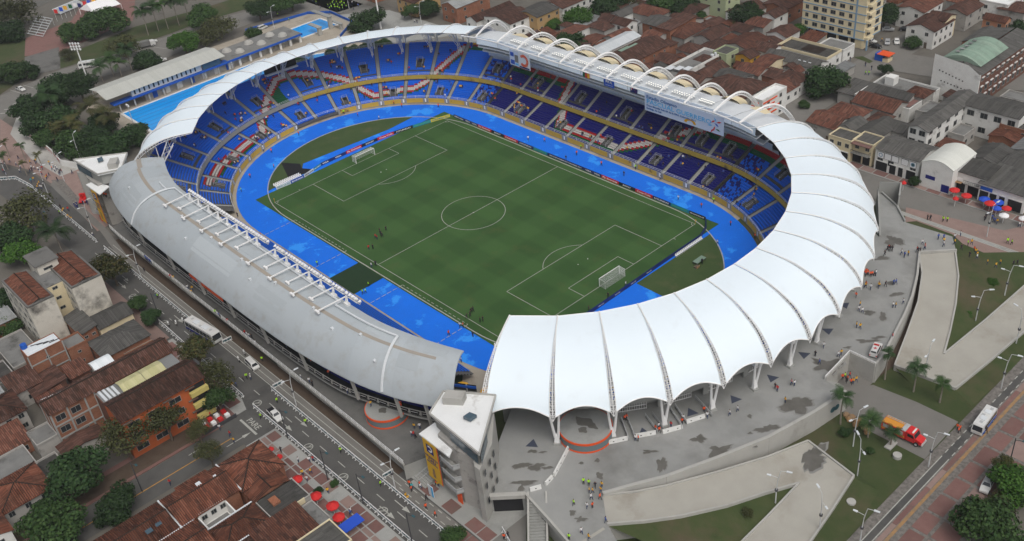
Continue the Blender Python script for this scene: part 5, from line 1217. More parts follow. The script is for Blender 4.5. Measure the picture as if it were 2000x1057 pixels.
t=house('brick house of grey frame with white sheet roof and a blue water tank', -27.0,-118.2,-22.2,-109.9,8.6, 'flat', 'white_metal_roof', 'brick', win=(2,0,1), parapet=.15, ww=.7, wh=.7, door=False)
for y in (-118.2,-114,-109.9): part_box(t, 'concrete_post', 'concrete', -22.25, y-.15,0,-22.05, y+.15,8.6)
for z in (2.8,5.7): part_box(t, 'concrete_beam', 'concrete', -22.25,-118.2, z, -22.07,-109.9, z+.3)
tank(t, -26.6,-117.3,8.65, 'blue_paint', .8)
for k in range(4): q=MB(); q.beam((-26+k*.8,-116+k*1.2,8.75),(-25+k*.5,-113.4+k*1.2,8.75),.14); q.build('loose_bar', 'dark_steel', t)
house('brick house with long low wall beside the white sheet roof', -27,-109.6,-21.6,-104.8,5.6, 'flat', 'flat_grey', 'brick', win=(2,0,1), ww=.7, wh=.6, door=False)
t=house('grey hipped sheet roof house beside the avenue pavement', -22.6,-104.4,-13.6,-92.8,4.6, 'hip', 'fibre_cement', 'brick', 1.5,(1,0,0), door=False)
part_box(t, 'yard_wall', 'brick', -13.4,-100,0,-13.0,-92.6,3.2)
house('lean to shed with rusty corrugated sheet roof between brick houses', -17.6,-113,-12.6,-108.6,4.2, 'sx+', 'orange_tile', 'brick_dark', .7,(0,0,0))
house('small white vaulted roof beside the rusty shed', -14.5,-108,-9.6,-103.4,4.4, 'barrel', 'white_metal_roof', 'wall_white', 1.1,(0,0,0))
house('low courtyard house with patchy brown roof behind the long school roof', -20,-121.5,-13.2,-114.2,4.0, 'sy-', 'brown_tile', 'brick_dark', .8,(1,0,2), door=False)
house('grey flat roof yard beside the stained white apartment block', -44,-121,-29,-113.5,3.0, 'flat', 'flat_grey', 'wall_grey', win=(0,0,0))
house('dark sheet roof at the left edge below the apartment block', -34,-131,-25,-121.6,3.4, 'flat', 'fibre_cement', 'wall_grey', win=(1,0,1), door=False)
house('brown tiled house at the left edge with a white balcony', -18,-133,-8.6,-125,5.4, 'hip', 'brown_tile', 'wall_grey', 1.4,(2,2,3), corr=C3)
house('small brown roof and pale washhouse near the left edge', -24,-124.8,-16.8,-118.4,4.6, 'sx+', 'brown_tile', 'wall_grey', .9,(1,1,1), door=False)
t=thing('school_building', 'long brick and orange building with two brown tile wings and pale yellow skylights', 'building', (8,-106,0))
part_box(t, 'wall', 'brick', -1,-123,0,5.2,-94.4,10.6); part_box(t, 'wall', 'wall_orange', 11.2,-113.4,0,19.4,-94.2,10.6); part_box(t, 'wall', 'brick_dark', 5.2,-113.2,0,11.2,-94.6,9.8)
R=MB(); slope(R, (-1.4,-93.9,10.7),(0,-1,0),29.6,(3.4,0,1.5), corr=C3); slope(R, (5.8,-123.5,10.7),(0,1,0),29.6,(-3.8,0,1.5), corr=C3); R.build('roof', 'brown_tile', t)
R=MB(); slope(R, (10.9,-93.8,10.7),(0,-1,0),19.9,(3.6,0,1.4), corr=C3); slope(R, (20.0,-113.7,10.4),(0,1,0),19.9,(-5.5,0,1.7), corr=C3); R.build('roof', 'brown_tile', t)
for x, y0, y1, z in ((2.0,-123.5,-93.9,12.25),(14.5,-113.7,-93.8,12.15)):
 q=MB(); q.tube([(x, y0, z),(x, y1, z)],.2,6); q.build('ridge_cap', 'terracotta', t)
part_box(t, 'light_well_roof', 'grey_sheet', 5.3,-113.0,9.8,11.0,-94.8,10.0)
for y0, y1 in ((-108.6,-103.4),(-103.3,-98.4)):
 R=MB(); slope(R, (5.9, y1,10.5),(0,-1,0), y1-y0,(2.4,0,.7)); slope(R, (10.7, y0,10.5),(0,1,0), y1-y0,(-2.4,0,.7)); R.build('skylight', 'yellow_sheet', t)
for k in range(4):
 y=-112.6+k*.95; part_box(t, 'roof_louvre', 'white_sheet', 5.5+.2*k, y, 10.02,9.8, y+.55,10.3)
for k in range(3): part_box(t, 'roof_patch', 'white_sheet', -.4+.7*k, -122.6+1.5*k, 11.05+.25*k, .3+.7*k, -121.4+1.5*k, 11.3+.28*k)
for f in range(3):
 z=1.4+3.2*f
 for y in (-121.2,-117.8): add_window(t, 5.2, y, z+.2, '+x', 2.0,1.5)
 for y in (-111,-106.5,-101.5): add_window(t, 19.4, y, z, '+x', 2.6,1.3)
 part_box(t, 'balcony_front', 'yellow_balcony', 19.4,-98.2, z-1.0+.6,20.4,-94.0, z+.75); part_box(t, 'balcony_opening', 'void', 19.35,-98.0, z+.75,19.47,-94.3, z+2.0)
 for y in (-113.3,-104.2,-98.9): part_box(t, 'floor_ledge', 'brick_dark', 19.4, y, z+1.7,19.9, y+2.2, z+1.95)
for y in (-123,-119.4,-115.4,-113.2): part_box(t, 'concrete_post', 'concrete', 5.15, y-.18,0,5.4, y+.18,10.6)
for z in (3.4,6.8): part_box(t, 'concrete_beam', 'concrete', 5.15,-123, z, 5.36,-113.2, z+.35)
for x in (-.8,2,4.9): part_box(t, 'concrete_post', 'concrete', x-.18,-123.15,0, x+.18,-122.98,10.6)
terr=thing('terrace_cafe', 'red paved terrace with tables in front of the orange building', 'terrace', (22.5,-96,0))
part_box(terr, 'floor', 'brick_red', 20.5,-99.5,.1,24.5,-91.5,.3)
for i in range(4):
 for j in range(2): part_box(terr, 'table', 'red_cloth' if (i+j) % 2 else 'white_cloth', 20.9+j*1.7,-98.6+i*1.7,.3,21.9+j*1.7,-97.6+i*1.7,1.05)
part_box(terr, 'fence', 'dark_steel', 24.5,-99.5,.1,24.6,-91.5,1.1)
house('dark flat roof shed beside the side street with bamboo stack', 8,-133,14.5,-125.5,3.2, 'flat', 'fibre_cement', 'wall_grey', win=(0,0,0))
house('grey cement yard roof behind the tiled corner house', 0,-141,8.4,-129.5,3.0, 'flat', 'flat_grey', 'wall_grey', win=(0,0,0))
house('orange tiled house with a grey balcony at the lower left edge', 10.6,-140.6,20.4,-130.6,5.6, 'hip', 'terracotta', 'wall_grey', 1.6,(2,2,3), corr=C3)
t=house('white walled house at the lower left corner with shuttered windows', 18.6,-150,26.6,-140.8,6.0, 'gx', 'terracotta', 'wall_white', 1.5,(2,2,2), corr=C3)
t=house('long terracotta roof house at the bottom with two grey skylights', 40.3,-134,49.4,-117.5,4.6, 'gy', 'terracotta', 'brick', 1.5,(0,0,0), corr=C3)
skylight(t, 46.2,-120.5,47.2,-119.3,5.7, 'glass_blue'); skylight(t, 46.4,-122.6,47.6,-121.3,5.7, 'glass_blue')
t=house('terracotta roof house with white walled light court at its side', 40.6,-116.6,49.4,-104.2,4.8, 'gy', 'terracotta', 'brick', 1.7,(0,0,0), corr=C3)
part_box(t, 'court_wall', 'wall_white', 49.42,-113.2,0,49.6,-107.6,4.9); [add_window(t, 49.6,-112.2+2*k, 2.9, '+x', 1.0,1.0) for k in range(3)]
for a in ((49.5,-107.6,53.6,-107.3),(49.5,-113.5,53.6,-113.2)): part_box(t, 'court_wall', 'wall_white', a[0], a[1],0, a[2], a[3],4.2)
for a in ((40.0,-104.1,50.2,-103.85,5.1),(40.0,-117.1,54,-116.8,4.9),(54.3,-113.8,54.6,-104.2,4.9),(49.8,-126.2,50.1,-114.2,4.8),(61.3,-113.8,61.6,-104.2,4.8),(54,-104.3,61.5,-104,4.5)): part_box(t, 'gutter', 'white_sheet', a[0], a[1], a[4]-.25, a[2], a[3], a[4]+.05)
skylight(t, 43,-110,44.2,-109,6.2); skylight(t, 44,-106.5,45.4,-105.9,6.4)
house('low tiled lean to beside the side street under the big hipped roof', 38.6,-112.4,40.6,-106.2,3.6, 'sx-', 'terracotta', 'brick', .7,(0,0,0), corr=C3)
t=house('sunken grey light court between the terracotta roofs', 49.7,-113.1,53.9,-107.7,1.6, 'flat', 'flat_grey', 'wall_white', win=(0,0,0), parapet=.1)
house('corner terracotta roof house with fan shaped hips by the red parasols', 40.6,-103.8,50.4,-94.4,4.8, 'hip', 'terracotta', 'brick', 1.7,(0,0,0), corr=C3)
house('small terracotta hip roof annex beside the grey flat roofs', 49.6,-103.4,54.4,-96.0,4.2, 'gx', 'terracotta', 'brick', 1.1,(0,0,0), corr=C3)
t=house('dark grey flat roof house with a roof garden behind the red parasols', 54.2,-103.6,61.0,-95.0,4.0, 'flat', 'fibre_cement', 'wall_grey', win=(1,1,2), parapet=.25, door=False)
mb=MB(); mb.box(56.0,-101.6,4.0,58.2,-100.0,4.5); mb.build('planter', 'brick', t)
part_box(t, 'fascia', 'wall_cream', 61.0,-101.6,3.3,61.2,-96.4,4.6)
t=house('terracotta hip roof house with white gutters in the bottom block', 54.6,-113.6,61.4,-104.4,4.6, 'hip', 'terracotta', 'brick', 1.4,(0,0,0), corr=C3)
house('patched red sheet roof house in front of the last parasol', 61.4,-108.5,68.6,-98.6,4.2, 'sx+', 'orange_tile', 'wall_grey', .8,(0,0,0))
house('green grey mossy flat roof beside the blue awning', 62.0,-98.2,68.8,-95.4,3.6, 'flat', 'flat_grey', 'wall_grey', win=(0,0,0), parapet=.3)
house('dark sheet roof house at the bottom edge with cream corner wall', 69.2,-106,76.6,-96.0,4.2, 'flat', 'fibre_cement', 'wall_cream', win=(1,1,2), parapet=.3, door=False)
house('brown tiled roof house cut by the bottom edge', 49.8,-126,60.5,-114.4,4.6, 'gy', 'terracotta', 'brick', 1.6,(0,0,0), corr=C3)
house('rusty tiled roof house at the bottom edge beside the mossy roofs', 61.6,-121,72,-109.2,4.6, 'hip', 'brown_tile', 'brick', 1.6,(0,0,0), corr=C3)
# ---- neighbourhood beyond the east stand
H=house
T, B_, O_, F_='terracotta', 'brown_tile', 'orange_tile', 'fibre_cement'
def E(label, x0, y0, x1, y1, *a, **k):
 if x1-x0 < 3: x1=x0+3
 if y1-y0 < 3: y1=y0+3
 return house(label, x0, y0, x1, y1, *a, **k)
E('brick house with a grey metal roof nearest the pool end of the street', -127.2,94.4,-117.9,112.4,7, 'gy', 'grey_sheet', 'brick', 1.6,(2,2,2))
E('low brown roof house with white wall beside the grey metal roof brick house', -110.9,93.4,-104.7,114.3,4.5, 'gy', B_, 'wall_white', 1.5,(1,2,2))
E('white two storey house with brown tile roof next to the ochre house', -102.2,95.5,-86.9,108.5,6.5, 'gy', B_, 'wall_white', 1.4,(2,3,3))
E('ochre two storey house with grey roof at the street corner', -93.5,105.6,-82.4,118.7,7, 'gy', F_, 'wall_ochre', 1.0,(2,2,3))
E('long white building with small windows behind the ochre house', -91.5,117.8,-80.6,139.0,7, 'gy', B_, 'wall_white', 1.4,(2,1,6))
E('white walled yard house with an orange tile strip by the round tree', -69.9,99.5,-62.1,114.0,4, 'sx-', O_, 'wall_white', 1.0,(1,0,2), door=False)
E('brown tile house with stained wall beside the orange tile strip', -63.6,113.9,-54.6,121.9,5, 'hip', B_, 'wall_grey', 1.2,(1,1,2))
E('small brown roof house with white gable beside the long white metal shed', -56.4,119.6,-48.6,125.7,6, 'gx', B_, 'wall_white', 1.2,(2,1,1))
E('brown roof house behind the stained wall house', -64.7,121.3,-59.2,128.6,5, 'gx', B_, 'wall_grey', 1.2,(1,1,1))
E('grey roof house with a pale patch near the dark round trees', -63.5,126.2,-57.4,138.7,5.5, 'gy', F_, 'wall_white', 1.1,(1,1,2))
E('large orange brown tile roof house near the top trees', -60.7,133.4,-46.1,142.5,5.5, 'hip', O_, 'wall_grey', 1.8,(1,2,2))
E('brick house with grey sheet roof right of the white metal shed', -45.4,125.0,-37.1,134.5,6.5, 'gx', F_, 'brick', 1.1,(2,1,2))
E('tall brick house with brown roof beside the grey sheet roof', -36.8,123.5,-30.7,138.3,7, 'sy-', B_, 'brick', .8,(2,0,2), door=False)
t=E('long white metal shed roof running away from the arches', -45.0,94.6,-38.1,115.5,6, 'gy', 'white_metal_roof', 'wall_white', 1.0,(0,0,0))
t=E('brown tile brick house with two green skylights beside the white shed', -35.9,93.2,-24.3,115.5,6, 'gy', B_, 'brick', 1.8,(2,1,4), ww=.7, wh=.7)
for a in ((-33.2,98.0,-30.1,103.1),(-32.5,103.1,-29.8,106.6)): skylight(t, *a, 7.4, 'green_sheet')
E('brown hip roof house right of the green skylights', -21.3,115.5,-14.7,122.5,5, 'hip', B_, 'wall_grey', 1.3,(1,1,1))
E('small brown roof house below the green skylights', -21.4,103.9,-13.8,110.8,5, 'gx', B_, 'brick', 1.2,(1,1,2))
t=E('white walled roof terrace with tanks and pale awnings behind the arches', -12.4,94.6,-4.5,120.3,5, 'flat', 'flat_grey', 'wall_white', win=(1,2,3), parapet=.9)
x0, y0, x1, y1=-12.4,94.6,-4.5,120.3
for k in range(3): part_box(t, 'awning', 'white_sheet', x0+1+k*2.6, y0+3+k*1.5,6.2, x0+3.2+k*2.6, y0+6+k*1.5,6.35)
tank(t, x1-1.5, y1-2,5.05, 'white_sheet'); tank(t, x1-1.5, y1-4,5.05, 'white_sheet')
E('orange brown hip roof house in the middle of the block', -34.3,124.3,-25.0,139.0,5, 'hip', O_, 'wall_grey', 1.7,(1,1,2))
E('dark brown roof house behind the yellow house', -22.5,126.8,-14.8,138.5,5.5, 'gy', B_, 'wall_grey', 1.4,(1,1,2))
E('brown roof house with white patched sheets', -15.9,122.7,-6.4,131.4,5, 'hip', B_, 'wall_white', 1.3,(1,1,1))
E('greenish grey house with flat grey roof beside the yellow house', -7.2,118.2,-1.4,125.1,6, 'flat', F_, 'wall_green', win=(2,1,1))
E('small yellow house with brown roof among the tile roofs', 0.6,120.6,6.6,126.2,6, 'gy', B_, 'wall_yellow', 1.1,(2,1,1))
E('cream house with white wall at the end of the brown roofs', 8.3,119.9,14.3,129.9,5, 'gx', O_, 'wall_cream', 1.0,(1,2,1))
E('brown roof house behind the terrace with pale awnings', -2.8,101.2,3.1,113.6,5, 'gy', B_, 'wall_grey', 1.4,(1,1,1))
t=E('broad brown tile roof house close behind the arches', 5.4,96.5,22.3,109.8,5, 'hip', B_, 'wall_grey', 2.0,(1,3,2))
E('brown roof house left of the broad tile roof', -5.6,95.3,4.5,103.2,5, 'gx', B_, 'wall_grey', 1.4,(1,1,1))
E('dark grey sheet roof house above the broad brown tile roof', 3.9,104.3,14.5,112.3,5, 'gx', F_, 'wall_grey', 1.0,(1,1,1))
E('orange brown gable roof house with white ridge near the yellow house', -9.3,126.9,1.2,139.6,5.5, 'gy', O_, 'wall_grey', 1.5,(1,1,2))
E('brown roof house in the second row behind the white shed', -41.9,134.2,-31.2,143.5,5, 'gx', B_, 'wall_grey', 1.4,(1,1,1))
E('dark roof house beside the top street trees', -45.7,144.0,-37.2,154.7,5.5, 'hip', B_, 'wall_grey', 1.4,(1,1,1))
E('pale green house with striped front and red yard near the top', -42.0,154.7,-29.6,163.7,9, 'flat', 'flat_grey', 'wall_green', win=(3,2,2))
E('brown roof house right of the dark round tree', -27.8,152.5,-18.3,165.8,5.5, 'gy', B_, 'wall_white', 1.5,(1,1,2))
E('white house with grey balcony left of the cream apartment tower', -12.3,153.9,-6.9,162.3,7, 'gy', B_, 'wall_white', 1.2,(2,2,1))
E('red brown roof house behind the white balcony house', -20.6,164.9,-9.8,177.1,6, 'gy', B_, 'brick', 1.5,(1,1,2))
E('white house with orange stripes at the end of the arches', 27.9,91.9,32.2,104.7,8, 'flat', 'flat_white', 'wall_white', win=(3,0,2), parapet=.6)
x0, y0, x1, y1=27.9,91.9,32.2,104.7
t=[o for o in COL.objects if o.get('label', '').startswith('white house with orange stripes')][0]
for k in range(5): part_box(t, 'orange_stripe', 'orange', x1, y0+.4,1.0+1.5*k, x1+.12, y0+(y1-y0)*(.5+.1*(k % 3)),1.5+1.5*k); part_box(t, 'orange_stripe', 'orange', x0+.3, y0-.12,1.0+1.5*k, x0+(x1-x0)*(.6+.1*(k % 3)), y0,1.5+1.5*k)
t=thing('apartment_tower', 'tall cream apartment tower with pale blue bands on open pillars', 'apartment tower', (13,164,0))
x0, y0, x1, y1 = .3,160.5,25.4,171.5; M['band_blue']=mat('band_blue', (0.22,0.34,0.46,1), rough=.8)
part_box(t, 'wall', 'wall_cream', x0, y0,3.4, x1, y1,30); part_box(t, 'ground_recess', 'void', x0+1.5, y0+2.5,0, x1-1.5, y1-1,3.4)
for i in range(6): part_box(t, 'pillar', 'wall_cream', x0+i*4.8, y0+.1,0, x0+i*4.8+.7, y0+.8,3.4)
part_box(t, 'pillar', 'wall_cream', x1-3.4, y0+.3,0, x1-.1, y0+4,3.4)
for f in range(9):
 z=3.4+3.0*f; part_box(t, 'floor_band', 'band_blue', x0-.12, y0-.12, z-.15, x1+.12, y1, z+.18)
 if z > 27: continue
 for i in range(6): add_window(t, x0+1.9+3.5*i, y0, z+1.0, '-y', 1.9 if (i % 5) else 1.2,1.35)
 for i in range(2): add_window(t, x1, y0+3+5*i, z+1.0, '+x', 2.2,1.4)
part_box(t, 'corner_band', 'band_blue', x1-3.9, y0-.14,3.4, x1-3.3, y0,30); part_box(t, 'corner_post', 'band_blue', x1+1.2, y0-.2,0, x1+1.7, y0+.3,3.6)
for f in range(8): part_box(t, 'balcony', 'wall_cream', x1, y0+.5,3.4+3*f, x1+1.5, y0+4.2,4.3+3*f)
t=E('low grey roofed hall with yellow scalloped parapet in front of the apartment tower', 6.0,136.5,26.2,145.6,4.6, 'flat', F_, 'wall_white', win=(1,4,2), parapet=.9, pm='wall_cream')
x0, y0, x1, y1=6.0,136.5,26.2,145.6; part_box(t, 'roof_patch', 'terracotta', x0+8, y0+3,4.65, x0+15, y0+8,4.75)
E('grey sheet lean to canopy at the street corner', 30.3,132.7,33.8,141.7,3, 'sx+', 'grey_sheet', 'wall_grey', .5,(0,0,0))
t=E('grey roofed house with skylight strips left of the round street tree', 6.7,128.8,27.1,135.8,4.5, 'gx', F_, 'wall_white', 1.3,(1,3,1))
x0, y0, x1, y1=6.7,128.8,27.1,135.8
for k in range(3): skylight(t, x1-8+2*k, y0+1.5, x1-7+2*k, y0+4,5.2, 'white_sheet')
E('brown hip roof house beside the round street tree', 21.1,113.8,29.5,122.3,5, 'hip', B_, 'wall_white', 1.4,(1,2,2))
E('brown gable roof house with white walls facing the arches', 20.8,107.6,29.8,115.4,4.5, 'gy', O_, 'wall_white', 1.3,(1,2,2))
E('white two storey house with flat red grey roof beside the top street', 23.3,185.9,33.4,199.8,7, 'gy', O_, 'wall_white', 1.3,(2,2,3))
t=E('white house with balconies and dark red roof beside the parked cars', 34.2,173.2,44.4,187.1,6.5, 'gy', B_, 'wall_white', 1.6,(2,2,4))
E('cream house with brown roof behind the balcony house', 36.9,181.4,44.0,188.8,7.5, 'gx', B_, 'wall_cream', 1.2,(2,1,2))
E('long dark red roof house in the upper right', 37.1,193.9,45.3,207.8,6, 'gy', B_, 'wall_grey', 1.4,(2,1,2))
E('orange two storey house with tiled roof at the right edge', 52.0,192.3,60.0,196.2,7, 'gx', O_, 'wall_peach', 1.2,(2,2,2))
E('white flat roof building at the upper right corner', 43.4,206.8,53.9,220.0,7, 'flat', 'flat_white', 'wall_white', win=(2,2,2))
E('brown roof house at the right edge behind the orange house', 50.8,206.1,60.0,215.8,6, 'hip', B_, 'wall_grey', 1.3,(1,1,1))
E('brown roof house at the top edge left of the white corner building', 32.8,203.9,40.2,215.4,6, 'hip', O_, 'wall_grey', 1.3,(1,1,1))
E('grey roof house right of the green arched hall', 54.1,174.2,59.5,189.0,5, 'gy', F_, 'brick', 1.1,(1,1,2))
E('tiled house at the right edge behind the hall', 69.5,173.8,77.4,187.9,6, 'gy', T, 'brick', 1.3,(1,1,2))
t=thing('hall', 'tall hall with a white side wall, green vaulted roof and brick front', 'hall', (75,150,0))
x0, y0, x1, y1=62,139,77,176
part_box(t, 'wall', 'wall_white', x0, y0,0, x1, y0+.5,11); mb=MB(); mb.face([(x0, y0,11),(x1, y0,11),(x1-4, y0,13.4),(x0, y0,14.6)]); mb.build('gable', 'wall_white', t)
part_box(t, 'wall', 'brick_dark', x0+.1, y0+.5,0, x1-.1, y1,10.8); R=MB(); slope(R, (x1+.3, y0+.4,11),(0,1,0), y1-y0,(-7,0,1.6)); slope(R, (x0-.2, y1,11),(0,-1,0), y1-y0,(8,0,1.6)); R.build('roof', 'fibre_cement', t)
R=MB(); n=8; arc=[(x0+.5+12.5*i/n, 12.0+2.2*math.sin(PI*i/n)) for i in range(n+1)]; s=0
for i in range(n):
 l=math.hypot(arc[i+1][0]-arc[i][0], arc[i+1][1]-arc[i][1]); R.face([(arc[i][0], y0+4, arc[i][1]),(arc[i+1][0], y0+4, arc[i+1][1]),(arc[i+1][0], y0+22, arc[i+1][1]),(arc[i][0], y0+22, arc[i][1])],0,[(0, s),(0, s+l),(15, s+l),(15, s)]); s += l
R.face([(x0+.5, y0+4,12.2)]+[(a, y0+4, b) for a, b in arc]); R.build('vaulted_roof', 'green_sheet', t)
for i in range(2):
 for j in range(5): skylight(t, x0+3.5+i*3.6, y0+6+j*2.6, x0+4.7+i*3.6, y0+7+j*2.6,14.1-.3*i, 'grey_sheet')
for f, z in enumerate((1.2,4.6,8.6)):
 for j in range(11): add_window(t, x1-.1, y0+2.2+j*3.2, z, '+x', 1.5,1.9 if f < 2 else .9); part_box(t, 'lintel', 'wall_white', x1-.1, y0+1.4+j*3.2, z+2.0 if f < 2 else z+1.0, x1+.25, y0+3.0+j*3.2, z+2.35 if f < 2 else z+1.3)
for j in range(8): part_box(t, 'vent_hole', 'void', x0+2+j*1.1, y0-.03,9.5-.25*j, x0+2.4+j*1.1, y0+.02,9.9-.25*j); part_box(t, 'vent_hole', 'void', x0+3+j*1.1, y0-.03,6.2-.15*j, x0+3.4+j*1.1, y0+.02,6.6-.15*j)
t=E('grey flat concrete roof with a red painted patch beside the hall', 47.5,119,66,137.5,4.2, 'flat', 'flat_grey', 'wall_white', win=(1,3,2), parapet=.5)
part_box(t, 'painted_patch', 'brick_red', 59,121,4.25,65,126.5,4.33); part_box(t, 'roof_house', 'wall_white', 50.5,131.5,4.2,53.5,134.5,6.8)
t=E('long grey roofed school wing with white window front', 75.4,101.2,80.9,130.2,9, 'gy', F_, 'wall_white', 1.0,(3,2,6), ww=1.7, wh=1.5, eave=.7)
x0, y0, x1, y1=75.4,101.2,80.9,130.2
t=E('end wing of the school with a tall white wall and round blue emblem', x1+.05, y1-7.5, x1+16, y1+1.5,9, 'gx', F_, 'wall_white', 1.0,(2,4,0), ww=2.0, wh=1.6, eave=.6)
mb=MB(); c=Vector((x1+16.03, y1-3,4.6)); mb.face([c+Vector((0, math.cos(a), math.sin(a)))*1.4 for a in np.linspace(0,2*PI, 18, endpoint=False)]); mb.build('emblem_disc', 'navy_paint', t)
mb=MB(); c=c+Vector((.03,0,0)); mb.face([c+Vector((0, math.cos(a), math.sin(a)))*1.1 for a in np.linspace(0,2*PI, 18, endpoint=False)]); mb.build('emblem_disc', 'white_cloth', t)
mb=MB(); c=c+Vector((.03,0,0)); mb.face([c+Vector((0, math.cos(a), math.sin(a)))*.6 for a in np.linspace(0,2*PI, 6, endpoint=False)]); mb.build('emblem_disc', 'band_blue', t)
E('grey flat corner building with brick base right of the school', 92,122,106,140,6, 'flat', F_, 'brick', win=(2,3,3), parapet=.4)
E('terracotta hip roof house with white gutters below the round street tree', 46.7,94.3,56.4,103.6,5, 'gx', O_, 'wall_grey', 1.6,(1,2,1))
E('orange gable roof house with grey walls left of the school', 48.3,102.9,58.3,110.4,5.5, 'hip', O_, 'wall_grey', 1.6,(1,2,2))
E('broad orange tile roof house behind the grey sheet roofs', 50.1,113.4,63.9,122.0,5, 'gx', O_, 'wall_grey', 1.8,(1,2,1))
E('small orange hip roof house beside the flat red patched roof', 60.2,126.8,66.2,133.1,5.5, 'hip', O_, 'wall_grey', 1.2,(1,1,1))
E('dark grey roof house left of the small orange hip roof', 52.5,123.4,63.3,128.8,5, 'gx', F_, 'wall_grey', 1.1,(1,1,1))
E('grey lean to roof beside the street tree and dark bushes', 41.6,119.2,51.5,128.8,4, 'sy-', F_, 'wall_grey', .8,(1,1,1))
E('grey sheet roof house behind the shops', 61.3,95.4,69.0,108.3,5, 'gy', F_, 'wall_grey', 1.2,(1,2,1))
E('grey roof house left of the shop with balcony', 56.4,95.6,61.3,103.3,5.5, 'gy', F_, 'wall_grey', 1.0,(1,1,1))
t=E('two storey shop with a balcony and red awning facing the canopy', 58.4,87.4,65.8,93.3,6.5, 'flat', F_, 'wall_cream', win=(2,3,1), parapet=.4)
t=E('shop house with a porch and cream front next to the emblem building', 65.3,88.9,71.8,95.2,6.5, 'flat', F_, 'wall_cream', win=(2,2,1), parapet=.4)
x0, y0, x1, y1=65.3,88.9,71.8,95.2; balcony(t, x0+.5, y0-1.5, x1-.5, y0,3.2); part_box(t, 'awning', 'brick_red', x0+.3, y0-1.6,6.2, x1-.3, y0,6.4)
t=E('white shop building with round emblems and a grey roof', 72.9,88.5,86.1,98.1,6.6, 'gx', F_, 'wall_white', 1.2,(1,4,1), ww=1.6, wh=1.5)
x0, y0, x1, y1=72.9,88.5,86.1,98.1
for k, xx in enumerate((x0+1.7, x0+3.9, x0+6.1, x0+9, x1-1.8)):
 w = .95; part_box(t, 'sign_frame', 'black', xx-w-.08, y0-.06,4.0, xx+w+.08, y0,5.9); part_box(t, 'sign_panel', 'white_cloth', xx-w, y0-.09,4.08, xx+w, y0-.061,5.82)
 if k in (0,4):
  mb=MB(); mb.face([(xx+.62*math.cos(a), y0-.1,4.95+.62*math.sin(a)) for a in np.linspace(0,2*PI, 16, endpoint=False)]); mb.face([(xx+.4*math.cos(a), y0-.11,4.95+.4*math.sin(a)) for a in np.linspace(0,2*PI, 12, endpoint=False)],1); mb.build('sign_emblem', ['band_blue', 'teal_panel' if k else 'white_cloth'], t)
t=E('white building with a rounded white sheet roof beside the emblem shop', 87.3,87.4,96.1,99.8,7.4, 'barrel', 'cream_metal_roof', 'wall_white', 1.6,(0,0,0), door=False)
x0, y0, x1, y1=87.3,87.4,96.1,99.8; part_box(t, 'blue_shutter', 'navy_paint', x0+1.5, y0-.05,2.9, x0+4.2, y0,4.0); part_box(t, 'blue_shutter', 'navy_paint', x1-2.6, y0-.05,.4, x1-.4, y0,2.6)
t=E('grey roofed shop with a white fascia and open front by red parasols', 94.1,90.7,103.6,97.7,6, 'sy-', F_, 'wall_white', .8,(1,2,1))
t2=E('grey roofed corner shop with blue sign at the right edge', 102.6,89.7,114.7,100.5,5.2, 'sy-', F_, 'wall_white', .9,(1,5,1))
E('grey roof house behind the corner shop', 94.3,100.0,102.0,110.5,5.5, 'gy', F_, 'wall_grey', 1.2,(1,2,1))
E('broad dark grey roof at the right edge', 102.7,98.1,112.2,110.4,5.5, 'gx', F_, 'wall_grey', 1.2,(1,2,1))
E('brick paved yard house at the right edge below the court', 91.7,117.0,99.3,129.8,4.5, 'gy', T, 'brick', 1.0,(1,2,1))
E('grey sheet roof house at the right edge behind the broad dark roof', 100.2,112.0,107.3,121.8,5, 'gy', 'grey_sheet', 'wall_grey', 1.0,(1,1,1))
E('brown roof infill house between the white shed and the brick houses', -51.2,109.7,-45.0,119.4,4.5, 'gy', O_, 'wall_grey', 1.2,(1,1,1))
E('orange roof infill house above the green skylights', -39.3,116.8,-32.5,125.8,4.8, 'gx', O_, 'wall_grey', 1.2,(1,1,1))
E('brown roof infill house beside the terrace with pale awnings', -10.9,110.6,-3.9,117.7,4.8, 'hip', B_, 'wall_grey', 1.2,(1,1,1))
E('brown roof infill house right of the gable roof with white ridge', -0.1,130.4,8.2,138.2,5, 'gx', B_, 'wall_white', 1.3,(1,1,1))
E('orange roof infill house below the small yellow house', 6.1,113.5,15.3,120.5,4.6, 'gx', O_, 'wall_grey', 1.2,(1,1,1))
E('brown roof infill house left of the apartment tower', -3.7,144.9,4.3,153.4,5, 'gy', B_, 'wall_white', 1.3,(1,1,1))
E('orange roof infill house below the red brown roof', -15.7,148.1,-7.6,157.7,5, 'gx', O_, 'wall_grey', 1.3,(1,1,1))
E('low brown roof infill house beside the orange tile strip and the white shed', -59.0,96.1,-51.9,103.5,4, 'gx', B_, 'wall_white', 1.0,(1,1,1))
E('grey roof infill house in front of the school wing', 65.5,103.6,72.6,110.0,4.8, 'gx', F_, 'wall_grey', 1.0,(1,1,1))
E('brown roof infill house between orange roofs left of the school', 60.0,104.2,65.1,112.0,4.8, 'hip', B_, 'wall_grey', 1.2,(1,1,1))
E('brown roof house at the top edge behind the long white building', -74.9,138.9,-66.6,152.2,6, 'gy', B_, 'wall_white', 1.3,(1,1,1))
E('brown house with arched porch at the street by the pool end', -152.3,90.0,-139.9,103.5,6, 'gx', B_, 'wall_ochre', 1.3,(2,3,1))
E('brick terrace house at the top left of the east street', -184.2,90.8,-169.9,101.4,6, 'gx', B_, 'brick', 1.3,(2,2,1))
BOX=[]
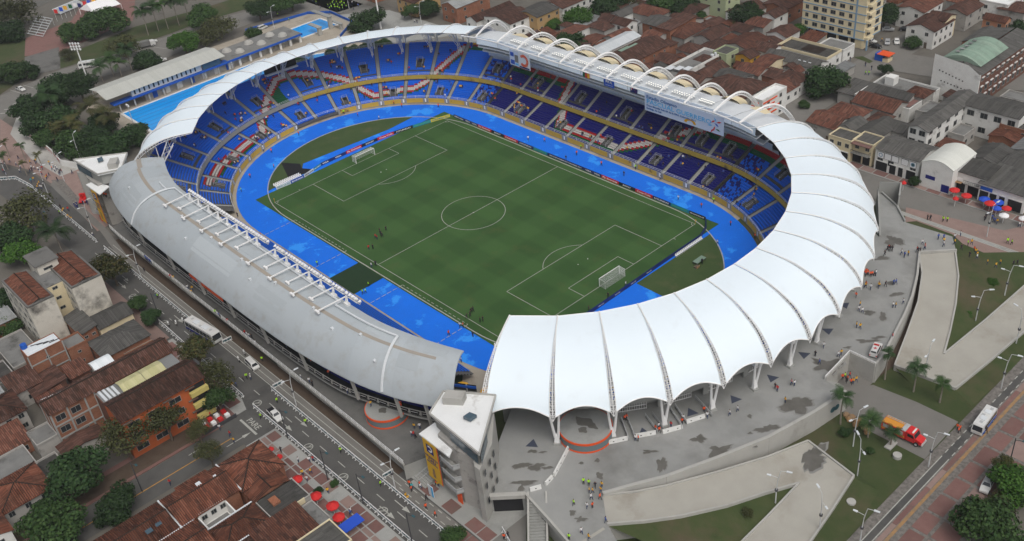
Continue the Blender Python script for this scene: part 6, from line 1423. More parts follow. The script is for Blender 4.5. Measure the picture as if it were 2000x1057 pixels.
def boxes():
 BOX.clear(); bpy.context.view_layer.update()
 for o in COL.objects:
  if o.type == 'MESH' and o.parent and o.name.startswith(('wall', 'stair_core')):
   p=[o.matrix_world @ Vector(c) for c in o.bound_box]; BOX.append((min(v.x for v in p), min(v.y for v in p), max(v.x for v in p), max(v.y for v in p)))
boxes(); IR=random.Random(21)
MARKS=[(o.location.x, o.location.y, o['label']) for o in COL.objects if o.get('category') in ('house', 'building', 'hall', 'apartment tower', 'apartment block')]
def near_label(head, x, y):
 mx_, my_, l=min(MARKS, key=lambda m_: math.hypot(m_[0]-x, m_[1]-y)); w=l.split()[:8]
 while w[-1] in ('with', 'a', 'the', 'of', 'and', 'beside', 'behind', 'in', 'on', 'to', 'right', 'left', 'between', 'at', 'by', 'its', 'next', 'front', 'close', 'white', 'grey', 'brown', 'red', 'two', 'pale', 'round', 'flat', 'green', 'orange', 'dark', 'low', 'tall', 'long', 'small', 'tile', 'stained', 'running', 'facing'): w.pop()
 a, b=(x-mx_)*.68+(y-my_)*.73,(y-my_)*.7-(x-mx_)*.7
 w=w[:14-len(head.split())-2]
 return '%s %s the %s' % (head, ('right of' if a > 0 else 'left of') if abs(a) > abs(b) else ('behind' if b > 0 else 'before'), ' '.join(w))
def infill(x0, y0, x1, y1, n, where, size=(5,10), avoid=()):
 for _ in range(n):
  w, d=IR.uniform(*size), IR.uniform(*size); x, y=IR.uniform(x0, x1-w), IR.uniform(y0, y1-d); q=(x, y, x+w, y+d)
  if any(q[0] < b[2]-.3 and q[2] > b[0]+.3 and q[1] < b[3]-.3 and q[3] > b[1]+.3 for b in list(BOX)+list(avoid)): continue
  BOX.append(q); rm=IR.choice((F_, F_, 'grey_sheet', B_, O_, 'flat_grey') if 'shops' in where else (B_, B_, B_, O_, F_, T, 'grey_sheet', 'flat_grey')); word={B_: 'brown tiled', O_: 'orange brown tiled', F_: 'dark sheet', T: 'terracotta', 'grey_sheet': 'pale sheet', 'flat_grey': 'flat grey'}[rm]
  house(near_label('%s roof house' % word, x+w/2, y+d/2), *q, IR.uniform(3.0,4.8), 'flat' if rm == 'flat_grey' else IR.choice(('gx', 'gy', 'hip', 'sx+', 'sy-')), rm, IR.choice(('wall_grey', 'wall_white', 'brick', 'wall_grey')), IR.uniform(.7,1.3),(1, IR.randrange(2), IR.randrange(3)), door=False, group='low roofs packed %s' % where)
infill(-75,92,27,158,900, 'into the block behind the white arches', avoid=[(-100,150,-60,170),(-3,155,30,175)])
infill(-75,92,27,150,700, 'into the gaps behind the white arches', (3,5.5), avoid=[(-100,150,-60,170)])
infill(44,91,140,150,500, 'into the block behind the shops', (4.5,9), avoid=[(100,100,125,140),(41,138,62,170)])
infill(-60,176,140,260,500, 'along the far streets at the top', (7,12), avoid=[(28,80,42,330),(41,150,135,203)])
infill(-64,-150,18,-103,500, 'into the lower left block', (4,9), avoid=[(-60,-112,-34,-92)])
infill(36,-150,90,-95.4,400, 'into the bottom block', (4,8))
# ---- pool buildings and pools, upper left
t=thing('pool_pavilion', 'long white roofed pool pavilion with blue band beside the big pool', 'pavilion', (-164,-14,0))
x0, y0, x1, y1=-171.7,-37.9,-157.8,8.9; x1=-158.2
part_box(t, 'gallery_floor', 'blue_paint', x1-2.5, y0+1,3.3, x1+.8, y1+2,3.85); part_box(t, 'wall', 'white_paint', x0+4, y0+9,3.9, x1-.3, y1-9,6.3)
part_box(t, 'wall', 'wall_grey', x0+4, y0+14,0, x1-1.5, y1+5,3.1)
R=MB(); slope(R, (x1+1.2, y0-1,6.6),(0,1,0), y1-y0+2,(-(x1-x0)*.5-1.2,0,1.4)); slope(R, (x0-1, y1+1,6.6),(0,-1,0), y1-y0+2,((x1-x0)*.5+1,0,1.4)); R.build('roof', 'cream_metal_roof', t)
n=14
for i in range(n): yy=y0+10+(y1-y0-20)*i/n; part_box(t, 'window_slot', 'glass', x1-.3, yy, 4.4, x1-.22, yy+.6,6.0)
part_box(t, 'glass_box', 'glass_blue', x1-.3, y1-8.6,3.95, x1+.1, y1-1,6.2)
for i in range(9): yy=y0+3+(y1-y0)*i/8; part_box(t, 'pillar', 'concrete_light', x1-.2, yy, 0, x1+.3, yy+.5,3.1)
for i in range(7): yy=y0+17+i*5.2; part_box(t, 'door_panel', 'white_paint' if i % 3 else 'blue_paint', x1-1.5, yy, 0, x1-1.35, yy+1.8,2.6)
t=thing('changing_block', 'flat grey roofed changing block with six pale domes and a blue edge', 'building', (-170,28,0))
c=[(-165.6,11.2),(-171.2,41.5),(-159.0,40.9),(-159.1,12.6)]; bx0, by0, bx1, by1=-172.5,10.2,-158.5,45.5
part_box(t, 'wall', 'wall_grey', bx0+1, by0+.5,0, bx1-2, by1-4,3.2); part_box(t, 'roof', 'flat_grey', bx0, by0,3.2, bx1, by1,3.7); part_box(t, 'roof_edge', 'blue_paint', bx1, by0,3.0, bx1+.25, by1,3.8)
for i in range(3):
 for j in range(2):
  mb=MB(); x, y=bx0+4.2+j*5, by0+6+i*10+j*3; rows=[[(x+r*math.cos(a), y+r*math.sin(a),3.7+z) for a in np.linspace(0,2*PI, 14, endpoint=False)] for r, z in ((2.0,0),(1.5,.9),(.8,1.3),(.2,1.4))]
  mb.grid(rows, 0, True); mb.face(rows[-1]); mb.build('roof_dome', 'concrete_light', t)
for i in range(8): part_box(t, 'pillar', 'white_paint', bx1-1.2, by0+1+i*4.7,0, bx1-.5, by0+1.9+i*4.7,3.2)
def pool(name, poly, label):
 mb=MB(); mb.prism(poly, -.4,.06); o=structure(name, mb, 'pool_water', None, label); q=MB()
 for i in range(len(poly)):
  a, b=Vector((*poly[i],0)), Vector((*poly[(i+1) % len(poly)],0)); q.beam(a+Vector((0,0,.08)), b+Vector((0,0,.08)),.9,.2)
 structure('pool_edge', q, 'white_paint', o); return o
p1=pool('swimming_pool', [(-156.5,-35.3),(-132,-35.3),(-132,26.0),(-156.5,26.0)], 'long bright blue swimming pool behind the north canopy')
mb=MB()
for i in range(1,8): x=-156.5+24.5*i/8; ln(x, -35, x, 25.8,.14,.065)
structure('lane_line', mb, 'blue_paint', p1)
pool('warmup_pool', [(-150,29),(-132,29),(-132,45),(-140,45)], 'small blue training pool seen under the north canopy')
p2=pool('diving_pool', [(-175.9,47.2),(-175.9,65.2),(-162.6,65.2),(-162.6,47.2)], 'bright blue diving pool with platforms at the top')
t=thing('diving_tower', 'grey concrete diving platforms standing over the diving pool', 'diving tower', (-164,60,0))
for (x0, x1, y0, y1, z) in ((-174,-160.5,60.2,62.2,5.0),(-166,-158,53.0,55.0,3.2),(-163,-156,62.5,64,2.2)):
 part_box(t, 'platform', 'concrete', min(x0, x1), y0, z, max(x0, x1), y1, z+.35); part_box(t, 'support', 'concrete_light', x1-1.6, y0+.2,0, x1-.4, y1-.2, z)
t=thing('pool_wall', 'low blue boundary wall round the diving pool deck', 'wall', (-180,60,0))
q=MB(); W5=[(-191.0,37.2,0.0),(-185.6,64.9,0.0),(-177.5,71.6,0.0),(-158.5,70.4,0.0),(-149.8,57.8,0.0)]
for i, (a, b) in enumerate(zip(W5[:-1], W5[1:])):
 q=MB(); q.beam(Vector(a)+Vector((0,0,.7)), Vector(b)+Vector((0,0,.5)),.3,1.0); q.build('wall_panel', 'blue_paint', t)
t=thing('painted_wall', 'white boundary wall painted with red lettering beside the plaza trees', 'wall', (-146.45,-66.04,0.00))
WL=[(-169.8,-66.2,0.0),(-156.6,-65.7,0.0),(-143.5,-66.1,0.0),(-133.7,-67.2,0.0),(-125.7,-63.8,0.0)]
for a, b in zip(WL[:-1], WL[1:]): q=MB(); q.beam(Vector(a)+Vector((0,0,1.1)), Vector(b)+Vector((0,0,1.1)),.3,2.2); q.build('wall_panel', 'white_paint', t)
q=MB(); rr=random.Random(9)
for (ax, ay, az),(bx, by, bz) in zip(WL[:3], WL[1:4]):
 u=Vector((bx-ax, by-ay, 0)); L_=u.length; u.normalize(); n=Vector((u.y, -u.x, 0)); x = .8
 while x < L_-1.2:
  w=rr.uniform(.3,.6); p=Vector((ax, ay, 0))+u*x+n*.17; h=1.5
  for k in range(rr.choice((2,3))): q.face([p+u*w*k+Vector((0,0,.45)), p+u*(w*k+.26)+Vector((0,0,.45)), p+u*(w*k+.26+rr.uniform(-.1,.1))+Vector((0,0,.45+h)), p+u*(w*k)+Vector((0,0,.45+h))])
  for zz in rr.sample((.45,1.1,1.7),2): q.face([p+n*.01+Vector((0,0, zz)), p+n*.01+u*w*1.3+Vector((0,0, zz)), p+n*.01+u*w*1.3+Vector((0,0, zz+.25)), p+n*.01+Vector((0,0, zz+.25))])
  x += w*2+.55
o=q.build('painted_lettering', 'brick_paint', t); o['kind']='stuff'
def find(s): return [o for o in COL.objects if o.get('label', '').startswith(s)][0]
def ext(o):
 p=[c for c in o.children if c.name.startswith('wall')][0]; v=[p.matrix_world @ Vector(c) for c in p.bound_box]; return min(a.x for a in v), min(a.y for a in v), max(a.x for a in v), max(a.y for a in v)
bpy.context.view_layer.update()
for s, spans, z1 in (('white shop building with round', ((.04,.3),(.36,.5),(.56,.66),(.74,.94)),2.9),('grey roofed shop with a white', ((.06,.46),(.54,.95)),3.0),('grey roofed corner shop', ((.03,.22),(.27,.4),(.46,.58),(.66,.95)),3.2),('two storey shop with', ((.1,.45),(.55,.9)),2.8),('shop house with a porch', ((.08,.5),(.58,.92)),2.8)):
 o=find(s); x0, y0, x1, y1=ext(o)
 for a, b in spans: part_box(o, 'shop_opening', 'void', x0+(x1-x0)*a, y0-.07,.1, x0+(x1-x0)*b, y0-.061, z1); part_box(o, 'lintel', 'wall_white', x0+(x1-x0)*a-.1, y0-.16, z1, x0+(x1-x0)*b+.1, y0, z1+.3)
o=find('grey roofed corner shop'); x0, y0, x1, y1=ext(o); part_box(o, 'shop_sign', 'blue_paint', x0+.4, y0-.2,3.5, x0+3.6, y0-.12,4.5)
o=find('grey roofed shop with a white'); x0, y0, x1, y1=ext(o); part_box(o, 'shop_sign', 'white_cloth', x0+.6, y0-.2,3.4, x0+3.4, y0-.12,4.3); part_box(o, 'awning', 'tactile', x0+.5, y0-1.2,3.1, x0+3.6, y0-.17,3.25); balcony(o, x0+4.2, y0-1.2, x1-.2, y0-.17,3.4)
# ==== things on the pitch and hung in the stadium
def goal(label, x, s):
 t=thing('football_goal', label, 'goal', (x, 0,0), 'goals on the pitch')
 for y in (-3.66,3.66): q=MB(); q.tube([(x, y, 0),(x, y, 2.44)],.09,8); q.build('post', 'white_steel', t)
 q=MB(); q.tube([(x, -3.72,2.44),(x, 3.72,2.44)],.09,8); q.build('crossbar', 'white_steel', t)
 q=MB(); d=1.9*s
 for y in (-3.66,3.66): q.tube([(x, y, 2.44),(x+d, y, 2.3),(x+d, y, 0)],.035,5)
 q.build('stanchion', 'white_steel', t)
 q=MB(); n=26
 for i in range(n+1):
  y=-3.66+7.32*i/n; q.beam((x, y, 2.42),(x+d, y, 2.25),.02); q.beam((x+d, y, 2.25),(x+d*1.05, y, 0),.02)
 for k in range(9):
  f=k/8; q.beam((x+d*(1+.05*(1-f)),-3.66,2.25*f),(x+d*(1+.05*(1-f)),3.66,2.25*f),.02)
  if k < 7: q.beam((x+d*k/7,-3.66,2.42-.17*k/7),(x+d*k/7,3.66,2.42-.17*k/7),.02)
 for y in (-3.66,3.66):
  for k in range(8): q.beam((x+d*k/7, y, 2.42-.17*k/7),(x+d*k/7, y, 0),.02); q.beam((x, y, 2.3*k/7),(x+d, y, 2.2*k/7),.02)
 o=q.build('net', 'white_cloth', t); o['kind']='stuff'
goal('white football goal at the far north end of the pitch', -52.5,-1); goal('white football goal at the near south end by the canopy', 52.5,1)
for (x, y, l) in ((-52.5,-34, 'yellow corner flag at the corner nearest the grey roof floodlights'),(52.5,34, 'yellow corner flag at the corner by the south canopy and east stand')):
 t=thing('corner_flag', l, 'flag', (x, y, 0)); q=MB(); q.tube([(x, y, 0),(x, y, 1.5)],.04,5); q.build('pole', 'yellow_cloth', t); q=MB(); q.hexa([(x, y, 1.1),(x+.4, y, 1.2),(x+.4, y+.02,1.2),(x, y+.02,1.1),(x, y, 1.5),(x+.4, y, 1.45),(x+.4, y+.02,1.45),(x, y+.02,1.5)]); q.build('cloth', 'yellow_cloth', t)
for i, (x, y) in enumerate(((-41.4,-2.2),(41.7,3.4))):
 q=MB(); q.cyl(x, y, 0.02,.3,.12,.05,8); tag(q.build('football', 'white_cloth'),('small white ball on the far penalty area', 'small white ball on the near penalty area')[i], 'ball')
M['ad_red']=mat('ad_red', (0.55,0.012,0.02,1), rough=.5); M['ad_black']=mat('ad_black', (0.012,0.012,0.02,1), rough=.5)
M['ad_navy']=mat('ad_navy', (0.012,0.022,0.11,1), rough=.5); M['ad_blue']=mat('ad_blue', (0.015,0.08,0.42,1), rough=.5)
M['ad_teal']=mat('ad_teal', (0.01,0.22,0.36,1), rough=.5); M['ad_yellow']=mat('ad_yellow', (0.6,0.5,0.06,1), rough=.5); M['ad_white']=mat('ad_white', (0.62,0.66,0.7,1), rough=.5)
M['ad_green']=mat('ad_green', (0.12,0.5,0.1,1), rough=.5)
AD={}
def ad_board(label, p, q, m, msg='', tm='white_cloth', size=.62, flip=False, h=.95, group=None):
 p, q=Vector((*p, .05)), Vector((*q, .05)); d=(q-p).normalized(); n=Vector((d.y, -d.x, 0)); t=thing('advertising_board', label, 'board', p, group)
 up=Vector((0,0, h)); bk=-n*.35
 mb=MB(); mb.hexa([p, q, q+bk, p+bk, p+up-n*.12, q+up-n*.12, q+up-n*.2, p+up-n*.2]); mb.build('panel', m, t)
 if msg:
  W_=(q-p).length; c=(p+q)/2+Vector((0,0, h*.5))+n*.0-n*.02; uz=(up-n*.12).normalized()
  o=text_mesh('lettering', msg, size, tm, c, d, uz, t, depth=.012, bold=.012)
  xs=[v.co.x for v in o.data.vertices]; w=max(xs)-min(xs)
  k=min(1.9, W_*.86/max(w, .1)); m4=o.matrix_basis.copy()
  for i in range(3): m4[i][0] *= k
  o.matrix_basis=m4
  o.location=Vector(o.location)+n*.03
 return t
EB=[-52.9,-47.2,-43.8,-40.5,-33.8,-27.6,-21.1,-13.9,-7.7,8.1,11.6,15.1,21.9,28.3,34.7,41.3,47.8,53.4]
ET=[('ad_navy', 'FIFA.com', 'white_cloth', 'navy board with white letters first from the far corner on the east touchline'),('ad_navy', 'VISA', 'white_cloth', 'navy board reading VISA, farthest left of the east touchline'),('ad_navy', 'VISA', 'white_cloth', 'navy board reading VISA, second from the far corner of the east touchline'),
  ('ad_red', 'Fly Emirates', 'white_cloth', 'red board reading Fly Emirates near the far corner of the east touchline'),('ad_black', 'SONY', 'white_cloth', 'black board reading SONY near the far corner of the east touchline'),('ad_red', 'Coca-Cola', 'white_cloth', 'red board reading Coca-Cola on the far half of the east touchline'),
  ('ad_navy', 'HYUNDAI', 'white_cloth', 'navy board reading HYUNDAI on the far half of the east touchline'),('ad_teal', 'LIVING A COLORFUL PLAY', 'ad_green', 'teal board with green letters on the far half of the east touchline'),
  ('ad_navy', 'FIFA U-20 WORLD CUP COLOMBIA 2011', 'white_cloth', 'long navy board with the tournament name at the halfway line'),('ad_navy', 'VISA', 'white_cloth', 'navy board reading VISA, just past the halfway line of the east touchline'),('ad_navy', 'VISA', 'white_cloth', 'navy board reading VISA, beside the near red Emirates board'),
  ('ad_red', 'Fly Emirates', 'white_cloth', 'red board reading Fly Emirates on the near half of the east touchline'),('ad_black', 'SONY', 'white_cloth', 'black board reading SONY on the near half of the east touchline'),('ad_red', 'Coca-Cola', 'white_cloth', 'red board reading Coca-Cola on the near half of the east touchline'),
  ('ad_navy', 'HYUNDAI', 'white_cloth', 'navy board reading HYUNDAI on the near half of the east touchline'),('ad_teal', 'LIVING A COLORFUL PLAY', 'ad_green', 'teal board with green letters near the south corner of the east touchline'),('ad_black', 'FIFA U-20 WORLD CUP', 'white_cloth', 'dark board with white letters at the south corner of the east touchline')]
for a, b, (m, s, tm, l) in zip(EB[:-1], EB[1:], ET): ad_board(l, (a+.04,37.15),(b-.04,37.15), m, s, tm, .62 if len(s) < 14 else .4, group='boards along the east touchline')
NB=[(-58.9,-29.3),(-58.4,-24.4),(-58.4,-19.4),(-59.6,-15.0),(-60.6,-11.6),(-60.6,-8.2),(-60.6,-1.8),(-60.4,4.2),(-60.0,10.4),(-59.3,16.6),(-57.8,23.5),(-56.0,29.8),(-54.0,36.6)]
NTX=[('ad_white', 'FIFA U-20', 'ad_teal', 'pale board with teal letters at the left end behind the far goal line'),('ad_blue', 'Emirates', 'white_cloth', 'blue board with white letters left of the far goal'),('ad_white', 'FIFA.com', 'ad_black', 'pale board with dark letters left of the far goal'),('ad_teal', 'LIVING A COLORFUL PLAY', 'white_cloth', 'teal board with small white letters left of the far goal'),
  ('ad_navy', 'VISA', 'white_cloth', 'navy board reading VISA, left of the far goal beside the teal board'),('ad_navy', 'VISA', 'white_cloth', 'navy board reading VISA, directly left of the far goal'),('ad_red', 'Fly Emirates', 'white_cloth', 'red board reading Fly Emirates behind the far goal net'),('ad_black', 'SONY', 'white_cloth', 'black board reading SONY right of the far goal'),
  ('ad_red', 'Coca-Cola', 'white_cloth', 'red board reading Coca-Cola behind the far goal line'),('ad_black', 'HYUNDAI', 'white_cloth', 'black board reading HYUNDAI behind the far goal line'),('ad_teal', 'LIVING A COLORFUL PLAY', 'ad_green', 'teal board with green letters right end of the far goal line'),('ad_yellow', 'COLOMBIA 2011', 'ad_teal', 'yellow board at the far corner of the goal line')]
for a, b, (m, s, tm, l) in zip(NB[:-1], NB[1:], NTX): ad_board(l, a, b, m, s, tm, .62 if len(s) < 14 else .4, group='boards behind the far goal line')
SB=[(53.4,37.1),(55.9,34.0),(57.6,29.6),(57.6,23.4),(57.7,17.5),(57.8,11.5),(57.9,5.5),(58.0,-0.5),(58.1,-6.5),(58.2,-12.5),(58.3,-18.5),(58.3,-26)]
for i, (a, b) in enumerate(zip(SB[:-1], SB[1:])):
 ad_board('dark navy board seen from behind along the near goal line', a, b, 'ad_navy', group='backs of the boards along the near goal line')
 if i > 4:
  p, q=Vector((*b, 0)), Vector((*a, 0)); d=(q-p).normalized(); n=Vector((d.y, -d.x, 0)); n=-n if n.x < 0 else n
  par=[o for o in COL.objects if o.name.startswith('advertising_board')][-1]
  text_mesh('lettering', 'FIFA U-20', .45, 'white_cloth', (p+q)/2+n*.36+Vector((0,0,.5)),(d if d.y > 0 else -d),(0,0,1), par, depth=.01)
def chair_row(label, a, b, n):
 a, b=Vector((*a, .05)), Vector((*b, .05)); d=(b-a).normalized(); nn=Vector((-d.y, d.x, 0)); first=None
 for i in range(n):
  c=a+(b-a)*(i/(n-1))
  if first is None:
   t=thing('plastic_chair', label, 'chair', c, label.split(' in a row ')[1]); q=MB(); q.box(c.x-.24, c.y-.24,.42, c.x+.24, c.y+.24,.47,0, True); q.build('seat', 'white_steel', t)
   q=MB(); q.box(c.x-.26, c.y-.24,.45, c.x-.2, c.y+.24,.95,0, True); q.build('backrest', 'white_steel', t)
   q=MB(); [q.box(c.x+sx-.03, c.y+sy-.03,0.02, c.x+sx+.03, c.y+sy+.03,.44) for sx in (-.2,.2) for sy in (-.2,.2)]; q.build('legs', 'white_steel', t); first=t
  else: place(first, c)
for k in range(2): chair_row('white plastic chair in a row behind the boards left of the far goal', (-60.3-k*1.0,-28.6),(-59.9-k*1.0,-19.8),15)
chair_row('white plastic chair in a row behind the dark boards of the near goal line', (58.6,29.0),(58.7,18.6),17)
t=thing('equipment_table', 'green cloth covered table on the turf behind the near goal line', 'table', (64.70,20.43,0.00)); c=Vector((64.70,20.43,0.00))
q=MB(); q.box(c.x-.8, c.y-1.8,.75, c.x+.8, c.y+1.8,.82,0, True); q.build('top', 'green_sheet', t)
q=MB(); [q.box(c.x+sx-.05, c.y+sy-.05,0, c.x+sx+.05, c.y+sy+.05,.76) for sx in (-.7,.7) for sy in (-1.6,1.6)]; q.build('legs', 'dark_steel', t)
t=thing('equipment_case', 'dark open case beside the green table', 'case', (65.64,18.22,0.00)); c=Vector((65.64,18.22,0.00)); part_box(t, 'case', 'bark', c.x-.4, c.y-.8,.04, c.x+.5, c.y+.5,.45); part_box(t, 'lid', 'tactile', c.x+.5, c.y-.8,.04, c.x+.6, c.y+.5,.7)
def flat_banner(label, P0, P1, z0, z1, m, cat='banner'):
 t=thing('hanging_banner', label, cat, (P0[0], P0[1], z0)); q=MB(); p, r=Vector((*P0,0)), Vector((*P1,0)); d=(r-p).normalized(); n=Vector((d.y, -d.x, 0))
 q.hexa([p+Vector((0,0, z0)), r+Vector((0,0, z0)), r-n*.06+Vector((0,0, z0)), p-n*.06+Vector((0,0, z0)), p+Vector((0,0, z1)), r+Vector((0,0, z1)), r-n*.06+Vector((0,0, z1)), p-n*.06+Vector((0,0, z1))]); q.build('cloth', m, t)
 return t, p, d, n
M['banner_pale']=mat('banner_pale', (0.55,0.62,0.76,1),(0.5,0.57,0.72,1),.1,.7, world_pos=True); M['letter_blue']=mat('letter_blue', (0.03,0.13,0.36,1), rough=.7); M['letter_sky']=mat('letter_sky', (0.10,0.42,0.75,1), rough=.7)
t, p, d, n=flat_banner('long pale blue banner with the stadium name hanging from the east roof', (19.6,51.9),(47.7,51.9),17.5,22.9, 'banner_pale')
def bt(s, x, z, size, m, sx=1.0):
 return text_mesh('lettering', s, size, m, (19.6+x, 51.84, z),(1,0,0),(0,0,1), t, 'LEFT', sx, .015,.02)
bt('Estadio Olimpico', .7,21.9,1.35, 'letter_blue', 1.2); bt('PASCUAL GUERRERO', .7,20.5,1.9, 'letter_sky', 1.28); bt('Copa Mundial Sub-20 de la FIFA Colombia 2011', .7,19.3,.72, 'letter_blue', 1.28); bt('Santiago de Cali', .7,18.4,.72, 'letter_blue', 1.2)
q=MB();
for k in range(7): a=PI*(.05+.9*k/6); c=Vector((36.2+1.6*math.cos(a),51.83,18.2+.9*math.sin(a))); q.face([c+Vector((.55*math.cos(b),0,.3*math.sin(b))) for b in np.linspace(0,2*PI, 8, endpoint=False)])
q.build('sun_emblem', 'yellow_cloth', t)
for k, (x, z, m, a) in enumerate(((44.2,21.0, 'red_cloth', .6),(45.4,20.2, 'blue_cloth', -.5),(43.2,19.6, 'letter_sky', .2),(44.6,19.0, 'red_cloth', 1.3),(45.9,18.8, 'seat_green', -.2),(43.9,18.2, 'ad_red', .9),(46.2,21.2, 'red_cloth', 0.3),(44.9,21.6, 'letter_sky', -1.0))):
 q=MB(); c=Vector((x, 51.83-.003*k, z)); e, f=Vector((math.cos(a),0, math.sin(a))), Vector((-math.sin(a),0, math.cos(a))); q.face([c-e*1.0, c-f*.22, c+e*.8, c+f*.3]); q.build('brush_mark', m, t)
t, p, d, n=flat_banner('white and blue banner with orange ring emblem on the east roof', (-37.8,51.7),(-28.3,51.7),17.6,23.0, 'ad_white')
for x0, x1, z0, z1, m in ((-37.5,-33.4,17.9,22.8, 'banner_pale'),(-37.3,-35.6,20.8,22.2, 'ad_blue'),(-35.3,-33.6,19.0,21.6, 'flat_grey'),(-37.3,-35.4,18.1,19.6, 'ad_blue'),(-35.2,-33.6,18.1,18.8, 'letter_sky')):
 q=MB(); q.face([(x0,51.6-abs(z0)*.001, z0),(x1,51.6-abs(z0)*.001, z0),(x1,51.6-abs(z0)*.001, z1),(x0,51.6-abs(z0)*.001, z1)]); q.build('print_block', m, t)
q=MB(); c=Vector((-31.0,51.58,20.4))
for k in range(18):
 a0, a1=-2.4+k*.27,-2.4+(k+1)*.27-.05; q.face([c+Vector((r*math.cos(a),0, r*math.sin(a))) for a, r in ((a0,1.2),(a0,2.1),(a1,2.1),(a1,1.2))])
q.build('ring_emblem', 'orange', t); q=MB(); q.face([(-33.2,51.57,17.8),(-28.6,51.57,17.8),(-28.6,51.57,18.3),(-33.2,51.57,18.3)]); q.build('print_block', 'ad_navy', t)
t, p, d, n=flat_banner('blue banner reading FIFA on the east roof fascia', (.3,55.4),(4.5,55.4),18.8,21.5, 'ad_blue'); text_mesh('lettering', 'FIFA', 1.3, 'white_cloth', (2.4,55.33,20.4),(1,0,0),(0,0,1), t, depth=.01, sx=1.1); text_mesh('lettering', 'For the Game. For the World.', .26, 'white_cloth', (2.4,55.33,19.4),(1,0,0),(0,0,1), t, depth=.01)
t, p, d, n=flat_banner('green red and yellow striped flag on the east roof fascia', (-8.5,55.4),(-5.6,55.4),19.4,21.2, 'red_cloth', 'flag')
for x0, m in ((-8.5, 'seat_green'),(-6.55, 'yellow_cloth')): q=MB(); q.face([(x0,55.37,19.4),(x0+.96,55.37,19.4),(x0+.96,55.37,21.2),(x0,55.37,21.2)]); q.build('stripe', m, t)
q=MB(); q.face([(-7.05+r*math.cos(a),55.36,20.3+r*math.sin(a)) for a, r in [(PI/2+PI*k/5,.3 if k % 2 == 0 else .12) for k in range(10)]]); q.build('star', 'yellow_cloth', t)
t, p, d, n=flat_banner('dark blue flag with a small cross in its corner on the east roof fascia', (10.9,55.4),(13.7,55.4),19.5,21.3, 'ad_navy', 'flag')
for (x0, z0, x1, z1) in ((10.95,20.75,12.2,20.95),(11.5,20.3,11.7,21.28)): q=MB(); q.face([(x0,55.36, z0),(x1,55.36, z0),(x1,55.36, z1),(x0,55.36, z1)]); q.build('cross_bar', 'red_cloth', t)
q=MB()
for x, z in ((13.0,20.8),(12.7,20.3),(13.3,20.4),(13.0,19.8)): q.face([(x+r*math.cos(a),55.36, z+r*math.sin(a)) for a, r in [(PI/2+PI*k/5,.13 if k % 2 == 0 else .06) for k in range(10)]])
o=q.build('stars', 'red_cloth', t); o['kind']='stuff'
def kiosk(label, c, r, z0, h):
 t=thing('ticket_drum', label, 'kiosk', c); q=MB(); q.cyl(c[0], c[1], z0, z0+h, r, r, 40,0, False); q.build('drum', 'teal_grey', t)
 for a, b in ((z0, z0+.4),(z0+h-.45, z0+h)): q=MB(); q.cyl(c[0], c[1], a, b, r+.06, r+.06,40,0, True); q.build('orange_band', 'orange', t)
 q=MB(); q.cyl(c[0], c[1], z0+h-.1, z0+h+.06, r-.12, r-.12,40); q.build('top', 'concrete', t)
 q=MB();
 for k, (dx, dy, a, b) in enumerate(((-1.2,.3,1.8,1.0),(1.0,.8,1.4,.7),(0.5,-1.3,1.0,.8),(-.4,1.5,1.1,.5))):
  q.face([(c[0]+dx+a*math.cos(u)*(1+.2*math.sin(3*u+k)), c[1]+dy+b*math.sin(u)*(1+.25*math.cos(4*u)), z0+h+.075+.002*k) for u in np.linspace(0,2*PI, 16, endpoint=False)])
 o=q.build('wet_patch', 'wet', t); o['kind']='stuff'
M['teal_grey']=mat('teal_grey', (0.13,0.17,0.18,1),(0.16,0.2,0.21,1),.4,.8, world_pos=True)
kiosk('low grey drum with orange bands on the podium beside the canopy columns', (89.8,-47.3,4.4),5.4,4.4,2.4)
kiosk('low grey drum with orange bands under the west gallery on the deck', (53.6,-70.4,3.8),4.6,3.8,2.3)
def barrier_unit():
 t=thing('concrete_barrier', 'x', 'barrier', (0,0,0)); q=MB(); w, h, l = .3,.85,2.2
 q.hexa([(-l/2,-w, 0),(l/2,-w, 0),(l/2, w, 0),(-l/2, w, 0),(-l/2,-w*.5, h),(l/2,-w*.5, h),(l/2, w*.5, h),(-l/2, w*.5, h)]); q.build('block', 'white_paint', t)
 q=MB(); q.box(-.15,-w*.9,.35,.15, w*.9,.5,0, True); q.build('drain_hole', 'void', t); return t
bu=barrier_unit()
def run(P, z, label, group, step=2.35):
 P=[Vector((p[0], p[1], z)) for p in P]
 for a, b in zip(P[:-1], P[1:]):
  n=max(1, round((b-a).length/step)); ang=math.atan2(b.y-a.y, b.x-a.x)
  for k in range(n): place(bu, a.lerp(b, (k+.5)/n), ang, label, group)
run([(92.2,-65.9),(93.7,-63.1),(93.1,-59.7),(91.4,-55.8),(89.8,-52.1)], PZ, 'white concrete barrier in the bent line across the podium', 'barriers of the bent line across the podium')
for nm, seg in (('first queue gap right of the drum', [(94.9,-46.2),(97.0,-42.8)]),('second queue gap right of the drum', [(97.8,-41.3),(100.0,-38.0)]),('third queue gap right of the drum', [(101.0,-36.9),(102.9,-33.2)]),('fourth queue gap right of the drum', [(102.6,-31.6),(104.3,-27.8)])):
 run(seg, PZ, 'white concrete barrier closing the %s' % nm, 'barriers closing the %s' % nm)
drop(bu)
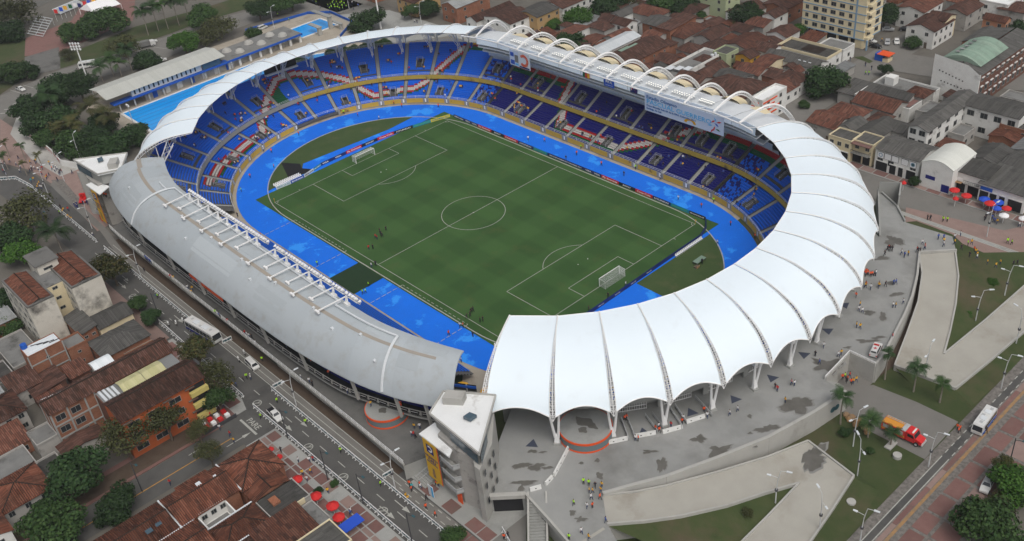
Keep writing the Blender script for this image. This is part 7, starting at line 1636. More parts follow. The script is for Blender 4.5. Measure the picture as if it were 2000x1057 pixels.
for k, (a, b) in enumerate(zip([(97.5,-43.1,4.4),(97.8,-41.7,4.4),(100.8,-36.3,4.4),(100.4,-37.8,4.4),(103.1,-33.5,4.4),(103.0,-31.9,4.4),(105.4,-26.9,4.4)],[(92.5,-39.7,4.4),(92.9,-38.5,4.4),(96.2,-34.4,4.4),(95.4,-35.7,4.4),(97.6,-30.7,4.4),(98.0,-29.5,4.4),(99.5,-24.8,4.4)])):
 t=thing('queue_rail', ('queue rail %s from the grey drum leading under the south canopy' % ('first second third fourth fifth sixth seventh'.split()[k])), 'rail', a, 'queue rails at the south gates')
 a, b=Vector(a), Vector(b); q=MB(); u=Vector((0,0,1.1)); q.beam(a+u, b+u, .12); q.beam(a+u*.5, b+u*.5,.08)
 for j in range(5): c=a.lerp(b, j/4); q.beam(c, c+u, .1)
 q.build('rail', 'grey_steel', t); q=MB(); q.hexa([a, b, b+Vector((.08,0,0)), a+Vector((.08,0,0)), a+u*.4, b+u*.4, b+u*.4+Vector((.08,0,0)), a+u*.4+Vector((.08,0,0))]); q.build('kick_board', 'concrete', t)
for i in range(1,9):
 ph=(PH_S[i]+PH_S[i+1])/2; d=Vector((math.cos(ph), math.sin(ph),0)); w=Vector((-d.y, d.x, 0)); c=Vector((42.2,0, PZ))+d*61.5
 t=thing('gate', 'white barred entrance gate under the south canopy', 'gate', c, 'entrance gates under the south canopy'); q=MB()
 for h in (.2,1.2,2.2): q.beam(c-w*3+Vector((0,0, h)), c+w*3+Vector((0,0, h)),.1)
 for k in range(13): p=c-w*3+w*.5*k; q.beam(p, p+Vector((0,0,2.3)),.07)
 q.build('bars', 'white_steel', t)
 q=MB(); q.hexa([c-w*4.5+Vector((0,0,0)), c-w*3.2, c-w*3.2+d*.4, c-w*4.5+d*.4]+[p+Vector((0,0,3.4)) for p in (c-w*4.5, c-w*3.2, c-w*3.2+d*.4, c-w*4.5+d*.4)]); q.build('pier', 'concrete', t)
t=thing('tunnel_portal', 'dark vehicle tunnel mouth under the podium at the bottom edge', 'tunnel', (95,-66,0))
pA, pB=Vector((*pod[1],0)), Vector((*pod[2],0)); d=(pB-pA).normalized(); n=Vector((d.y, -d.x, 0))
q=MB(); q.hexa([pA+d*.6+n*.06, pB-d*.6+n*.06, pB-d*.6, pA+d*.6]+[p+Vector((0,0,4.1)) for p in (pA+d*.6+n*.06, pB-d*.6+n*.06, pB-d*.6, pA+d*.6)]); q.build('opening', 'void', t)
q=MB(); q.hexa([pA+n*.9+Vector((0,0,4.1)), pB+n*.9+Vector((0,0,4.1)), pB+Vector((0,0,4.1)), pA+Vector((0,0,4.1))]+[p+Vector((0,0,5.0)) for p in (pA+n*.9, pB+n*.9, pB, pA)]); q.build('lintel', 'concrete_light', t)
sheet('access_road', [tuple((pA-d*1+n*.0)[:2]), tuple(pB[:2]), tuple((pB+n*30)[:2]), tuple((pA+n*30)[:2])],0.02, 'asphalt_light')
t=thing('stair_flight', 'narrow concrete stair flight beside the tunnel at the bottom edge', 'steps', (104,-63,0))
for k in range(22):
 f=k/22; a=pB+n*(2+f*12)+d*.6; b=a+d*3.2; z=4.3*(1-f)
 q=MB(); q.hexa([a, b, b+n*.56, a+n*.56]+[p+Vector((0,0, z)) for p in (a, b, b+n*.56, a+n*.56)]); q.build('step', 'concrete', t)
for s in (.45,3.9):
 a=pB+d*s; b=a+n*16; q=MB(); q.hexa([a, b, b+d*.35, a+d*.35, a+Vector((0,0,5.0)), b+Vector((0,0,1.2)), b+d*.35+Vector((0,0,1.2)), a+d*.35+Vector((0,0,5.0))]); q.build('side_wall', 'concrete_light', t)
t=thing('ramp_steps', 'broad concrete steps at the bottom edge below the ramp start', 'steps', (110.12,-63.89,4.40))
c0, c1=Vector((107.98,-68.56,4.40)), Vector((108.77,-62.71,4.40)); e=(c1-c0).normalized(); g_=Vector((e.y, -e.x, 0))
for k in range(14):
 z=4.38-.3*k; a, b=c0+g_*(.55*k), c1+g_*(.55*k); q=MB(); q.hexa([Vector((p.x, p.y, 0)) for p in (a, b, b+g_*.6, a+g_*.6)]+[Vector((p.x, p.y, z+.04)) for p in (a, b, b+g_*.6, a+g_*.6)]); q.build('step', 'ramp_concrete', t)
t=thing('podium_stair', 'sunken stair with white rails cut into the podium by the access road', 'steps', (116.62,1.76,3.00))
r0, r1, r2, r3=[Vector(v) for v in [(115.8,-2.6,4.4),(115.0,7.8,4.4),(121.2,7.7,4.4),(121.2,-3.4,4.4)]]
for a, b in ((r0, r1),(r1, r2)):
 q=MB(); a2, b2=Vector((a.x, a.y, PZ)), Vector((b.x, b.y, PZ)); u=Vector((0,0,1.1)); d=(b2-a2).normalized(); q.hexa([a2, b2, b2+Vector((.2,.2,0)), a2+Vector((.2,.2,0)), a2+u*.6, b2+u*.6, b2+u*.6+Vector((.2,.2,0)), a2+u*.6+Vector((.2,.2,0))],0); q.beam(a2+u, b2+u, .1, mi=1); q.beam(a2+u*.8, b2+u*.8,.08, mi=1)
 for k in range(8): c=a2.lerp(b2, k/7); q.beam(c, c+u, .09, mi=1)
 q.build('rail_wall', ['concrete_light', 'white_steel'], t)
sheet('access_road', [tuple(r0[:2]), tuple(r1[:2]), tuple(r2[:2]), tuple(r3[:2])],.03, 'asphalt_light')
d=(r1-r0);
for k in range(12):
 f=k/12; a=r0.lerp(r1, f*.5); b=r3.lerp(r2, f*.5); a2, b2=r0.lerp(r1,(k+1)/24), r3.lerp(r2,(k+1)/24); z = .3+.33*(11-k); m_=lambda p, zz: Vector((p.x, p.y, zz)); mid=a.lerp(b, .35); mid2=a2.lerp(b2,.35)
 q=MB(); q.hexa([m_(a, 0), m_(mid, 0), m_(mid2,0), m_(a2,0), m_(a, z), m_(mid, z), m_(mid2, z), m_(a2, z)]); q.build('step', 'concrete', t)
t=thing('screen_wall', 'tall grey concrete screen wall at the street end of the podium', 'wall', (86.59,73.72,0.00)); a, b, c=[Vector(v) for v in [(84.7,70.2,4.4),(89.0,73.0,4.4),(92.0,67.0,4.4)]]
for p, r in ((a, b),(b, c)): q=MB(); p, r=Vector((p.x, p.y, 0)), Vector((r.x, r.y, 0)); q.hexa([p, r, r+Vector((.3,.3,0)), p+Vector((.3,.3,0))]+[v+Vector((0,0,8.0)) for v in (p, r, r+Vector((.3,.3,0)), p+Vector((.3,.3,0)))]); q.build('wall_panel', 'concrete', t)
t=thing('information_sign', 'white and blue standing sign at the foot of the entrance steps', 'sign', (75.5,-77.0,0)); part_box(t, 'panel', 'ad_white', 75.0,-77.0,.2,76.6,-76.9,3.0); part_box(t, 'blue_side', 'letter_sky', 76.0,-77.04,.25,76.6,-77.0,2.95); part_box(t, 'leg', 'grey_steel', 75.2,-77.0,0,75.3,-76.9,.25)
# ==== trees and plants
def crown_mesh(seed, rx=1.0, rz=.8, lobes=9, n=1500, leaf=.13, holes=.0):
 """leaf clumps spread through several uneven lobes of a unit crown (radius about 1)"""
 r=np.random.default_rng(seed); V=[]
 L_=[]
 for i in range(lobes):
  a=2*PI*i/lobes+r.uniform(-.3,.3); d=r.uniform(.35,.72); L_.append((d*math.cos(a)*rx, d*math.sin(a)*rx, r.uniform(-.35,.35)*rz, r.uniform(.3,.48)))
 for i in range(max(3, lobes//2)): L_.append((r.uniform(-.35,.35)*rx, r.uniform(-.35,.35)*rx, r.uniform(.2,.62)*rz, r.uniform(.3,.5)))
 w=np.array([l[3]**2 for l in L_]); w /= w.sum()
 pts=[]; nor=[]
 for i in range(n):
  l=L_[r.choice(len(L_), p=w)]; v=r.normal(size=3); v /= np.linalg.norm(v); rad=l[3]*r.uniform(.62,1.08) if r.random() < .8 else l[3]*r.uniform(.2,.7)
  p=np.array(l[:3])+v*rad*np.array([1,1,.8]); pts.append(p); nor.append(v+r.normal(size=3)*.55+np.array([0,0,.35]))
 for p, q in zip(pts, nor):
  q=q/np.linalg.norm(q); a=np.cross(q, r.normal(size=3)); a /= np.linalg.norm(a)+1e-9; b=np.cross(q, a); s=leaf*r.uniform(.55,1.25); t=s*r.uniform(.5,.9)
  V += [p-a*s, p-b*t*.9+q*.02, p+a*s, p+b*t]
 me=bpy.data.meshes.new('crown'); V=np.array(V, dtype=np.float32); me.vertices.add(len(V)); me.vertices.foreach_set('co', V.ravel()); k=len(V)//4
 me.loops.add(k*4); me.loops.foreach_set('vertex_index', np.arange(k*4, dtype=np.int32)); me.polygons.add(k); me.polygons.foreach_set('loop_start', np.arange(0, k*4,4, dtype=np.int32)); me.update(calc_edges=True)
 return me
CR={}
def crown(kind, i):
 if (kind, i) not in CR:
  P={'leaf': dict(n=5200, leaf=.062), 'leaf_dark': dict(n=5200, leaf=.062), 'leaf_olive': dict(n=2600, leaf=.052, lobes=13), 'leaf_bright': dict(n=5200, leaf=.062, rz=.7), 'leaf_yellow': dict(n=3200, leaf=.06)}[kind]
  me=crown_mesh(100+i*7+len(kind), **P); me.materials.append(M[kind]); CR[(kind, i)]=me
 return CR[(kind, i)]
TR=[]
for i in range(3):
 mb=MB(); rr=random.Random(i+5); mb.tube([(0,0,-.3),(.04*rr.uniform(-1,1),.04,.25),(.05*rr.uniform(-2,2),.06,.6),(.1*rr.uniform(-1,1),0,1.0)],[.075,.06,.045,.02],7)
 for k in range(5):
  a=2*PI*k/5+rr.uniform(-.4,.4); z0=rr.uniform(.3,.6); mb.tube([(0,.03, z0),(.3*math.cos(a),.3*math.sin(a), z0+.25),(.62*math.cos(a),.62*math.sin(a), z0+.45+rr.uniform(0,.2))],[.035,.022,.008],5)
 TR.append(mb.build('trunk', 'bark', link=False))
ntree=[0]
def tree(label, c, r, kind='leaf', h=None, name='tree', cat='tree', zs=1.0, group=None):
 """c: centre of the crown in the world; r: crown radius; the trunk stands on the ground under it"""
 i=ntree[0]; ntree[0] += 1; zc=c[2]; r *= 1.42 if c[0] < -85 and c[1] < 0 else 1.28 if c[0] < -40 else 1.12; t=thing(name, label, cat, (c[0], c[1],0), group, rz=(i*2.4) % 6.28)
 o=bpy.data.objects.new('crown', crown(kind, i % 4)); COL.objects.link(o); o.parent=t; o.location=(0,0, zc); o.scale=(r, r, r*zs)
 if zc > r*.5:
  k=bpy.data.objects.new('trunk', TR[i % 3]); COL.objects.link(k); k.parent=t; k.scale=(r*.9, r*.9, zc*1.05); k.location=(0,0,.0)
 return t
def frond_mesh():
 mb=MB(); n=9
 P=[Vector((.12+1.0*s, 0,.28*math.sin(s*2.2)-.55*s*s)) for s in [k/n for k in range(n+1)]]
 for k in range(n):
  mb.beam(P[k], P[k+1],.018)
  l = .34*math.sin(PI*(k+.8)/(n+.6))+.03; d=(P[k+1]-P[k]).normalized()
  for s in (-1,1):
   for f in (0,.5):
    q=P[k].lerp(P[k+1], f); e=q+Vector((d.x*.14, s*l, -.2*l)); mb.face([q-d*.028, q+d*.028, e+d*.012, e-d*.012])
 return mb
FM=frond_mesh()
def palm_crown(seed, m, nf=15):
 r=random.Random(seed); mb=MB()
 for k in range(nf):
  a=2*PI*k/nf+r.uniform(-.2,.2); el=r.uniform(-.5,.75); s=r.uniform(.8,1.1); R_=Matrix.Rotation(a, 3, 'Z') @ Matrix.Rotation(-el, 3, 'Y'); b=len(mb.v)
  mb.v += [tuple(R_ @ Vector(v)*s) for v in FM.v]; mb.f += [tuple(i+b for i in f) for f in FM.f]; mb.m += FM.m; mb.uv += FM.uv
 return mb.build('fronds', m, link=False)
PALM={k: palm_crown(i, k) for i, k in enumerate(('leaf', 'leaf_dark', 'leaf_yellow', 'leaf_bright'))}
def palm(label, c, h, r, kind='leaf', group=None):
 t=thing('palm_tree', label, 'palm tree', (c[0], c[1],0), group, rz=(ntree[0]*1.7) % 6.28); ntree[0] += 1
 mb=MB(); mb.tube([(c[0], c[1],-.1),(c[0]+.05*h*.3, c[1], h*.5),(c[0], c[1], h)],[.2,.15,.12],8); mb.build('trunk', 'palm_bark', None).parent=t
 t.children[0].data.transform(Matrix.Translation((-c[0],-c[1],0)))
 o=bpy.data.objects.new('fronds', PALM[kind]); COL.objects.link(o); o.parent=t; o.location=(0,0, h); o.scale=(r, r, r)
 return t
for l, c, r, k in (
 ('large dark green tree shading the side street at the lower left', (20.76,-125.90,6.00),6.4, 'leaf_dark'),('dense low round bush tree overhanging the side street', (32.14,-123.08,2.60),4.4, 'leaf_dark'),('broad green tree at the bottom left corner', (30.17,-134.30,4.50),6.0, 'leaf'),
 ('small dark tree in front of the balcony house at lower left', (20.63,-133.47,3.00),2.7, 'leaf_dark'),('thin olive tree in front of the unfinished brick wall', (19.04,-113.90,7.00),5.0, 'leaf_olive'),('olive tree in front of the orange building facade', (20.42,-105.37,7.00),4.8, 'leaf_olive'),('small green tree by the red cafe terrace', (26.00,-101.04,4.00),2.8, 'leaf_olive'),
 ('green tree beside the parked white bus', (2.55,-88.14,6.00),4.2, 'leaf_yellow'),('sparse olive tree on the brick pavement corner', (14.79,-90.94,6.00),4.8, 'leaf_olive'),('dark tree between the sparse olive tree and the orange building', (20.52,-92.86,4.50),3.6, 'leaf'),('pale green tree overhanging the avenue near the apartment block', (-48.48,-86.50,6.00),4.6, 'leaf_yellow'),
 ('dark bare branched tree at the left edge of the avenue', (-97.24,-91.27,7.00),6.2, 'leaf_olive'),('second dark tree at the left edge below the bare branched one', (-88.98,-98.56,5.00),5.0, 'leaf_dark'),('bright green tree at the left edge above the red awning', (-81.21,-99.58,4.00),4.4, 'leaf_bright'),('small clipped tree on the pavement beside the cream gable house', (-31.54,-88.11,3.00),2.6, 'leaf'),
 ('second small clipped tree on the pavement by the grey hipped roof', (-23.03,-88.38,3.00),2.8, 'leaf_dark'),('thin young tree at the side street kerb', (34.90,-103.13,5.00),2.8, 'leaf_olive'),('small tree on the avenue edge at the bottom centre', (88.73,-82.00,3.00),2.6, 'leaf'),('low shrub in the pavement bed beside the red parasols', (58.20,-91.96,1.00),1.0, 'leaf_dark'),
 ('low shrub in the pavement bed near the second lamp pole', (58.84,-88.70,0.80),1.0, 'leaf'),('dark tree behind the white wall at the lower left', (-60.67,-110.35,3.00),4.0, 'leaf_dark'),('dark tree left of the apartment block', (-49.76,-115.36,2.00),3.2, 'leaf'),
 ('dark broadleaf tree at the street end of the plaza grove', (-176.10,-59.35,6.00),6.0, 'leaf_dark'),('tall dark tree at the top of the plaza grove', (-183.55,-45.77,7.00),6.6, 'leaf_dark'),('dark tree of the grove next to the floodlight mast', (-180.44,-39.66,7.00),5.4, 'leaf_dark'),('round dark tree in the left of the grove', (-164.49,-62.66,4.00),4.8, 'leaf_dark'),
 ('dark green tree in the middle of the plaza grove', (-161.10,-56.15,5.00),5.6, 'leaf_dark'),('brownish tree in the middle of the plaza grove', (-151.96,-58.34,4.00),4.4, 'leaf_yellow'),('wide dark tree beside the painted wall', (-138.81,-60.46,4.00),5.0, 'leaf'),('wide dark tree right of the brownish tree', (-134.60,-54.78,4.50),5.4, 'leaf_dark'),
 ('dark tree of the grove nearest the north tower', (-124.24,-51.85,4.00),5.4, 'leaf_dark'),('dark tree between grove and big pool', (-126.95,-43.15,4.00),4.4, 'leaf_dark'),('dark tree under the coconut palms', (-145.68,-46.33,4.00),4.4, 'leaf_dark'),('low dark tree behind the painted wall', (-154.07,-63.76,3.00),4.0, 'leaf'),('dark tree behind the north tower roof', (-126.43,-57.94,3.00),3.6, 'leaf_dark'),
 ('round tree beside the white tent', (-245.40,-6.89,5.00),6.0, 'leaf'),('big tree right of the white tent', (-243.45,1.34,6.00),6.8, 'leaf'),('small tree between bleachers and lawn', (-248.23,-14.88,4.00),5.0, 'leaf'),('tall tree in the upper left corner', (-291.24,-23.09,7.00),8.0, 'leaf_olive'),('dark tree at the left edge below the bleachers', (-276.91,-31.76,4.00),6.0, 'leaf_dark'),
 ('tree at the left edge by the road', (-226.81,-50.57,4.00),5.2, 'leaf'),('dark tree by the road lamp at the left', (-224.13,-44.87,3.50),4.2, 'leaf_dark'),('olive tree beside the white bus in the park road', (-209.81,-9.02,5.00),5.4, 'leaf_olive'),('bright green tree at the corner of the pool pavilion', (-190.32,9.31,5.00),5.6, 'leaf_bright'),('brown green tree behind the changing block', (-193.53,27.21,5.00),6.2, 'leaf_olive'),
 ('brown green tree left of the changing block domes', (-192.90,19.82,4.00),5.0, 'leaf_olive'),('green tree over the parking road', (-213.17,29.88,5.00),5.6, 'leaf'),('small tree beside the parked grey van by the pool', (-181.91,35.99,1.50),3.4, 'leaf'),('street tree at the top beside the police cordon', (-197.41,48.73,5.00),5.0, 'leaf_dark'),('second street tree at the top beside the police cordon', (-196.64,56.58,5.00),5.0, 'leaf'),('third street tree at the top beside the police cordon', (-194.89,63.66,5.00),5.0, 'leaf'),
 ('dark low tree hanging over the street behind the pavilion', (-190.84,-8.11,3.00),5.0, 'leaf_dark'),('sapling on the park lawn', (-228.72,-25.14,3.00),2.6, 'leaf_olive'),('dark round tree beside the diving pool wall', (-145.50,68.57,4.00),6.4, 'leaf_dark'),('bush rising at the end of the big pool', (-135.96,28.87,2.00),3.4, 'leaf'),
 ('dark tree in front of the brown house at the top', (-135.81,94.19,4.00),4.4, 'leaf_dark'),('street tree by the red parasols at the top', (-139.76,87.44,4.00),3.2, 'leaf'),
 ('dark conical tree close behind the white arches', (-57.23,98.66,5.00),5.0, 'leaf_dark'),('bright green tree in front of the ochre house', (-74.30,118.90,4.00),5.6, 'leaf_bright'),('low bright shrub in front of the ochre house', (-80.86,113.04,2.00),3.2, 'leaf_bright'),('wide tree at the top street left of the dark roofs', (-71.39,133.47,5.00),6.8, 'leaf_dark'),('tree at the top edge in the middle of the block', (-68.86,141.85,5.00),5.0, 'leaf_olive'),
 ('dark tree in front of the pale green house', (-45.49,149.24,4.00),6.4, 'leaf_dark'),('tree at the top edge beside the pale green house', (-55.63,147.52,5.00),6.4, 'leaf'),('round dark tree right of the pale green house', (-19.34,155.22,5.00),7.0, 'leaf_dark'),('small tree on the red yard of the pale green house', (-35.91,146.96,3.00),3.6, 'leaf'),('flowering shrub on the small green', (-21.51,148.25,2.00),3.4, 'leaf_yellow'),
 ('big round dark tree on the cross street', (35.06,121.43,5.00),7.6, 'leaf_dark'),('olive bush beside the big round street tree', (41.38,123.04,2.50),3.4, 'leaf_olive'),('bright shrub beside the big round street tree', (41.81,129.37,1.50),1.9, 'leaf_bright'),('little conifer at the fenced corner', (43.06,145.33,2.50),2.4, 'leaf_dark'),('dark tall street tree by the apartment tower', (21.17,181.90,6.00),5.6, 'leaf_dark'),
 ('bush under the apartment tower', (-0.13,157.22,2.50),4.2, 'leaf_bright'),('garden shrub in front of the balcony house', (38.55,170.73,2.00),3.2, 'leaf'),('dark tree at the right edge near the orange house', (63.93,196.14,4.00),4.6, 'leaf_dark'),('garden shrub by the orange striped house', (35.62,110.19,1.00),2.0, 'leaf'),('dark shrub in front of the emblem shop', (86.29,86.26,1.50),1.7, 'leaf_dark'),('grey green tree left of the apartment tower', (-2.93,148.30,2.50),3.0, 'leaf'),
 ('bright round tree at the bottom right corner', (157.28,-16.06,3.50),5.6, 'leaf'),('bright green tree at the right edge beside the parked cars', (156.74,-4.16,3.00),4.6, 'leaf_bright'),('thin yellowish street tree beside the lamp at the right edge', (152.65,-1.36,4.00),2.2, 'leaf_yellow'),('yellow green sapling in the bed by the bright round tree', (156.35,-8.28,2.00),2.4, 'leaf_yellow'),
 ('dark shrub on the lawn by the fire engine', (125.45,-10.02,0.80),1.3, 'leaf_dark'),('dark shrub on the lawn below the fire engine', (131.77,-10.87,0.60),.9, 'leaf'),('yellow green shrub on the triangular lawn', (123.78,54.48,1.50),1.7, 'leaf_bright'),('low yellow green shrub at the tip of the triangular lawn', (125.21,40.20,1.00),1.3, 'leaf_bright'),('thin sapling beside the lower ramp', (124.43,-40.59,2.00),1.2, 'leaf_olive'),('low bush on the lawn under the lower ramp', (122.81,-47.97,0.60),1.2, 'leaf_olive')):
 nm='shrub' if 'shrub' in l or 'bush' in l.split()[:4] else 'tree'; tree(l, c, r, k, name=nm, cat=nm, zs=.85)
hd=thing('hedge', 'dark clipped hedge behind the top rows of the north stand', 'hedge', (-129.01,50.15,3.00))
for c in [(-133.8,43.2,3.0),(-131.8,46.8,3.5),(-128.5,50.0,4.0),(-126.4,53.9,4.0),(-124.9,57.7,3.5),(-123.7,61.2,3.0)]:
 o=bpy.data.objects.new('foliage', crown('leaf_dark', 1)); COL.objects.link(o); o.parent=hd; o.location=Vector((c[0], c[1],2.2))-hd.location; o.scale=(3.4,3.4,2.8)
for l, c, h, r, k in (
 ('dark feather palm beside the avenue', (-78.61,-89.71,0.00),7.5,4.8, 'leaf_dark'),('tall feather palm in the plaza grove', (-172.36,-53.38,0.00),10.5,5.6, 'leaf_dark'),('yellowing coconut palm beside the pool pavilion', (-152.30,-47.27,0.00),8.5,5.0, 'leaf_yellow'),('yellowing coconut palm nearest the pool', (-142.44,-44.91,0.00),7.5,4.6, 'leaf_yellow'),('yellowing coconut palm in front of the grove', (-144.60,-57.60,0.00),8,4.8, 'leaf_yellow'),
 ('royal palm farthest left in the lawn row', (-225.96,9.16,0.00),11,4.4, 'leaf_dark'),('royal palm second from left in the lawn row', (-226.62,14.35,0.00),11,4.4, 'leaf_dark'),('royal palm third from left in the lawn row', (-225.05,18.23,0.00),11,4.4, 'leaf'),('royal palm fourth from left in the lawn row', (-224.88,23.35,0.00),11,4.4, 'leaf_dark'),('royal palm farthest right in the lawn row', (-224.31,28.07,0.00),11,4.6, 'leaf_dark'),
 ('palm left of the pool pavilion roof', (-192.61,-26.41,0.00),6.5,4.0, 'leaf_dark'),('palm behind the pool pavilion roof beside the olive tree', (-195.07,-20.99,0.00),7,4.0, 'leaf'),('palm behind the pool pavilion in front of the parking road', (-193.49,-13.82,0.00),9,4.4, 'leaf_dark'),('palm behind the ridge of the pool pavilion', (-191.03,-19.36,0.00),6,3.8, 'leaf'),
 ('palm standing by the corner of the portholed wall', (123.01,-7.68,0.00),7.5,2.3, 'leaf_dark'),('palm on the lawn under the ramp tip', (128.83,10.46,0.00),6.5,2.6, 'leaf_dark'),('young palm on the lawn right of the ramp tip palm', (134.37,10.87,0.00),5.0,1.9, 'leaf'),('palm beside the retaining wall and ambulance', (122.46,10.13,0.00),7.2,1.6, 'leaf_dark'),('young palm on the lawn beside the rocks', (129.09,-7.44,0.00),4.2,2.6, 'leaf'),('young palm beside the fire engine', (133.51,-6.60,0.00),3.6,1.9, 'leaf_dark'),
 ('small plaza palm nearest the painted wall', (-138.99,-72.21,0.00),4.6,1.7, 'leaf_yellow'),('small plaza palm in the middle of the crowd', (-149.47,-73.86,0.00),5.4,2.0, 'leaf'),('small plaza palm at the left of the crowd', (-147.18,-80.70,0.00),5.2,1.9, 'leaf'),('small plaza palm by the kerb', (-136.89,-78.09,0.00),4.6,1.6, 'leaf_yellow'),('small plaza palm at the left edge', (-155.84,-76.85,0.00),6,1.6, 'leaf_yellow')):
 palm(l, c, h, r, k)
mb=MB(); rr=random.Random(3)
t=thing('rock_pile', 'row of brown boulders on the lawn below the portholed wall', 'rocks', (126.50,-5.99,0.00))
for px in [(122.5,-4.7,0.0),(123.7,-4.5,0.0),(125.2,-4.6,0.0),(126.3,-5.0,0.0),(127.5,-5.7,0.0),(125.5,-5.9,0.0),(128.4,-6.5,0.0),(123.8,-5.4,0.0)]:
 q=MB(); r_=rr.uniform(.6,1.0); rows=[[(px[0]+r_*math.cos(a)*s*rr.uniform(.8,1.15), px[1]+r_*math.sin(a)*s*rr.uniform(.8,1.15), z*r_) for a in np.linspace(0,2*PI, 7, endpoint=False)] for s, z in ((1,0),(1.05,.45),(.6,.85))]; q.grid(rows, 0, True); q.face(rows[-1]); q.build('boulder', 'rock', t) if 'rock' in M else q.build('boulder', 'tactile', t)
for l, c in (('round concrete manhole drum on the lawn beside the lower ramp', (136.11,-24.82,0.00)),('round concrete manhole cover below the fire engine', (136.10,-8.63,0.00))):
 q=MB(); q.cyl(c[0], c[1],0,.7,.85,.85,16); tag(q.build('manhole', 'concrete_light'), l, 'manhole')
q=MB(); c=(133.58,-6.35,0.00); q.box(c[0]-.7, c[1]-1.6,0, c[0]+.7, c[1]+1.2,.25); tag(q.build('concrete_slab', 'concrete_light'), 'pale concrete slab on the lawn beside the fire engine', 'slab')
# ==== street furniture
def lamp_post(arms=2, h=9.3):
 t=thing('street_lamp', 'x', 'lamp'); q=MB(); q.tube([(0,0,0),(0,0, h*.45),(.1,0, h*.72),(.5,0, h)],[.13,.11,.09,.06],8); q.build('pole', 'lamp_steel', t)
 q=MB(); q.cyl(0,0, h*.43, h*.47,.3,.34,10); q.build('collar', 'dark_steel', t)
 for s, z in (((1, h),(-1, h*.8)) if arms == 2 else ((1, h),)):
  x0 = .5 if s > 0 else .18; q=MB(); q.tube([(x0,0, z),(x0+s*1.3,0, z+.22)],.05,6); q.build('arm', 'lamp_steel', t); q=MB(); q.hexa([(x0+s*1.2-.12,-.2, z+.12),(x0+s*2.1,-.16, z+.2),(x0+s*2.1,.16, z+.2),(x0+s*1.2-.12,.2, z+.12),(x0+s*1.2-.12,-.2, z+.3),(x0+s*2.1,-.16, z+.32),(x0+s*2.1,.16, z+.32),(x0+s*1.2-.12,.2, z+.3)]); q.build('lamp_head', 'white_sheet', t)
 return t
lp=lamp_post()
for l, c, rz in (('white twin arm street lamp by the portholed wall', (128.34,-11.58,0.00),1.3),('white twin arm street lamp at the tip of the lower ramp', (133.27,-18.11,0.00),2.5),('white twin arm street lamp in the crook of the lower ramp', (126.20,-34.49,0.00),.4),('white twin arm street lamp at the lower leg of the ramp', (135.48,-34.20,0.00),2.6),('white twin arm street lamp beside the fire engine and pavement', (141.72,-7.09,0.00),.2),
 ('white twin arm street lamp on the pavement edge at the bottom', (142.29,-31.96,0.00),.2),('white twin arm street lamp on the triangular lawn', (127.39,39.52,0.00),.7),('white twin arm street lamp at the top of the triangular lawn', (127.68,52.73,0.00),.2),('white twin arm street lamp on the upper leg of the right ramp', (137.23,38.26,0.00),2.9),('white twin arm street lamp between right ramp and pavement', (141.45,22.72,0.00),.2),
 ('white twin arm street lamp at the tip of the right ramp', (128.68,14.87,0.00),1.7),('white twin arm street lamp by the stair to the deck', (68.55,-80.60,0.00),1.4),('white twin arm street lamp on the busway near the white van', (31.59,-80.34,0.00),1.4),('white twin arm street lamp on the busway opposite the orange screens', (-47.12,-80.16,0.00),1.4),('white twin arm street lamp beside the north tower banner', (-84.19,-78.24,0.00),1.4),
 ('white twin arm street lamp at the busway bend', (-118.62,-78.31,0.00),1.4),('white twin arm street lamp beside the low wall of the plaza', (-121.97,-71.32,0.00),1.8),('white twin arm street lamp at the left edge of the plaza', (-143.87,-82.59,0.00),1.9),('white twin arm street lamp behind the north tower', (-132.73,-61.15,0.00),2.2),('white twin arm street lamp on the shop street at the right', (112.87,74.30,0.00),1.4),('white twin arm street lamp by the pool wall', (-183.08,46.61,0.00),1.6),('white twin arm street lamp on the forecourt behind the north canopy', (-132.05,86.32,0.00),1.0),('white twin arm street lamp on the far side of the forecourt', (-174.84,79.85,0.00),1.0)):
 place(lp, (c[0], c[1],0), rz, l)
drop(lp)
def mast(label, c, h, r=.35):
 t=thing('floodlight_mast', label, 'floodlight', (c[0], c[1],0)); q=MB(); q.tube([(c[0], c[1],0),(c[0], c[1], h)],[r, r*.5],10); q.build('pole', 'white_steel', t)
 q=MB(); [q.beam((c[0]-1.6, c[1]-1.2, h-1.2+k*1.1),(c[0]+1.6, c[1]+1.2, h-1.2+k*1.1),.15) for k in range(3)]; q.build('frame', 'grey_steel', t)
 for k in range(3):
  for j in range(4): x=-1.4+.93*j; q=MB(); q.box(c[0]+x-.3, c[1]+x*.75-.55, h-1.4+k*1.1, c[0]+x+.3, c[1]+x*.75-.1, h-.75+k*1.1,0, True); q.build('floodlight', 'white_cloth', t)
mast('tall floodlight mast beside the pool pavilion', (-182.76,-34.96,0.00),20); mast('tall floodlight mast at the top beside the diving pool', (-142.66,73.26,0.00),24,.4)
t=thing('floodlight_mast', 'slender floodlight mast standing at the big pool edge', 'floodlight', (-142.55,-37.07,0.00)); c=(-142.55,-37.07,0.00); q=MB(); q.tube([(c[0], c[1],0),(c[0], c[1],8)],.12,8); q.build('pole', 'grey_steel', t); q=MB(); q.box(c[0]-1, c[1]-.2,7.6, c[0]+1, c[1]+.2,8.3,0, True); q.build('lamp_head', 'white_cloth', t)
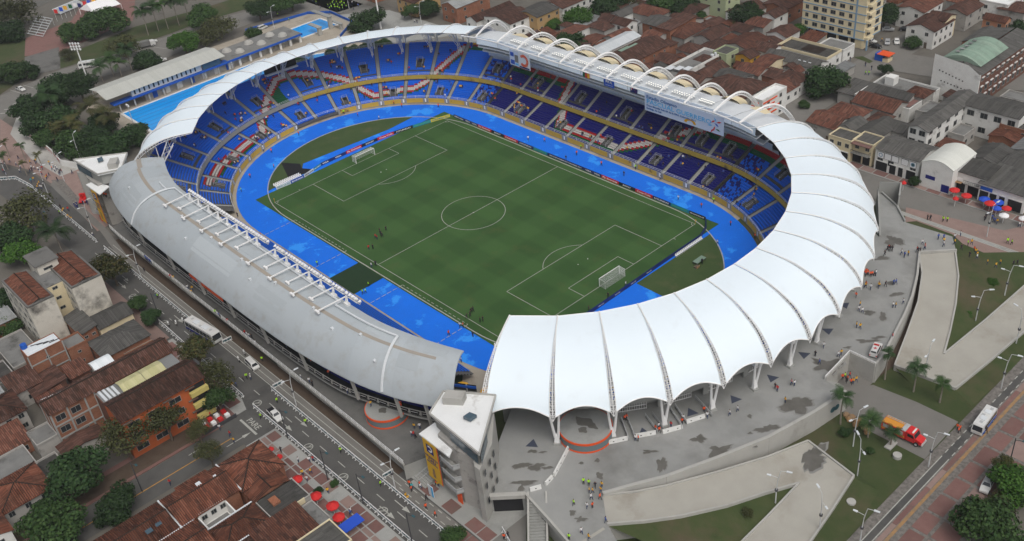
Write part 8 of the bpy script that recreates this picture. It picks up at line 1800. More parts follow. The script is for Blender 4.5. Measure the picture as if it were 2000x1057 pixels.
for l, c in (('dark utility pole at the pavement by the corner terracotta house', (39.47,-87.50,0.00)),('dark utility pole at the pavement near the yellow shirted people', (56.36,-88.58,0.00)),('dark utility pole at the pavement by the blue awning', (67.20,-87.50,0.00)),('dark utility pole at the bottom pavement', (82.35,-87.00,0.00)),('dark utility pole by the small clipped trees', (-24.01,-86.01,0.00)),('dark utility pole with teal sign in the side street', (29.67,-116.84,0.00)),('dark utility pole beside the bare branched tree', (-91.62,-88.20,0.00)),('grey pole beside the parked cars at the right', (152.96,1.54,0.00))):
 t=thing('utility_pole', l, 'pole', (c[0], c[1],0)); q=MB(); q.tube([(c[0], c[1],0),(c[0], c[1],8.5)],[.15,.09],7); q.build('pole', 'dark_steel', t); q=MB(); q.beam((c[0]-.1, c[1],7.9),(c[0]+1.3, c[1]+.5,8.2),.08); q.build('arm', 'dark_steel', t); q=MB(); q.box(c[0]+1.1, c[1]+.35,8.1, c[0]+1.8, c[1]+.75,8.25,0, True); q.build('lamp_head', 'teal_panel', t)
def barrier_panel():
 t=thing('crowd_barrier', 'x', 'barrier'); q=MB(); L_=2.4
 for z in (.15,.95,1.15): q.beam((-L_/2,0, z),(L_/2,0, z),.09)
 for x in (-L_/2,0, L_/2): q.beam((x, 0,0),(x, 0,1.15),.09)
 for x in (-.8,.8): q.beam((x, -.4,.05),(x, .4,.05),.1); q.beam((x, -.35,.05),(x, 0,.6),.06)
 q.build('frame', 'white_steel', t); q=MB(); q.hexa([(-L_/2+.1,-.03,.35),(L_/2-.1,-.03,.35),(L_/2-.1,.03,.35),(-L_/2+.1,.03,.35),(-L_/2+.1,-.03,.8),(L_/2-.1,-.03,.8),(L_/2-.1,.03,.8),(-L_/2+.1,.03,.8)]); q.build('panel', 'teal_panel', t); return t
bp=barrier_panel()
def brun(P, label, group, step=2.55):
 for a, b in zip(P[:-1], P[1:]):
  n=max(1, round(math.hypot(b[0]-a[0], b[1]-a[1])/step)); g=math.atan2(b[1]-a[1], b[0]-a[0])
  for k in range(n): f=(k+.5)/n; place(bp, (a[0]+(b[0]-a[0])*f, a[1]+(b[1]-a[1])*f, .02), g, label, group)
brun([(-23,-86.7),(20,-87.1)], 'white crowd barrier with dark panel along the near kerb before the side street', 'near kerb barriers before the side street')
brun([(24.5,-87.2),(92,-86.9)], 'white crowd barrier with dark panel along the near kerb past the side street', 'near kerb barriers past the side street')
brun([(-70,-80.6),(-8,-80.9)], 'white crowd barrier with dark panel between lanes up to the bus', 'lane barriers up to the bus')
brun([(22.5,-81.2),(86,-81.2)], 'white crowd barrier with dark panel between lanes past the white van', 'lane barriers past the white van')
brun([(22.5,-81),(22.7,-78)], 'white crowd barrier closing the busway in front of the white van', 'barriers closing the busway by the van'); brun([(-2,-80),(-1.8,-77.8)], 'white crowd barrier closing the busway behind the bus', 'barriers closing the busway by the bus'); brun([(64.5,-81),(64.8,-77.8)], 'white crowd barrier closing the busway by the deck stair', 'barriers closing the busway by the stair')
brun([(-141.4,-85.5),(-137.4,-81.5),(-127.0,-80.3),(-110.4,-80.4),(-90.2,-80.5),(-75.1,-80.6)], 'white crowd barrier with dark panel at the bend by the plaza', 'barriers at the plaza bend'); brun([(92.5,-73.3),(97.5,-75.2)], 'white crowd barrier in front of the tunnel mouth', 'barriers at the tunnel mouth')
drop(bp)
def parasol(label, c, m, r=1.7, h=2.4):
 r *= .74
 t=thing('parasol', label, 'parasol', c); q=MB(); n=8; ring=[(c[0]+r*math.cos(2*PI*k/n), c[1]+r*math.sin(2*PI*k/n), c[2]+h) for k in range(n)]
 for k in range(n): q.face([ring[k], ring[(k+1) % n],(c[0], c[1], c[2]+h+.75)]); q.face([ring[k], ring[(k+1) % n],(ring[(k+1) % n][0], ring[(k+1) % n][1], c[2]+h-.22),(ring[k][0], ring[k][1], c[2]+h-.22)])
 q.build('canopy', m, t); q=MB(); q.tube([c, (c[0], c[1], c[2]+h+.7)],.05,6); q.build('pole', 'white_steel', t)
for l, c, m, r in (('red parasol against the corner terracotta house, uppermost on the pavement', (53.58,-93.74,0.00), 'red_cloth', 1.6),('red parasol beside the mossy flat roof, next below', (60.32,-93.74,0.00), 'red_cloth', 1.7),('large red parasol on the pavement, third downhill', (65.01,-92.89,0.00), 'red_cloth', 1.8),('red parasol above the blue awning', (68.33,-93.73,0.00), 'red_cloth', 1.7),('tilted red parasol tip peeping over the terracotta eaves', (45.20,-92.77,0.00), 'red_cloth', 1.0),('small red parasol at the eaves of the corner house', (41.89,-92.74,0.00), 'red_cloth', .9),
 ('yellow parasol at the end of the grey roof beside the south tower', (60.36,-55.21,3.00), 'yellow_cloth', 2.4),('yellow parasol half hidden under the south canopy edge', (65.67,-52.32,3.00), 'yellow_cloth', 2.2),('second yellow parasol under the south canopy edge', (66.31,-53.93,3.00), 'yellow_cloth', 2.2),
 ('red parasol in front of the white fascia shop, left', (97.44,87.01,0.00), 'red_cloth', 1.9),('red parasol in front of the white fascia shop, right', (101.15,86.18,0.00), 'red_cloth', 1.9),('small red parasol under the fascia shop parasols', (99.78,83.09,0.00), 'red_cloth', 1.1),('blue parasol at the corner shop, left', (105.50,87.26,0.00), 'blue_cloth', 2.0),('red parasol between two blue ones at the corner shop', (107.53,86.21,0.00), 'red_cloth', 2.0),('blue parasol at the corner shop, right', (108.87,87.93,0.00), 'blue_cloth', 2.0),
 ('dark blue parasol below the red one at the corner shop', (109.95,84.87,0.00), 'blue_cloth', 1.6),('red parasol at the right edge of the shop street', (111.80,86.34,0.00), 'red_cloth', 1.7),('white parasol on the shop street', (112.88,82.71,0.00), 'white_cloth', 1.7),('white parasol at the right image edge', (117.06,84.16,0.00), 'white_cloth', 1.5),('small red parasol by the brick pavement in front of the emblem shop', (85.34,82.43,0.00), 'red_cloth', 1.0),('red parasols shading the porch of the brown house at the top', (-148.57,91.63,0.00), 'red_cloth', 2.4)):
 parasol(l, c, m, r)
q=MB(); c=(71.37,-93.14,2.40); q.box(c[0]-1.2, c[1]-2,2.3, c[0]+1.4, c[1]+2.4,2.45,0, True); tag(q.build('awning', 'blue_cloth'), 'flat blue awning over the pavement under the last red parasol', 'awning')
t=thing('kiosk', 'small blue and orange kiosk on the corner by the apartment tower', 'kiosk', (34.66,157.54,0.00)); c=(34.83,156.59,0.00); part_box(t, 'wall', 'blue_paint', c[0]-1.5, c[1]-1.5,0, c[0]+1.5, c[1]+1.5,2.4); part_box(t, 'counter', 'wall_cream', c[0]+1.5, c[1]-1.5,0, c[0]+3.5, c[1]+1.5,1.1); part_box(t, 'roof', 'orange', c[0]-.5, c[1]-2,2.4, c[0]+4, c[1]+2,2.6)
t=thing('bleachers', 'open grey metal bleachers on the brick park ground', 'bleachers', (-281.01,-17.21,0.00)); a, b, d_=[Vector(v) for v in [(-277.8,-24.6,0.5),(-266.6,-21.5,0.5),(-289.5,-14.7,3.0)]]
for k in range(8): f=k/7; p=a.lerp(d_, f); q_=b+(d_-a)*f; q=MB(); q.hexa([p, q_, q_+Vector((-.9,0,0)), p+Vector((-.9,0,0))]+[v+Vector((0,0,.2)) for v in (p, q_, q_+Vector((-.9,0,0)), p+Vector((-.9,0,0)))]); q.build('bench', 'white_sheet', t)
for f in (.05,.5,.95): q=MB(); p=a.lerp(b, f); r_=d_+(b-a)*f; q.beam(p, r_, .2); q.beam(Vector((r_.x, r_.y, 0)), r_, .2); q.build('support', 'grey_steel', t)
t=thing('bleachers', 'second bleachers partly covered beside the white tent', 'bleachers', (-298.24,3.27,0.00)); a, b, d_=[Vector(v) for v in [(-290.1,-4.2,0.5),(-293.9,9.3,0.5),(-291.2,-6.5,3.0)]]
for k in range(7): f=k/6; p=a.lerp(d_, f); q_=b+(d_-a)*f; q=MB(); q.hexa([p, q_, q_+Vector((-.9,0,0)), p+Vector((-.9,0,0))]+[v+Vector((0,0,.2)) for v in (p, q_, q_+Vector((-.9,0,0)), p+Vector((-.9,0,0)))]); q.build('bench', 'white_sheet', t)
t=thing('tent', 'large white peaked tent behind the park flags', 'tent', (-283.90,12.43,0.00)); A=[(-282.1,2.4,2.5),(-271.5,4.6,2.5),(-270.5,17.7,2.5),(-284.0,17.2,2.5)]; q=MB(); cx=sum(p[0] for p in A)/4; cy=sum(p[1] for p in A)/4
m1, m2=[(A[0][i]+A[1][i])/2*(.85)+cx*.15 if i == 0 else (A[0][i]+A[1][i])/2*.85+cy*.15 for i in (0,1)]+[5.5],[(A[2][i]+A[3][i])/2*.85+(cx, cy)[i]*.15 for i in (0,1)]+[5.5]
q.face([A[1], A[2], m2, m1]); q.face([A[3], A[0], m1, m2]); q.face([A[0], A[1], m1]); q.face([A[2], A[3], m2]); q.build('canopy', 'white_cloth', t);
for p in A: q=MB(); q.beam((p[0], p[1],0), p, .15); q.build('pole', 'white_steel', t)
FC=['red_cloth', 'blue_cloth', 'yellow_cloth', 'seat_green', 'white_cloth', 'ad_navy']
for k, c in enumerate([(-282.9,-8.7,0.0),(-283.5,-6.0,0.0),(-283.8,-3.9,0.0),(-283.6,-1.5,0.0),(-283.7,0.7,0.0),(-280.9,1.8,0.0),(-281.5,4.5,0.0),(-281.1,6.4,0.0),(-280.2,8.5,0.0),(-279.3,10.6,0.0),(-279.8,13.4,0.0),(-280.4,16.3,0.0)]):
 t=thing('park_flag', '%s flag on a pole, number %s from the left in the row by the tent' % (['red', 'blue', 'yellow', 'green', 'white', 'navy'][k % 6],['one', 'two', 'three', 'four', 'five', 'six', 'seven', 'eight', 'nine', 'ten', 'eleven', 'twelve'][k]), 'flag', c, 'flags in the row by the tent'); q=MB(); q.tube([c, (c[0], c[1],6)],.06,5); q.build('pole', 'white_steel', t)
 q=MB(); q.hexa([(c[0], c[1],3.9),(c[0]+.5, c[1]+1.4,3.5),(c[0]+.55, c[1]+1.4,3.5),(c[0]+.05, c[1],3.9),(c[0], c[1],5.8),(c[0]+.5, c[1]+1.4,5.3),(c[0]+.55, c[1]+1.4,5.3),(c[0]+.05, c[1],5.8)]); q.build('cloth', FC[k % 6], t)
# ==== vehicles (front faces +x)
for nm, c, ro in (('car_white', (.62,.62,.6,1),.3),('car_black', (.015,.015,.017,1),.3),('car_red', (.6,.02,.02,1),.35),('car_silver', (.36,.37,.38,1),.35),('car_orange', (.62,.26,.03,1),.5),('light_red', (.5,.01,.01,1),.3),('head_lamp', (.75,.75,.7,1),.2)): M[nm]=mat(nm, c, rough=ro, spec=.5)
def loft(name, prof, hw, m, parent, taper=None):
 """side profile (x, z) closed loop, extruded to half width hw; taper(x, z) scales the half width"""
 mb=MB(); tp=taper or (lambda x, z: 1.0)
 Lp=[(x, -hw*tp(x, z), z) for x, z in prof]; Rp=[(x, hw*tp(x, z), z) for x, z in prof]
 mb.face(Lp); mb.face(Rp[::-1]); n=len(prof)
 for i in range(n): j=(i+1) % n; mb.face([Lp[j], Lp[i], Rp[i], Rp[j]])
 return mb.build(name, m, parent)
def wheels(t, xs, hw, r=.34, w=.24):
 for x in xs:
  for s in (-1,1):
   q=MB(); n=14; c=[(x+r*math.cos(2*PI*k/n), r+r*math.sin(2*PI*k/n)) for k in range(n)]
   q.grid([[(a, s*(hw-w), b) for a, b in c],[(a, s*(hw+.02), b) for a, b in c]],0, True); q.face([(a, s*(hw+.02), b) for a, b in c],0); q.face([(x+(a-x)*.55, s*(hw+.03), r+(b-r)*.55) for a, b in c],1); q.build('wheel', ['tyre', 'grey_steel'], t)
def lights(t, xf, xb, hw, z):
 for s in (-1,1):
  q=MB(); q.box(xf-.05, s*(hw-.28)-.16, z-.09, xf+.02, s*(hw-.28)+.16, z+.09,0, True); q.build('headlight', 'head_lamp', t); q=MB(); q.box(xb-.02, s*(hw-.2)-.12, z-.1, xb+.05, s*(hw-.2)+.12, z+.14,0, True); q.build('tail_light', 'light_red', t)
def glass_faces(t, faces):
 for f in faces: q=MB(); q.face(f); q.build('window', 'glass', t)
def car(kind, col, roofcol=None):
 t=thing({'car': 'parked_car', 'pickup': 'pickup_truck', 'van': 'van', 'suv': 'ambulance'}[kind], 'x', {'car': 'car', 'pickup': 'pickup', 'van': 'van', 'suv': 'ambulance'}[kind]); hw = .88
 tap=lambda x, z: 1.0 if z < .95 else 1-.2*(z-.95)/.6
 if kind == 'car': lo=[(-2.1,.3),(2.1,.3),(2.15,.6),(2.0,.78),(1.0,.92),(-1.7,.95),(-2.1,.85)]; cab=[(1.0,.92),(.35,1.42),(-1.0,1.45),(-1.75,.95)]
 elif kind == 'pickup': lo=[(-2.6,.4),(2.6,.4),(2.62,.8),(2.45,1.0),(1.3,1.1),(-.55,1.12),(-.55,.95),(-2.5,.95),(-2.6,.8)]; cab=[(1.3,1.1),(.75,1.68),(-.4,1.7),(-.6,1.12)]
 elif kind == 'van': lo=[(-2.2,.35),(2.2,.35),(2.25,.75),(1.7,1.05),(-2.2,1.1)]; cab=[(1.75,1.05),(.9,1.75),(-1.95,1.8),(-2.2,1.1)]
 else: lo=[(-2.3,.4),(2.3,.4),(2.32,.8),(2.15,1.0),(1.2,1.1),(-2.25,1.12)]; cab=[(1.2,1.1),(.6,1.75),(-2.1,1.82),(-2.25,1.12)]
 loft('body', lo, hw, col, t, lambda x, z: 1-.1*max(0, abs(x)-1.6)); loft('cabin', cab, hw*.97, roofcol or col, t, tap)
 f, g, h_, k=cab; y=hw*.985; e = .02
 wy=lambda z: hw*.97*tap(0, z)+.012
 for s in (-1,1): glass_faces(t, [[(f[0]-.25, s*wy(f[1]+.06), f[1]+.06),(g[0]-.02, s*wy(g[1]-.12), g[1]-.12),(h_[0]+.1, s*wy(h_[1]-.12), h_[1]-.12),(k[0]+.2, s*wy(k[1]+.06), k[1]+.06)]])
 glass_faces(t, [[(f[0]+.01-.05,-wy(f[1])+.12, f[1]+.06),(f[0]+.01-.05, wy(f[1])-.12, f[1]+.06),(g[0]+.06, wy(g[1])-.14, g[1]-.06),(g[0]+.06,-wy(g[1])+.14, g[1]-.06)],[(k[0]-.01+.04,-wy(k[1])+.12, k[1]+.08),(k[0]-.01+.04, wy(k[1])-.12, k[1]+.08),(h_[0]-.04, wy(h_[1])-.14, h_[1]-.08),(h_[0]-.04,-wy(h_[1])+.14, h_[1]-.08)]])
 wheels(t, (lo[0][0]+.75, lo[1][0]-.8), hw, .36 if kind != 'car' else .32); lights(t, lo[1][0]+.03, lo[0][0]-.02, hw, .7)
 if kind == 'pickup': q=MB(); q.box(-2.45,-.72,.9,-.62,.72,.99); q.build('cargo_bed', 'black', t)
 if kind == 'suv':
  q=MB(); q.box(.0,-.55,1.82,.35,.55,1.98,0, True); q.build('light_bar', 'light_red', t)
  for a, b in ((.35,.11),(.11,.35)): q=MB(); q.face([(-1-a, -b, 1.83+.01*(a > .2)),(-1+a, -b, 1.83+.01*(a > .2)),(-1+a, b, 1.83+.01*(a > .2)),(-1-a, b, 1.83+.01*(a > .2))]); q.build('red_cross', 'light_red', t)
  for s in (-1,1): q=MB(); q.face([(-2, s*(hw+.01),.7),(2, s*(hw+.01),.7),(2, s*(hw+.01),.82),(-2, s*(hw+.01),.82)]); q.build('side_stripe', 'light_red', t)
 return t
def bus(L_, hw, H_, skirt, label, c, rz):
 t=thing('bus', label, 'bus'); z0 = .45; x=L_/2
 loft('body', [(-x, z0),(x-.05, z0),(x, 1.2),(x-.25, H_-.35),(x-.55, H_),(-x+.3, H_),(-x, H_-.3)], hw, 'car_white', t, lambda a, z: 1-.06*max(0, z-1.3)/(H_-1.3))
 yy=lambda z: hw*(1-.06*max(0, z-1.3)/(H_-1.3))+.015
 n=max(3, int(L_/1.6))
 for s in (-1,1):
  for k in range(n): a, b=-x+.35+(L_-1.3)*k/n, -x+.35+(L_-1.3)*(k+1)/n-.1; glass_faces(t, [[(a, s*yy(1.45),1.45),(b, s*yy(1.45),1.45),(b, s*yy(H_-.5), H_-.5),(a, s*yy(H_-.5), H_-.5)]])
  if skirt: q=MB(); q.face([(-x+.1, s*(hw+.012), z0+.05),(x-.2, s*(hw+.012), z0+.05),(x-.2, s*(hw+.012),1.25),(-x+.1, s*(hw+.012),1.25)]); q.build('side_skirt', skirt, t)
 glass_faces(t, [[(x+.012-.02,-hw+.15,1.25),(x+.012-.02, hw-.15,1.25),(x-.225, hw-.2, H_-.4),(x-.225,-hw+.2, H_-.4)],[(-x-.012,-hw+.2,1.5),(-x-.012, hw-.2,1.5),(-x-.012, hw-.25, H_-.45),(-x-.012,-hw+.25, H_-.45)]])
 for a in ((-x*.5,-x*.2),(.1*x, .45*x)): q=MB(); q.box(a[0],-hw*.5, H_, a[1], hw*.5, H_+.18); q.build('roof_unit', 'white_sheet', t)
 for a, b in ((-.7,.3),(.0,-.4),(.62,.1)): q=MB(); q.box(x*a-.3, b-.3, H_, x*a+.3, b+.3, H_+.07); q.build('roof_hatch', 'grey_steel', t)
 wheels(t, (-x+1.6, x-1.7), hw, .45,.3); lights(t, x, -x, hw, .85); t.rotation_euler=(0,0, rz); t.location=c; return t
def gxy(c, z=0.03): return (c[0], c[1], z)
bus(12.0,1.3,3.2, 'navy_paint', 'long white bus with navy sides standing on the avenue', gxy((-8.82,-81.44,0.00)),.12); bus(7.2,1.1,2.8, 'blue_paint', 'white minibus on the brick pavement at the right edge', gxy((143.97,10.02,0.00)),-PI/2+.08); bus(7,1.1,2.8, None, 'white small bus on the park road', gxy((-213.09,-23.73,0.00)),1.0)
def put(t, label, c, rz, z=.03, cat=None):
 t.location=(c[0], c[1], z); t.rotation_euler=(0,0, rz); return tag(t, label, cat)
V1=car('van', 'car_white'); put(V1, 'white minivan waiting at the busway barrier', (11.62,-79.73,0.00),-.05); put(car('van', 'car_white'), 'white van parked by the small pool tree at the top', (-187.14,43.24,0.00),1.7)
put(car('pickup', 'car_white'), 'white police pickup with black cargo bed on the avenue', (31.18,-85.59,0.00),-.08); put(car('pickup', 'car_white'), 'white pickup with a light bar on the upper left road', (-213.89,-51.45,0.00),.15); put(car('suv', 'car_white'), 'white ambulance with red crosses on the podium', (118.75,11.85,4.40),1.85, PZ+.03)
put(car('pickup', 'car_white', 'car_silver'), 'white car with a red cross on the bonnet parked by the hedge', (152.03,-4.58,0.00),-PI/2+.17,.1); q=MB(); put(car('car', 'car_black'), 'black car parked against the shrubs behind the red cross car', (151.92,-1.17,0.00),-PI/2+.17,.1); put(car('pickup', 'car_black', 'car_white'), 'black and white police pickup half under the bright tree', (152.33,-11.95,0.00),-PI/2+.14,.1)
for l, c, rz, m in (('silver car driving up the cross street', (23.57,180.47,0.00),.5, 'car_silver'),('black car parked under the palm by the balcony house', (28.53,183.76,0.00),.4, 'car_black'),('silver car waiting at the cross street corner', (29.50,169.99,0.00),-1.1, 'car_silver'),('white car beside the silver one at the corner', (31.82,172.12,0.00),-1.0, 'car_white'),('dark car under the apartment tower corner', (28.13,164.58,0.00),0.0, 'car_black'),('white car under the apartment tower', (24.30,167.63,0.00),0.0, 'car_white'),('white car parked at the far side of the park road', (-215.40,5.91,0.00),1.3, 'car_white'),('white car half hidden behind the pool pavilion', (-191.89,-1.56,0.00),1.2, 'car_white')): put(car('car', m), l, c, rz)
t=thing('lorry', 'grey covered lorry parked on the park road', 'lorry'); loft('cab', [(1.8,.5),(3.8,.5),(3.85,1.3),(3.5,2.2),(1.8,2.3)],1.1, 'car_white', t); loft('load_cover', [(-3.8,.8),(1.7,.8),(1.7,2.5),(1.2,2.75),(-3.3,2.75),(-3.8,2.5)],1.15, 'flat_grey', t); wheels(t, (-2.6,2.8),1.1,.45); glass_faces(t, [[(3.87,-.9,1.35),(3.87,.9,1.35),(3.53,.9,2.15),(3.53,-.9,2.15)]]); t.rotation_euler=(0,0,1.25); t.location=gxy((-213.01,2.15,0.00))
t=thing('fire_engine', 'red fire engine with a yellow topped body on the access road', 'fire engine'); X=4.0
loft('body', [(-X, .6),(1.0,.6),(1.0,2.5),(-X, 2.5)],1.2, 'car_red', t); q=MB(); q.box(-X+.1,-1.1,2.5,-.1,1.1,2.62); q.build('hose_bed_cover', 'car_orange', t); q=MB(); q.box(0,-1.15,2.5,.9,1.15,2.7); q.build('pump_top', 'grey_steel', t)
loft('cab', [(1.1,.6),(3.0,.6),(3.0,1.7),(2.6,2.6),(1.1,2.65)],1.15, 'car_red', t); loft('bonnet', [(3.0,.6),(4.3,.6),(4.35,1.3),(3.0,1.7)],.95, 'car_red', t); glass_faces(t, [[(3.02,-1.0,1.75),(3.02,1.0,1.75),(2.66,1.0,2.5),(2.66,-1.0,2.5)]]+[[(1.4, s*1.165,1.7),(2.8, s*1.165,1.7),(2.5, s*1.165,2.4),(1.4, s*1.165,2.4)] for s in (-1,1)])
q=MB(); q.box(2.1,-.8,2.65,2.4,.8,2.85); q.build('light_bar', 'head_lamp', t); q=MB(); q.box(4.3,-1.0,.5,4.5,1.0,.85,0, True); q.build('bumper', 'grey_steel', t)
for s in (-1,1):
 q=MB(); q.face([(-X+.1, s*1.21,1.0),(.9, s*1.21,1.0),(.9, s*1.21,1.25),(-X+.1, s*1.21,1.25)]); q.build('side_stripe', 'yellow_cloth', t)
 for k in range(3): q=MB(); q.face([(-X+.3+k*1.5, s*1.212,1.4),(-X+1.5+k*1.5, s*1.212,1.4),(-X+1.5+k*1.5, s*1.212,2.3),(-X+.3+k*1.5, s*1.212,2.3)]); q.build('shutter', 'grey_steel', t)
q=MB(); [q.beam((-X+.2, y, 2.72),(.5, y, 2.72),.08) for y in (1.0,.55)]; [q.beam((-X+.3+k*.5,.55,2.72),(-X+.3+k*.5,1.0,2.72),.06) for k in range(9)]; q.build('ladder', 'grey_steel', t); wheels(t, (-2.4,3.3),1.15,.5,.32); lights(t, 4.36,-X, .95,1.05); t.rotation_euler=(0,0,.04); t.location=gxy((133.87,-2.82,0.00))
t=thing('tow_truck', 'red recovery truck beside the north tower banner', 'truck'); loft('cab', [(.6,.5),(2.4,.5),(2.4,1.2),(1.7,1.4),(1.3,2.1),(.6,2.1)],1.0, 'car_red', t); loft('bed', [(-2.6,.6),(.5,.6),(.5,1.0),(-2.6,1.0)],1.0, 'car_red', t); q=MB(); q.tube([(-.2,0,1.0),(-.9,0,2.6),(-2.6,0,3.4)],.2,6); q.build('jib', 'car_red', t); glass_faces(t, [[(1.72,-.85,1.42),(1.72,.85,1.42),(1.36,.85,2.02),(1.36,-.85,2.02)]]); wheels(t, (-1.7,1.5),1.0,.42); t.rotation_euler=(0,0,2.6); t.location=gxy((-103.50,-72.55,0.00))
def moto():
 t=thing('motorcycle', 'x', 'motorcycle')
 for x in (-.65,.7): q=MB(); n=12; q.grid([[(x+.31*math.cos(2*PI*k/n), s*.07,.31+.31*math.sin(2*PI*k/n)) for k in range(n)] for s in (-1,1)],0, True); [q.face([(x+.31*math.cos(2*PI*k/n), s*.07,.31+.31*math.sin(2*PI*k/n)) for k in range(n)]) for s in (-1,1)]; q.build('wheel', 'tyre', t)
 loft('body', [(-.75,.55),(.2,.4),(.6,.6),(.5,.95),(.1,.95),(-.2,.8),(-.9,.85)],.16, 'car_white', t); q=MB(); q.beam((.55,-.35,1.05),(.55,.35,1.05),.05); q.beam((.72,0,.4),(.52,0,1.05),.07); q.build('handlebar', 'dark_steel', t); return t
mo=moto()
for l, c in (('police motorcycle left of the three in front of the bus', (-19.91,-85.63,0.00)),('middle police motorcycle in front of the bus', (-18.73,-84.08,0.00)),('police motorcycle nearest the bus front', (-18.38,-82.39,0.00)),('police motorcycle with a rider behind the white minivan', (7.10,-80.87,0.00)),('second police motorcycle behind the white minivan', (5.89,-78.61,0.00))): place(mo, gxy(c),-.3, l)
drop(mo)
# ==== people: one continuous skinned body, three poses, coloured by zone
def body(pose):
 J={'hip': (0,0,.95), 'waist': (0,0,1.1), 'chest': (.02,0,1.34), 'neck': (.02,0,1.5), 'head': (.04,0,1.62), 'top': (.03,0,1.74)}
 R_={'hip': .15, 'waist': .14, 'chest': .17, 'neck': .07, 'head': .115, 'top': .09}; E_=[('hip', 'waist'),('waist', 'chest'),('chest', 'neck'),('neck', 'head'),('head', 'top')]
 for s, n in ((-1, 'l'),(1, 'r')):
  st_={'stand': .03, 'walk': .24*s, 'sit': .42}[pose]; kz = .9 if pose == 'sit' else .5
  J['k'+n]=(st_*.7+.05,.11*s, kz if pose == 'sit' else .5); J['f'+n]=(st_ if pose != 'sit' else .46,.12*s, .08 if pose != 'sit' else .5); J['t'+n]=(J['f'+n][0]+.15,.13*s, J['f'+n][2]-.03)
  R_['k'+n] = .075; R_['f'+n] = .055; R_['t'+n] = .045; J['s'+n]=(.02,.19*s, 1.42); R_['s'+n] = .075
  a={'stand': .06, 'walk': -.2*s, 'sit': .2}[pose]; J['e'+n]=(a*.4,.27*s, 1.16); J['h'+n]=(a+.08,.25*s, .93 if pose != 'sit' else 1.02); R_['e'+n] = .055; R_['h'+n] = .045
  E_ += [('hip', 'k'+n),('k'+n, 'f'+n),('f'+n, 't'+n),('chest', 's'+n),('s'+n, 'e'+n),('e'+n, 'h'+n)]
 if pose == 'sit': J={k: (v[0], v[1], v[2]-.45) for k, v in J.items()}
 ks=list(J); me=bpy.data.meshes.new('person'); me.from_pydata([J[k] for k in ks],[(ks.index(a), ks.index(b)) for a, b in E_],[])
 ob=bpy.data.objects.new('person_rig', me); COL.objects.link(ob); sk=ob.modifiers.new('skin', 'SKIN'); ob.modifiers.new('sub', 'SUBSURF').levels=1
 for i, k in enumerate(ks): me.skin_vertices[0].data[i].radius=(R_[k], R_[k])
 me.skin_vertices[0].data[0].use_root=True; bpy.context.view_layer.update(); dg=bpy.context.evaluated_depsgraph_get(); out=bpy.data.meshes.new_from_object(ob.evaluated_get(dg)); bpy.data.objects.remove(ob); out.materials.clear()
 z0=-.45 if pose == 'sit' else 0; mi=[]
 for p in out.polygons:
  c=p.center; z=c.z-z0; arm=abs(c.y) > .2 and z > .85
  mi.append(3 if z > 1.66 or (z > 1.56 and c.x < 0) else 2 if z > 1.5 or (arm and z < 1.1) else 0 if z > 1.02 or arm else 4 if z < .12 and pose != 'sit' else 1)
 out.polygons.foreach_set('material_index', mi); return out
BODY={p: body(p) for p in ('stand', 'walk', 'sit')}
for n, c in (('skin', (.28,.14,.08,1)),('hair', (.015,.01,.008,1)),('shoe', (.02,.02,.02,1)),('jeans', (.03,.05,.12,1)),('dark_trousers', (.02,.02,.025,1)),('s_orange', (.85,.11,.03,1)),('s_lime', (.42,.85,.03,1)),('s_yellow', (.75,.42,.03,1)),('s_white', (.7,.7,.7,1)),('s_dark', (.025,.025,.035,1)),('s_blue', (.06,.12,.4,1)),('s_teal', (.03,.4,.45,1)),('s_red', (.5,.03,.03,1)),('s_pink', (.6,.3,.3,1)),('s_navy', (.015,.03,.16,1))): M[n]=mat(n, c, rough=.85)
WORD=dict(o=('s_orange', 'dark_trousers', 'orange vest'), l=('s_lime', 'dark_trousers', 'lime green vest'), y=('s_yellow', 'jeans', 'yellow shirt'), w=('s_white', 'jeans', 'white shirt'), d=('s_dark', 'dark_trousers', 'dark clothes'), b=('s_blue', 'jeans', 'blue shirt'), t=('s_teal', 'jeans', 'turquoise shirt'), r=('s_red', 'jeans', 'red shirt'), p=('s_pink', 'jeans', 'pink shirt'), n=('s_navy', 's_navy', 'navy overalls and white helmet'))
PM={}
def pmesh(k, pose):
 if (k, pose) not in PM:
  me=BODY[pose].copy(); me.name='person'; a, b, _=WORD[k]
  for m_ in (a, b, 'skin', 's_white' if k == 'n' else 'hair', 'shoe'): me.materials.append(M[m_])
  PM[(k, pose)]=me
 return PM[(k, pose)]
PR=random.Random(11)
def people(where, z, cols, pts):
 """cols: one letter of WORD per point"""
 for c, p in zip(cols, pts):
  o=bpy.data.objects.new('person', pmesh(c, PR.choice(('stand', 'walk', 'walk')))); COL.objects.link(o); o.location=(p[0], p[1], z+.02); o.rotation_euler=(0,0, PR.uniform(0,6.28)); s=PR.uniform(.95,1.06); o.scale=(s, s, s)
  tag(o, 'person in %s %s' % (WORD[c][2], where), 'person', 'people %s' % where)
people('on the blue track by the north curve', 0, 'ooowoolollowoolod', [(-73.9,31.2),(-62.8,38.7),(-80.8,17.2),(-72.5,20.3),(-85.5,-4.0),(-93.5,-0.9),(-86.6,15.4),(-77.9,30.8),(-49.6,46.8),(-98.6,14.8),(-82.0,-16.9),(-84.9,-18.2),(-71.8,-22.2),(-72.5,-30.6),(-66.8,-37.1),(-68.2,-45.3),(-54.0,-45.8)])
people('on the blue track by the east stand', 0, 'wooodwoodlowllow', [(-19.7,40.5),(-14.7,42.9),(-0.3,42.7),(10.2,42.5),(19.7,42.0),(40.9,41.0),(48.5,41.7),(60.3,39.2),(-0.9,38.6),(-2.3,46.6),(-0.9,48.6),(63.2,29.7),(19.7,47.0),(49.4,45.9),(69.0,37.8),(29.7,46.6)])
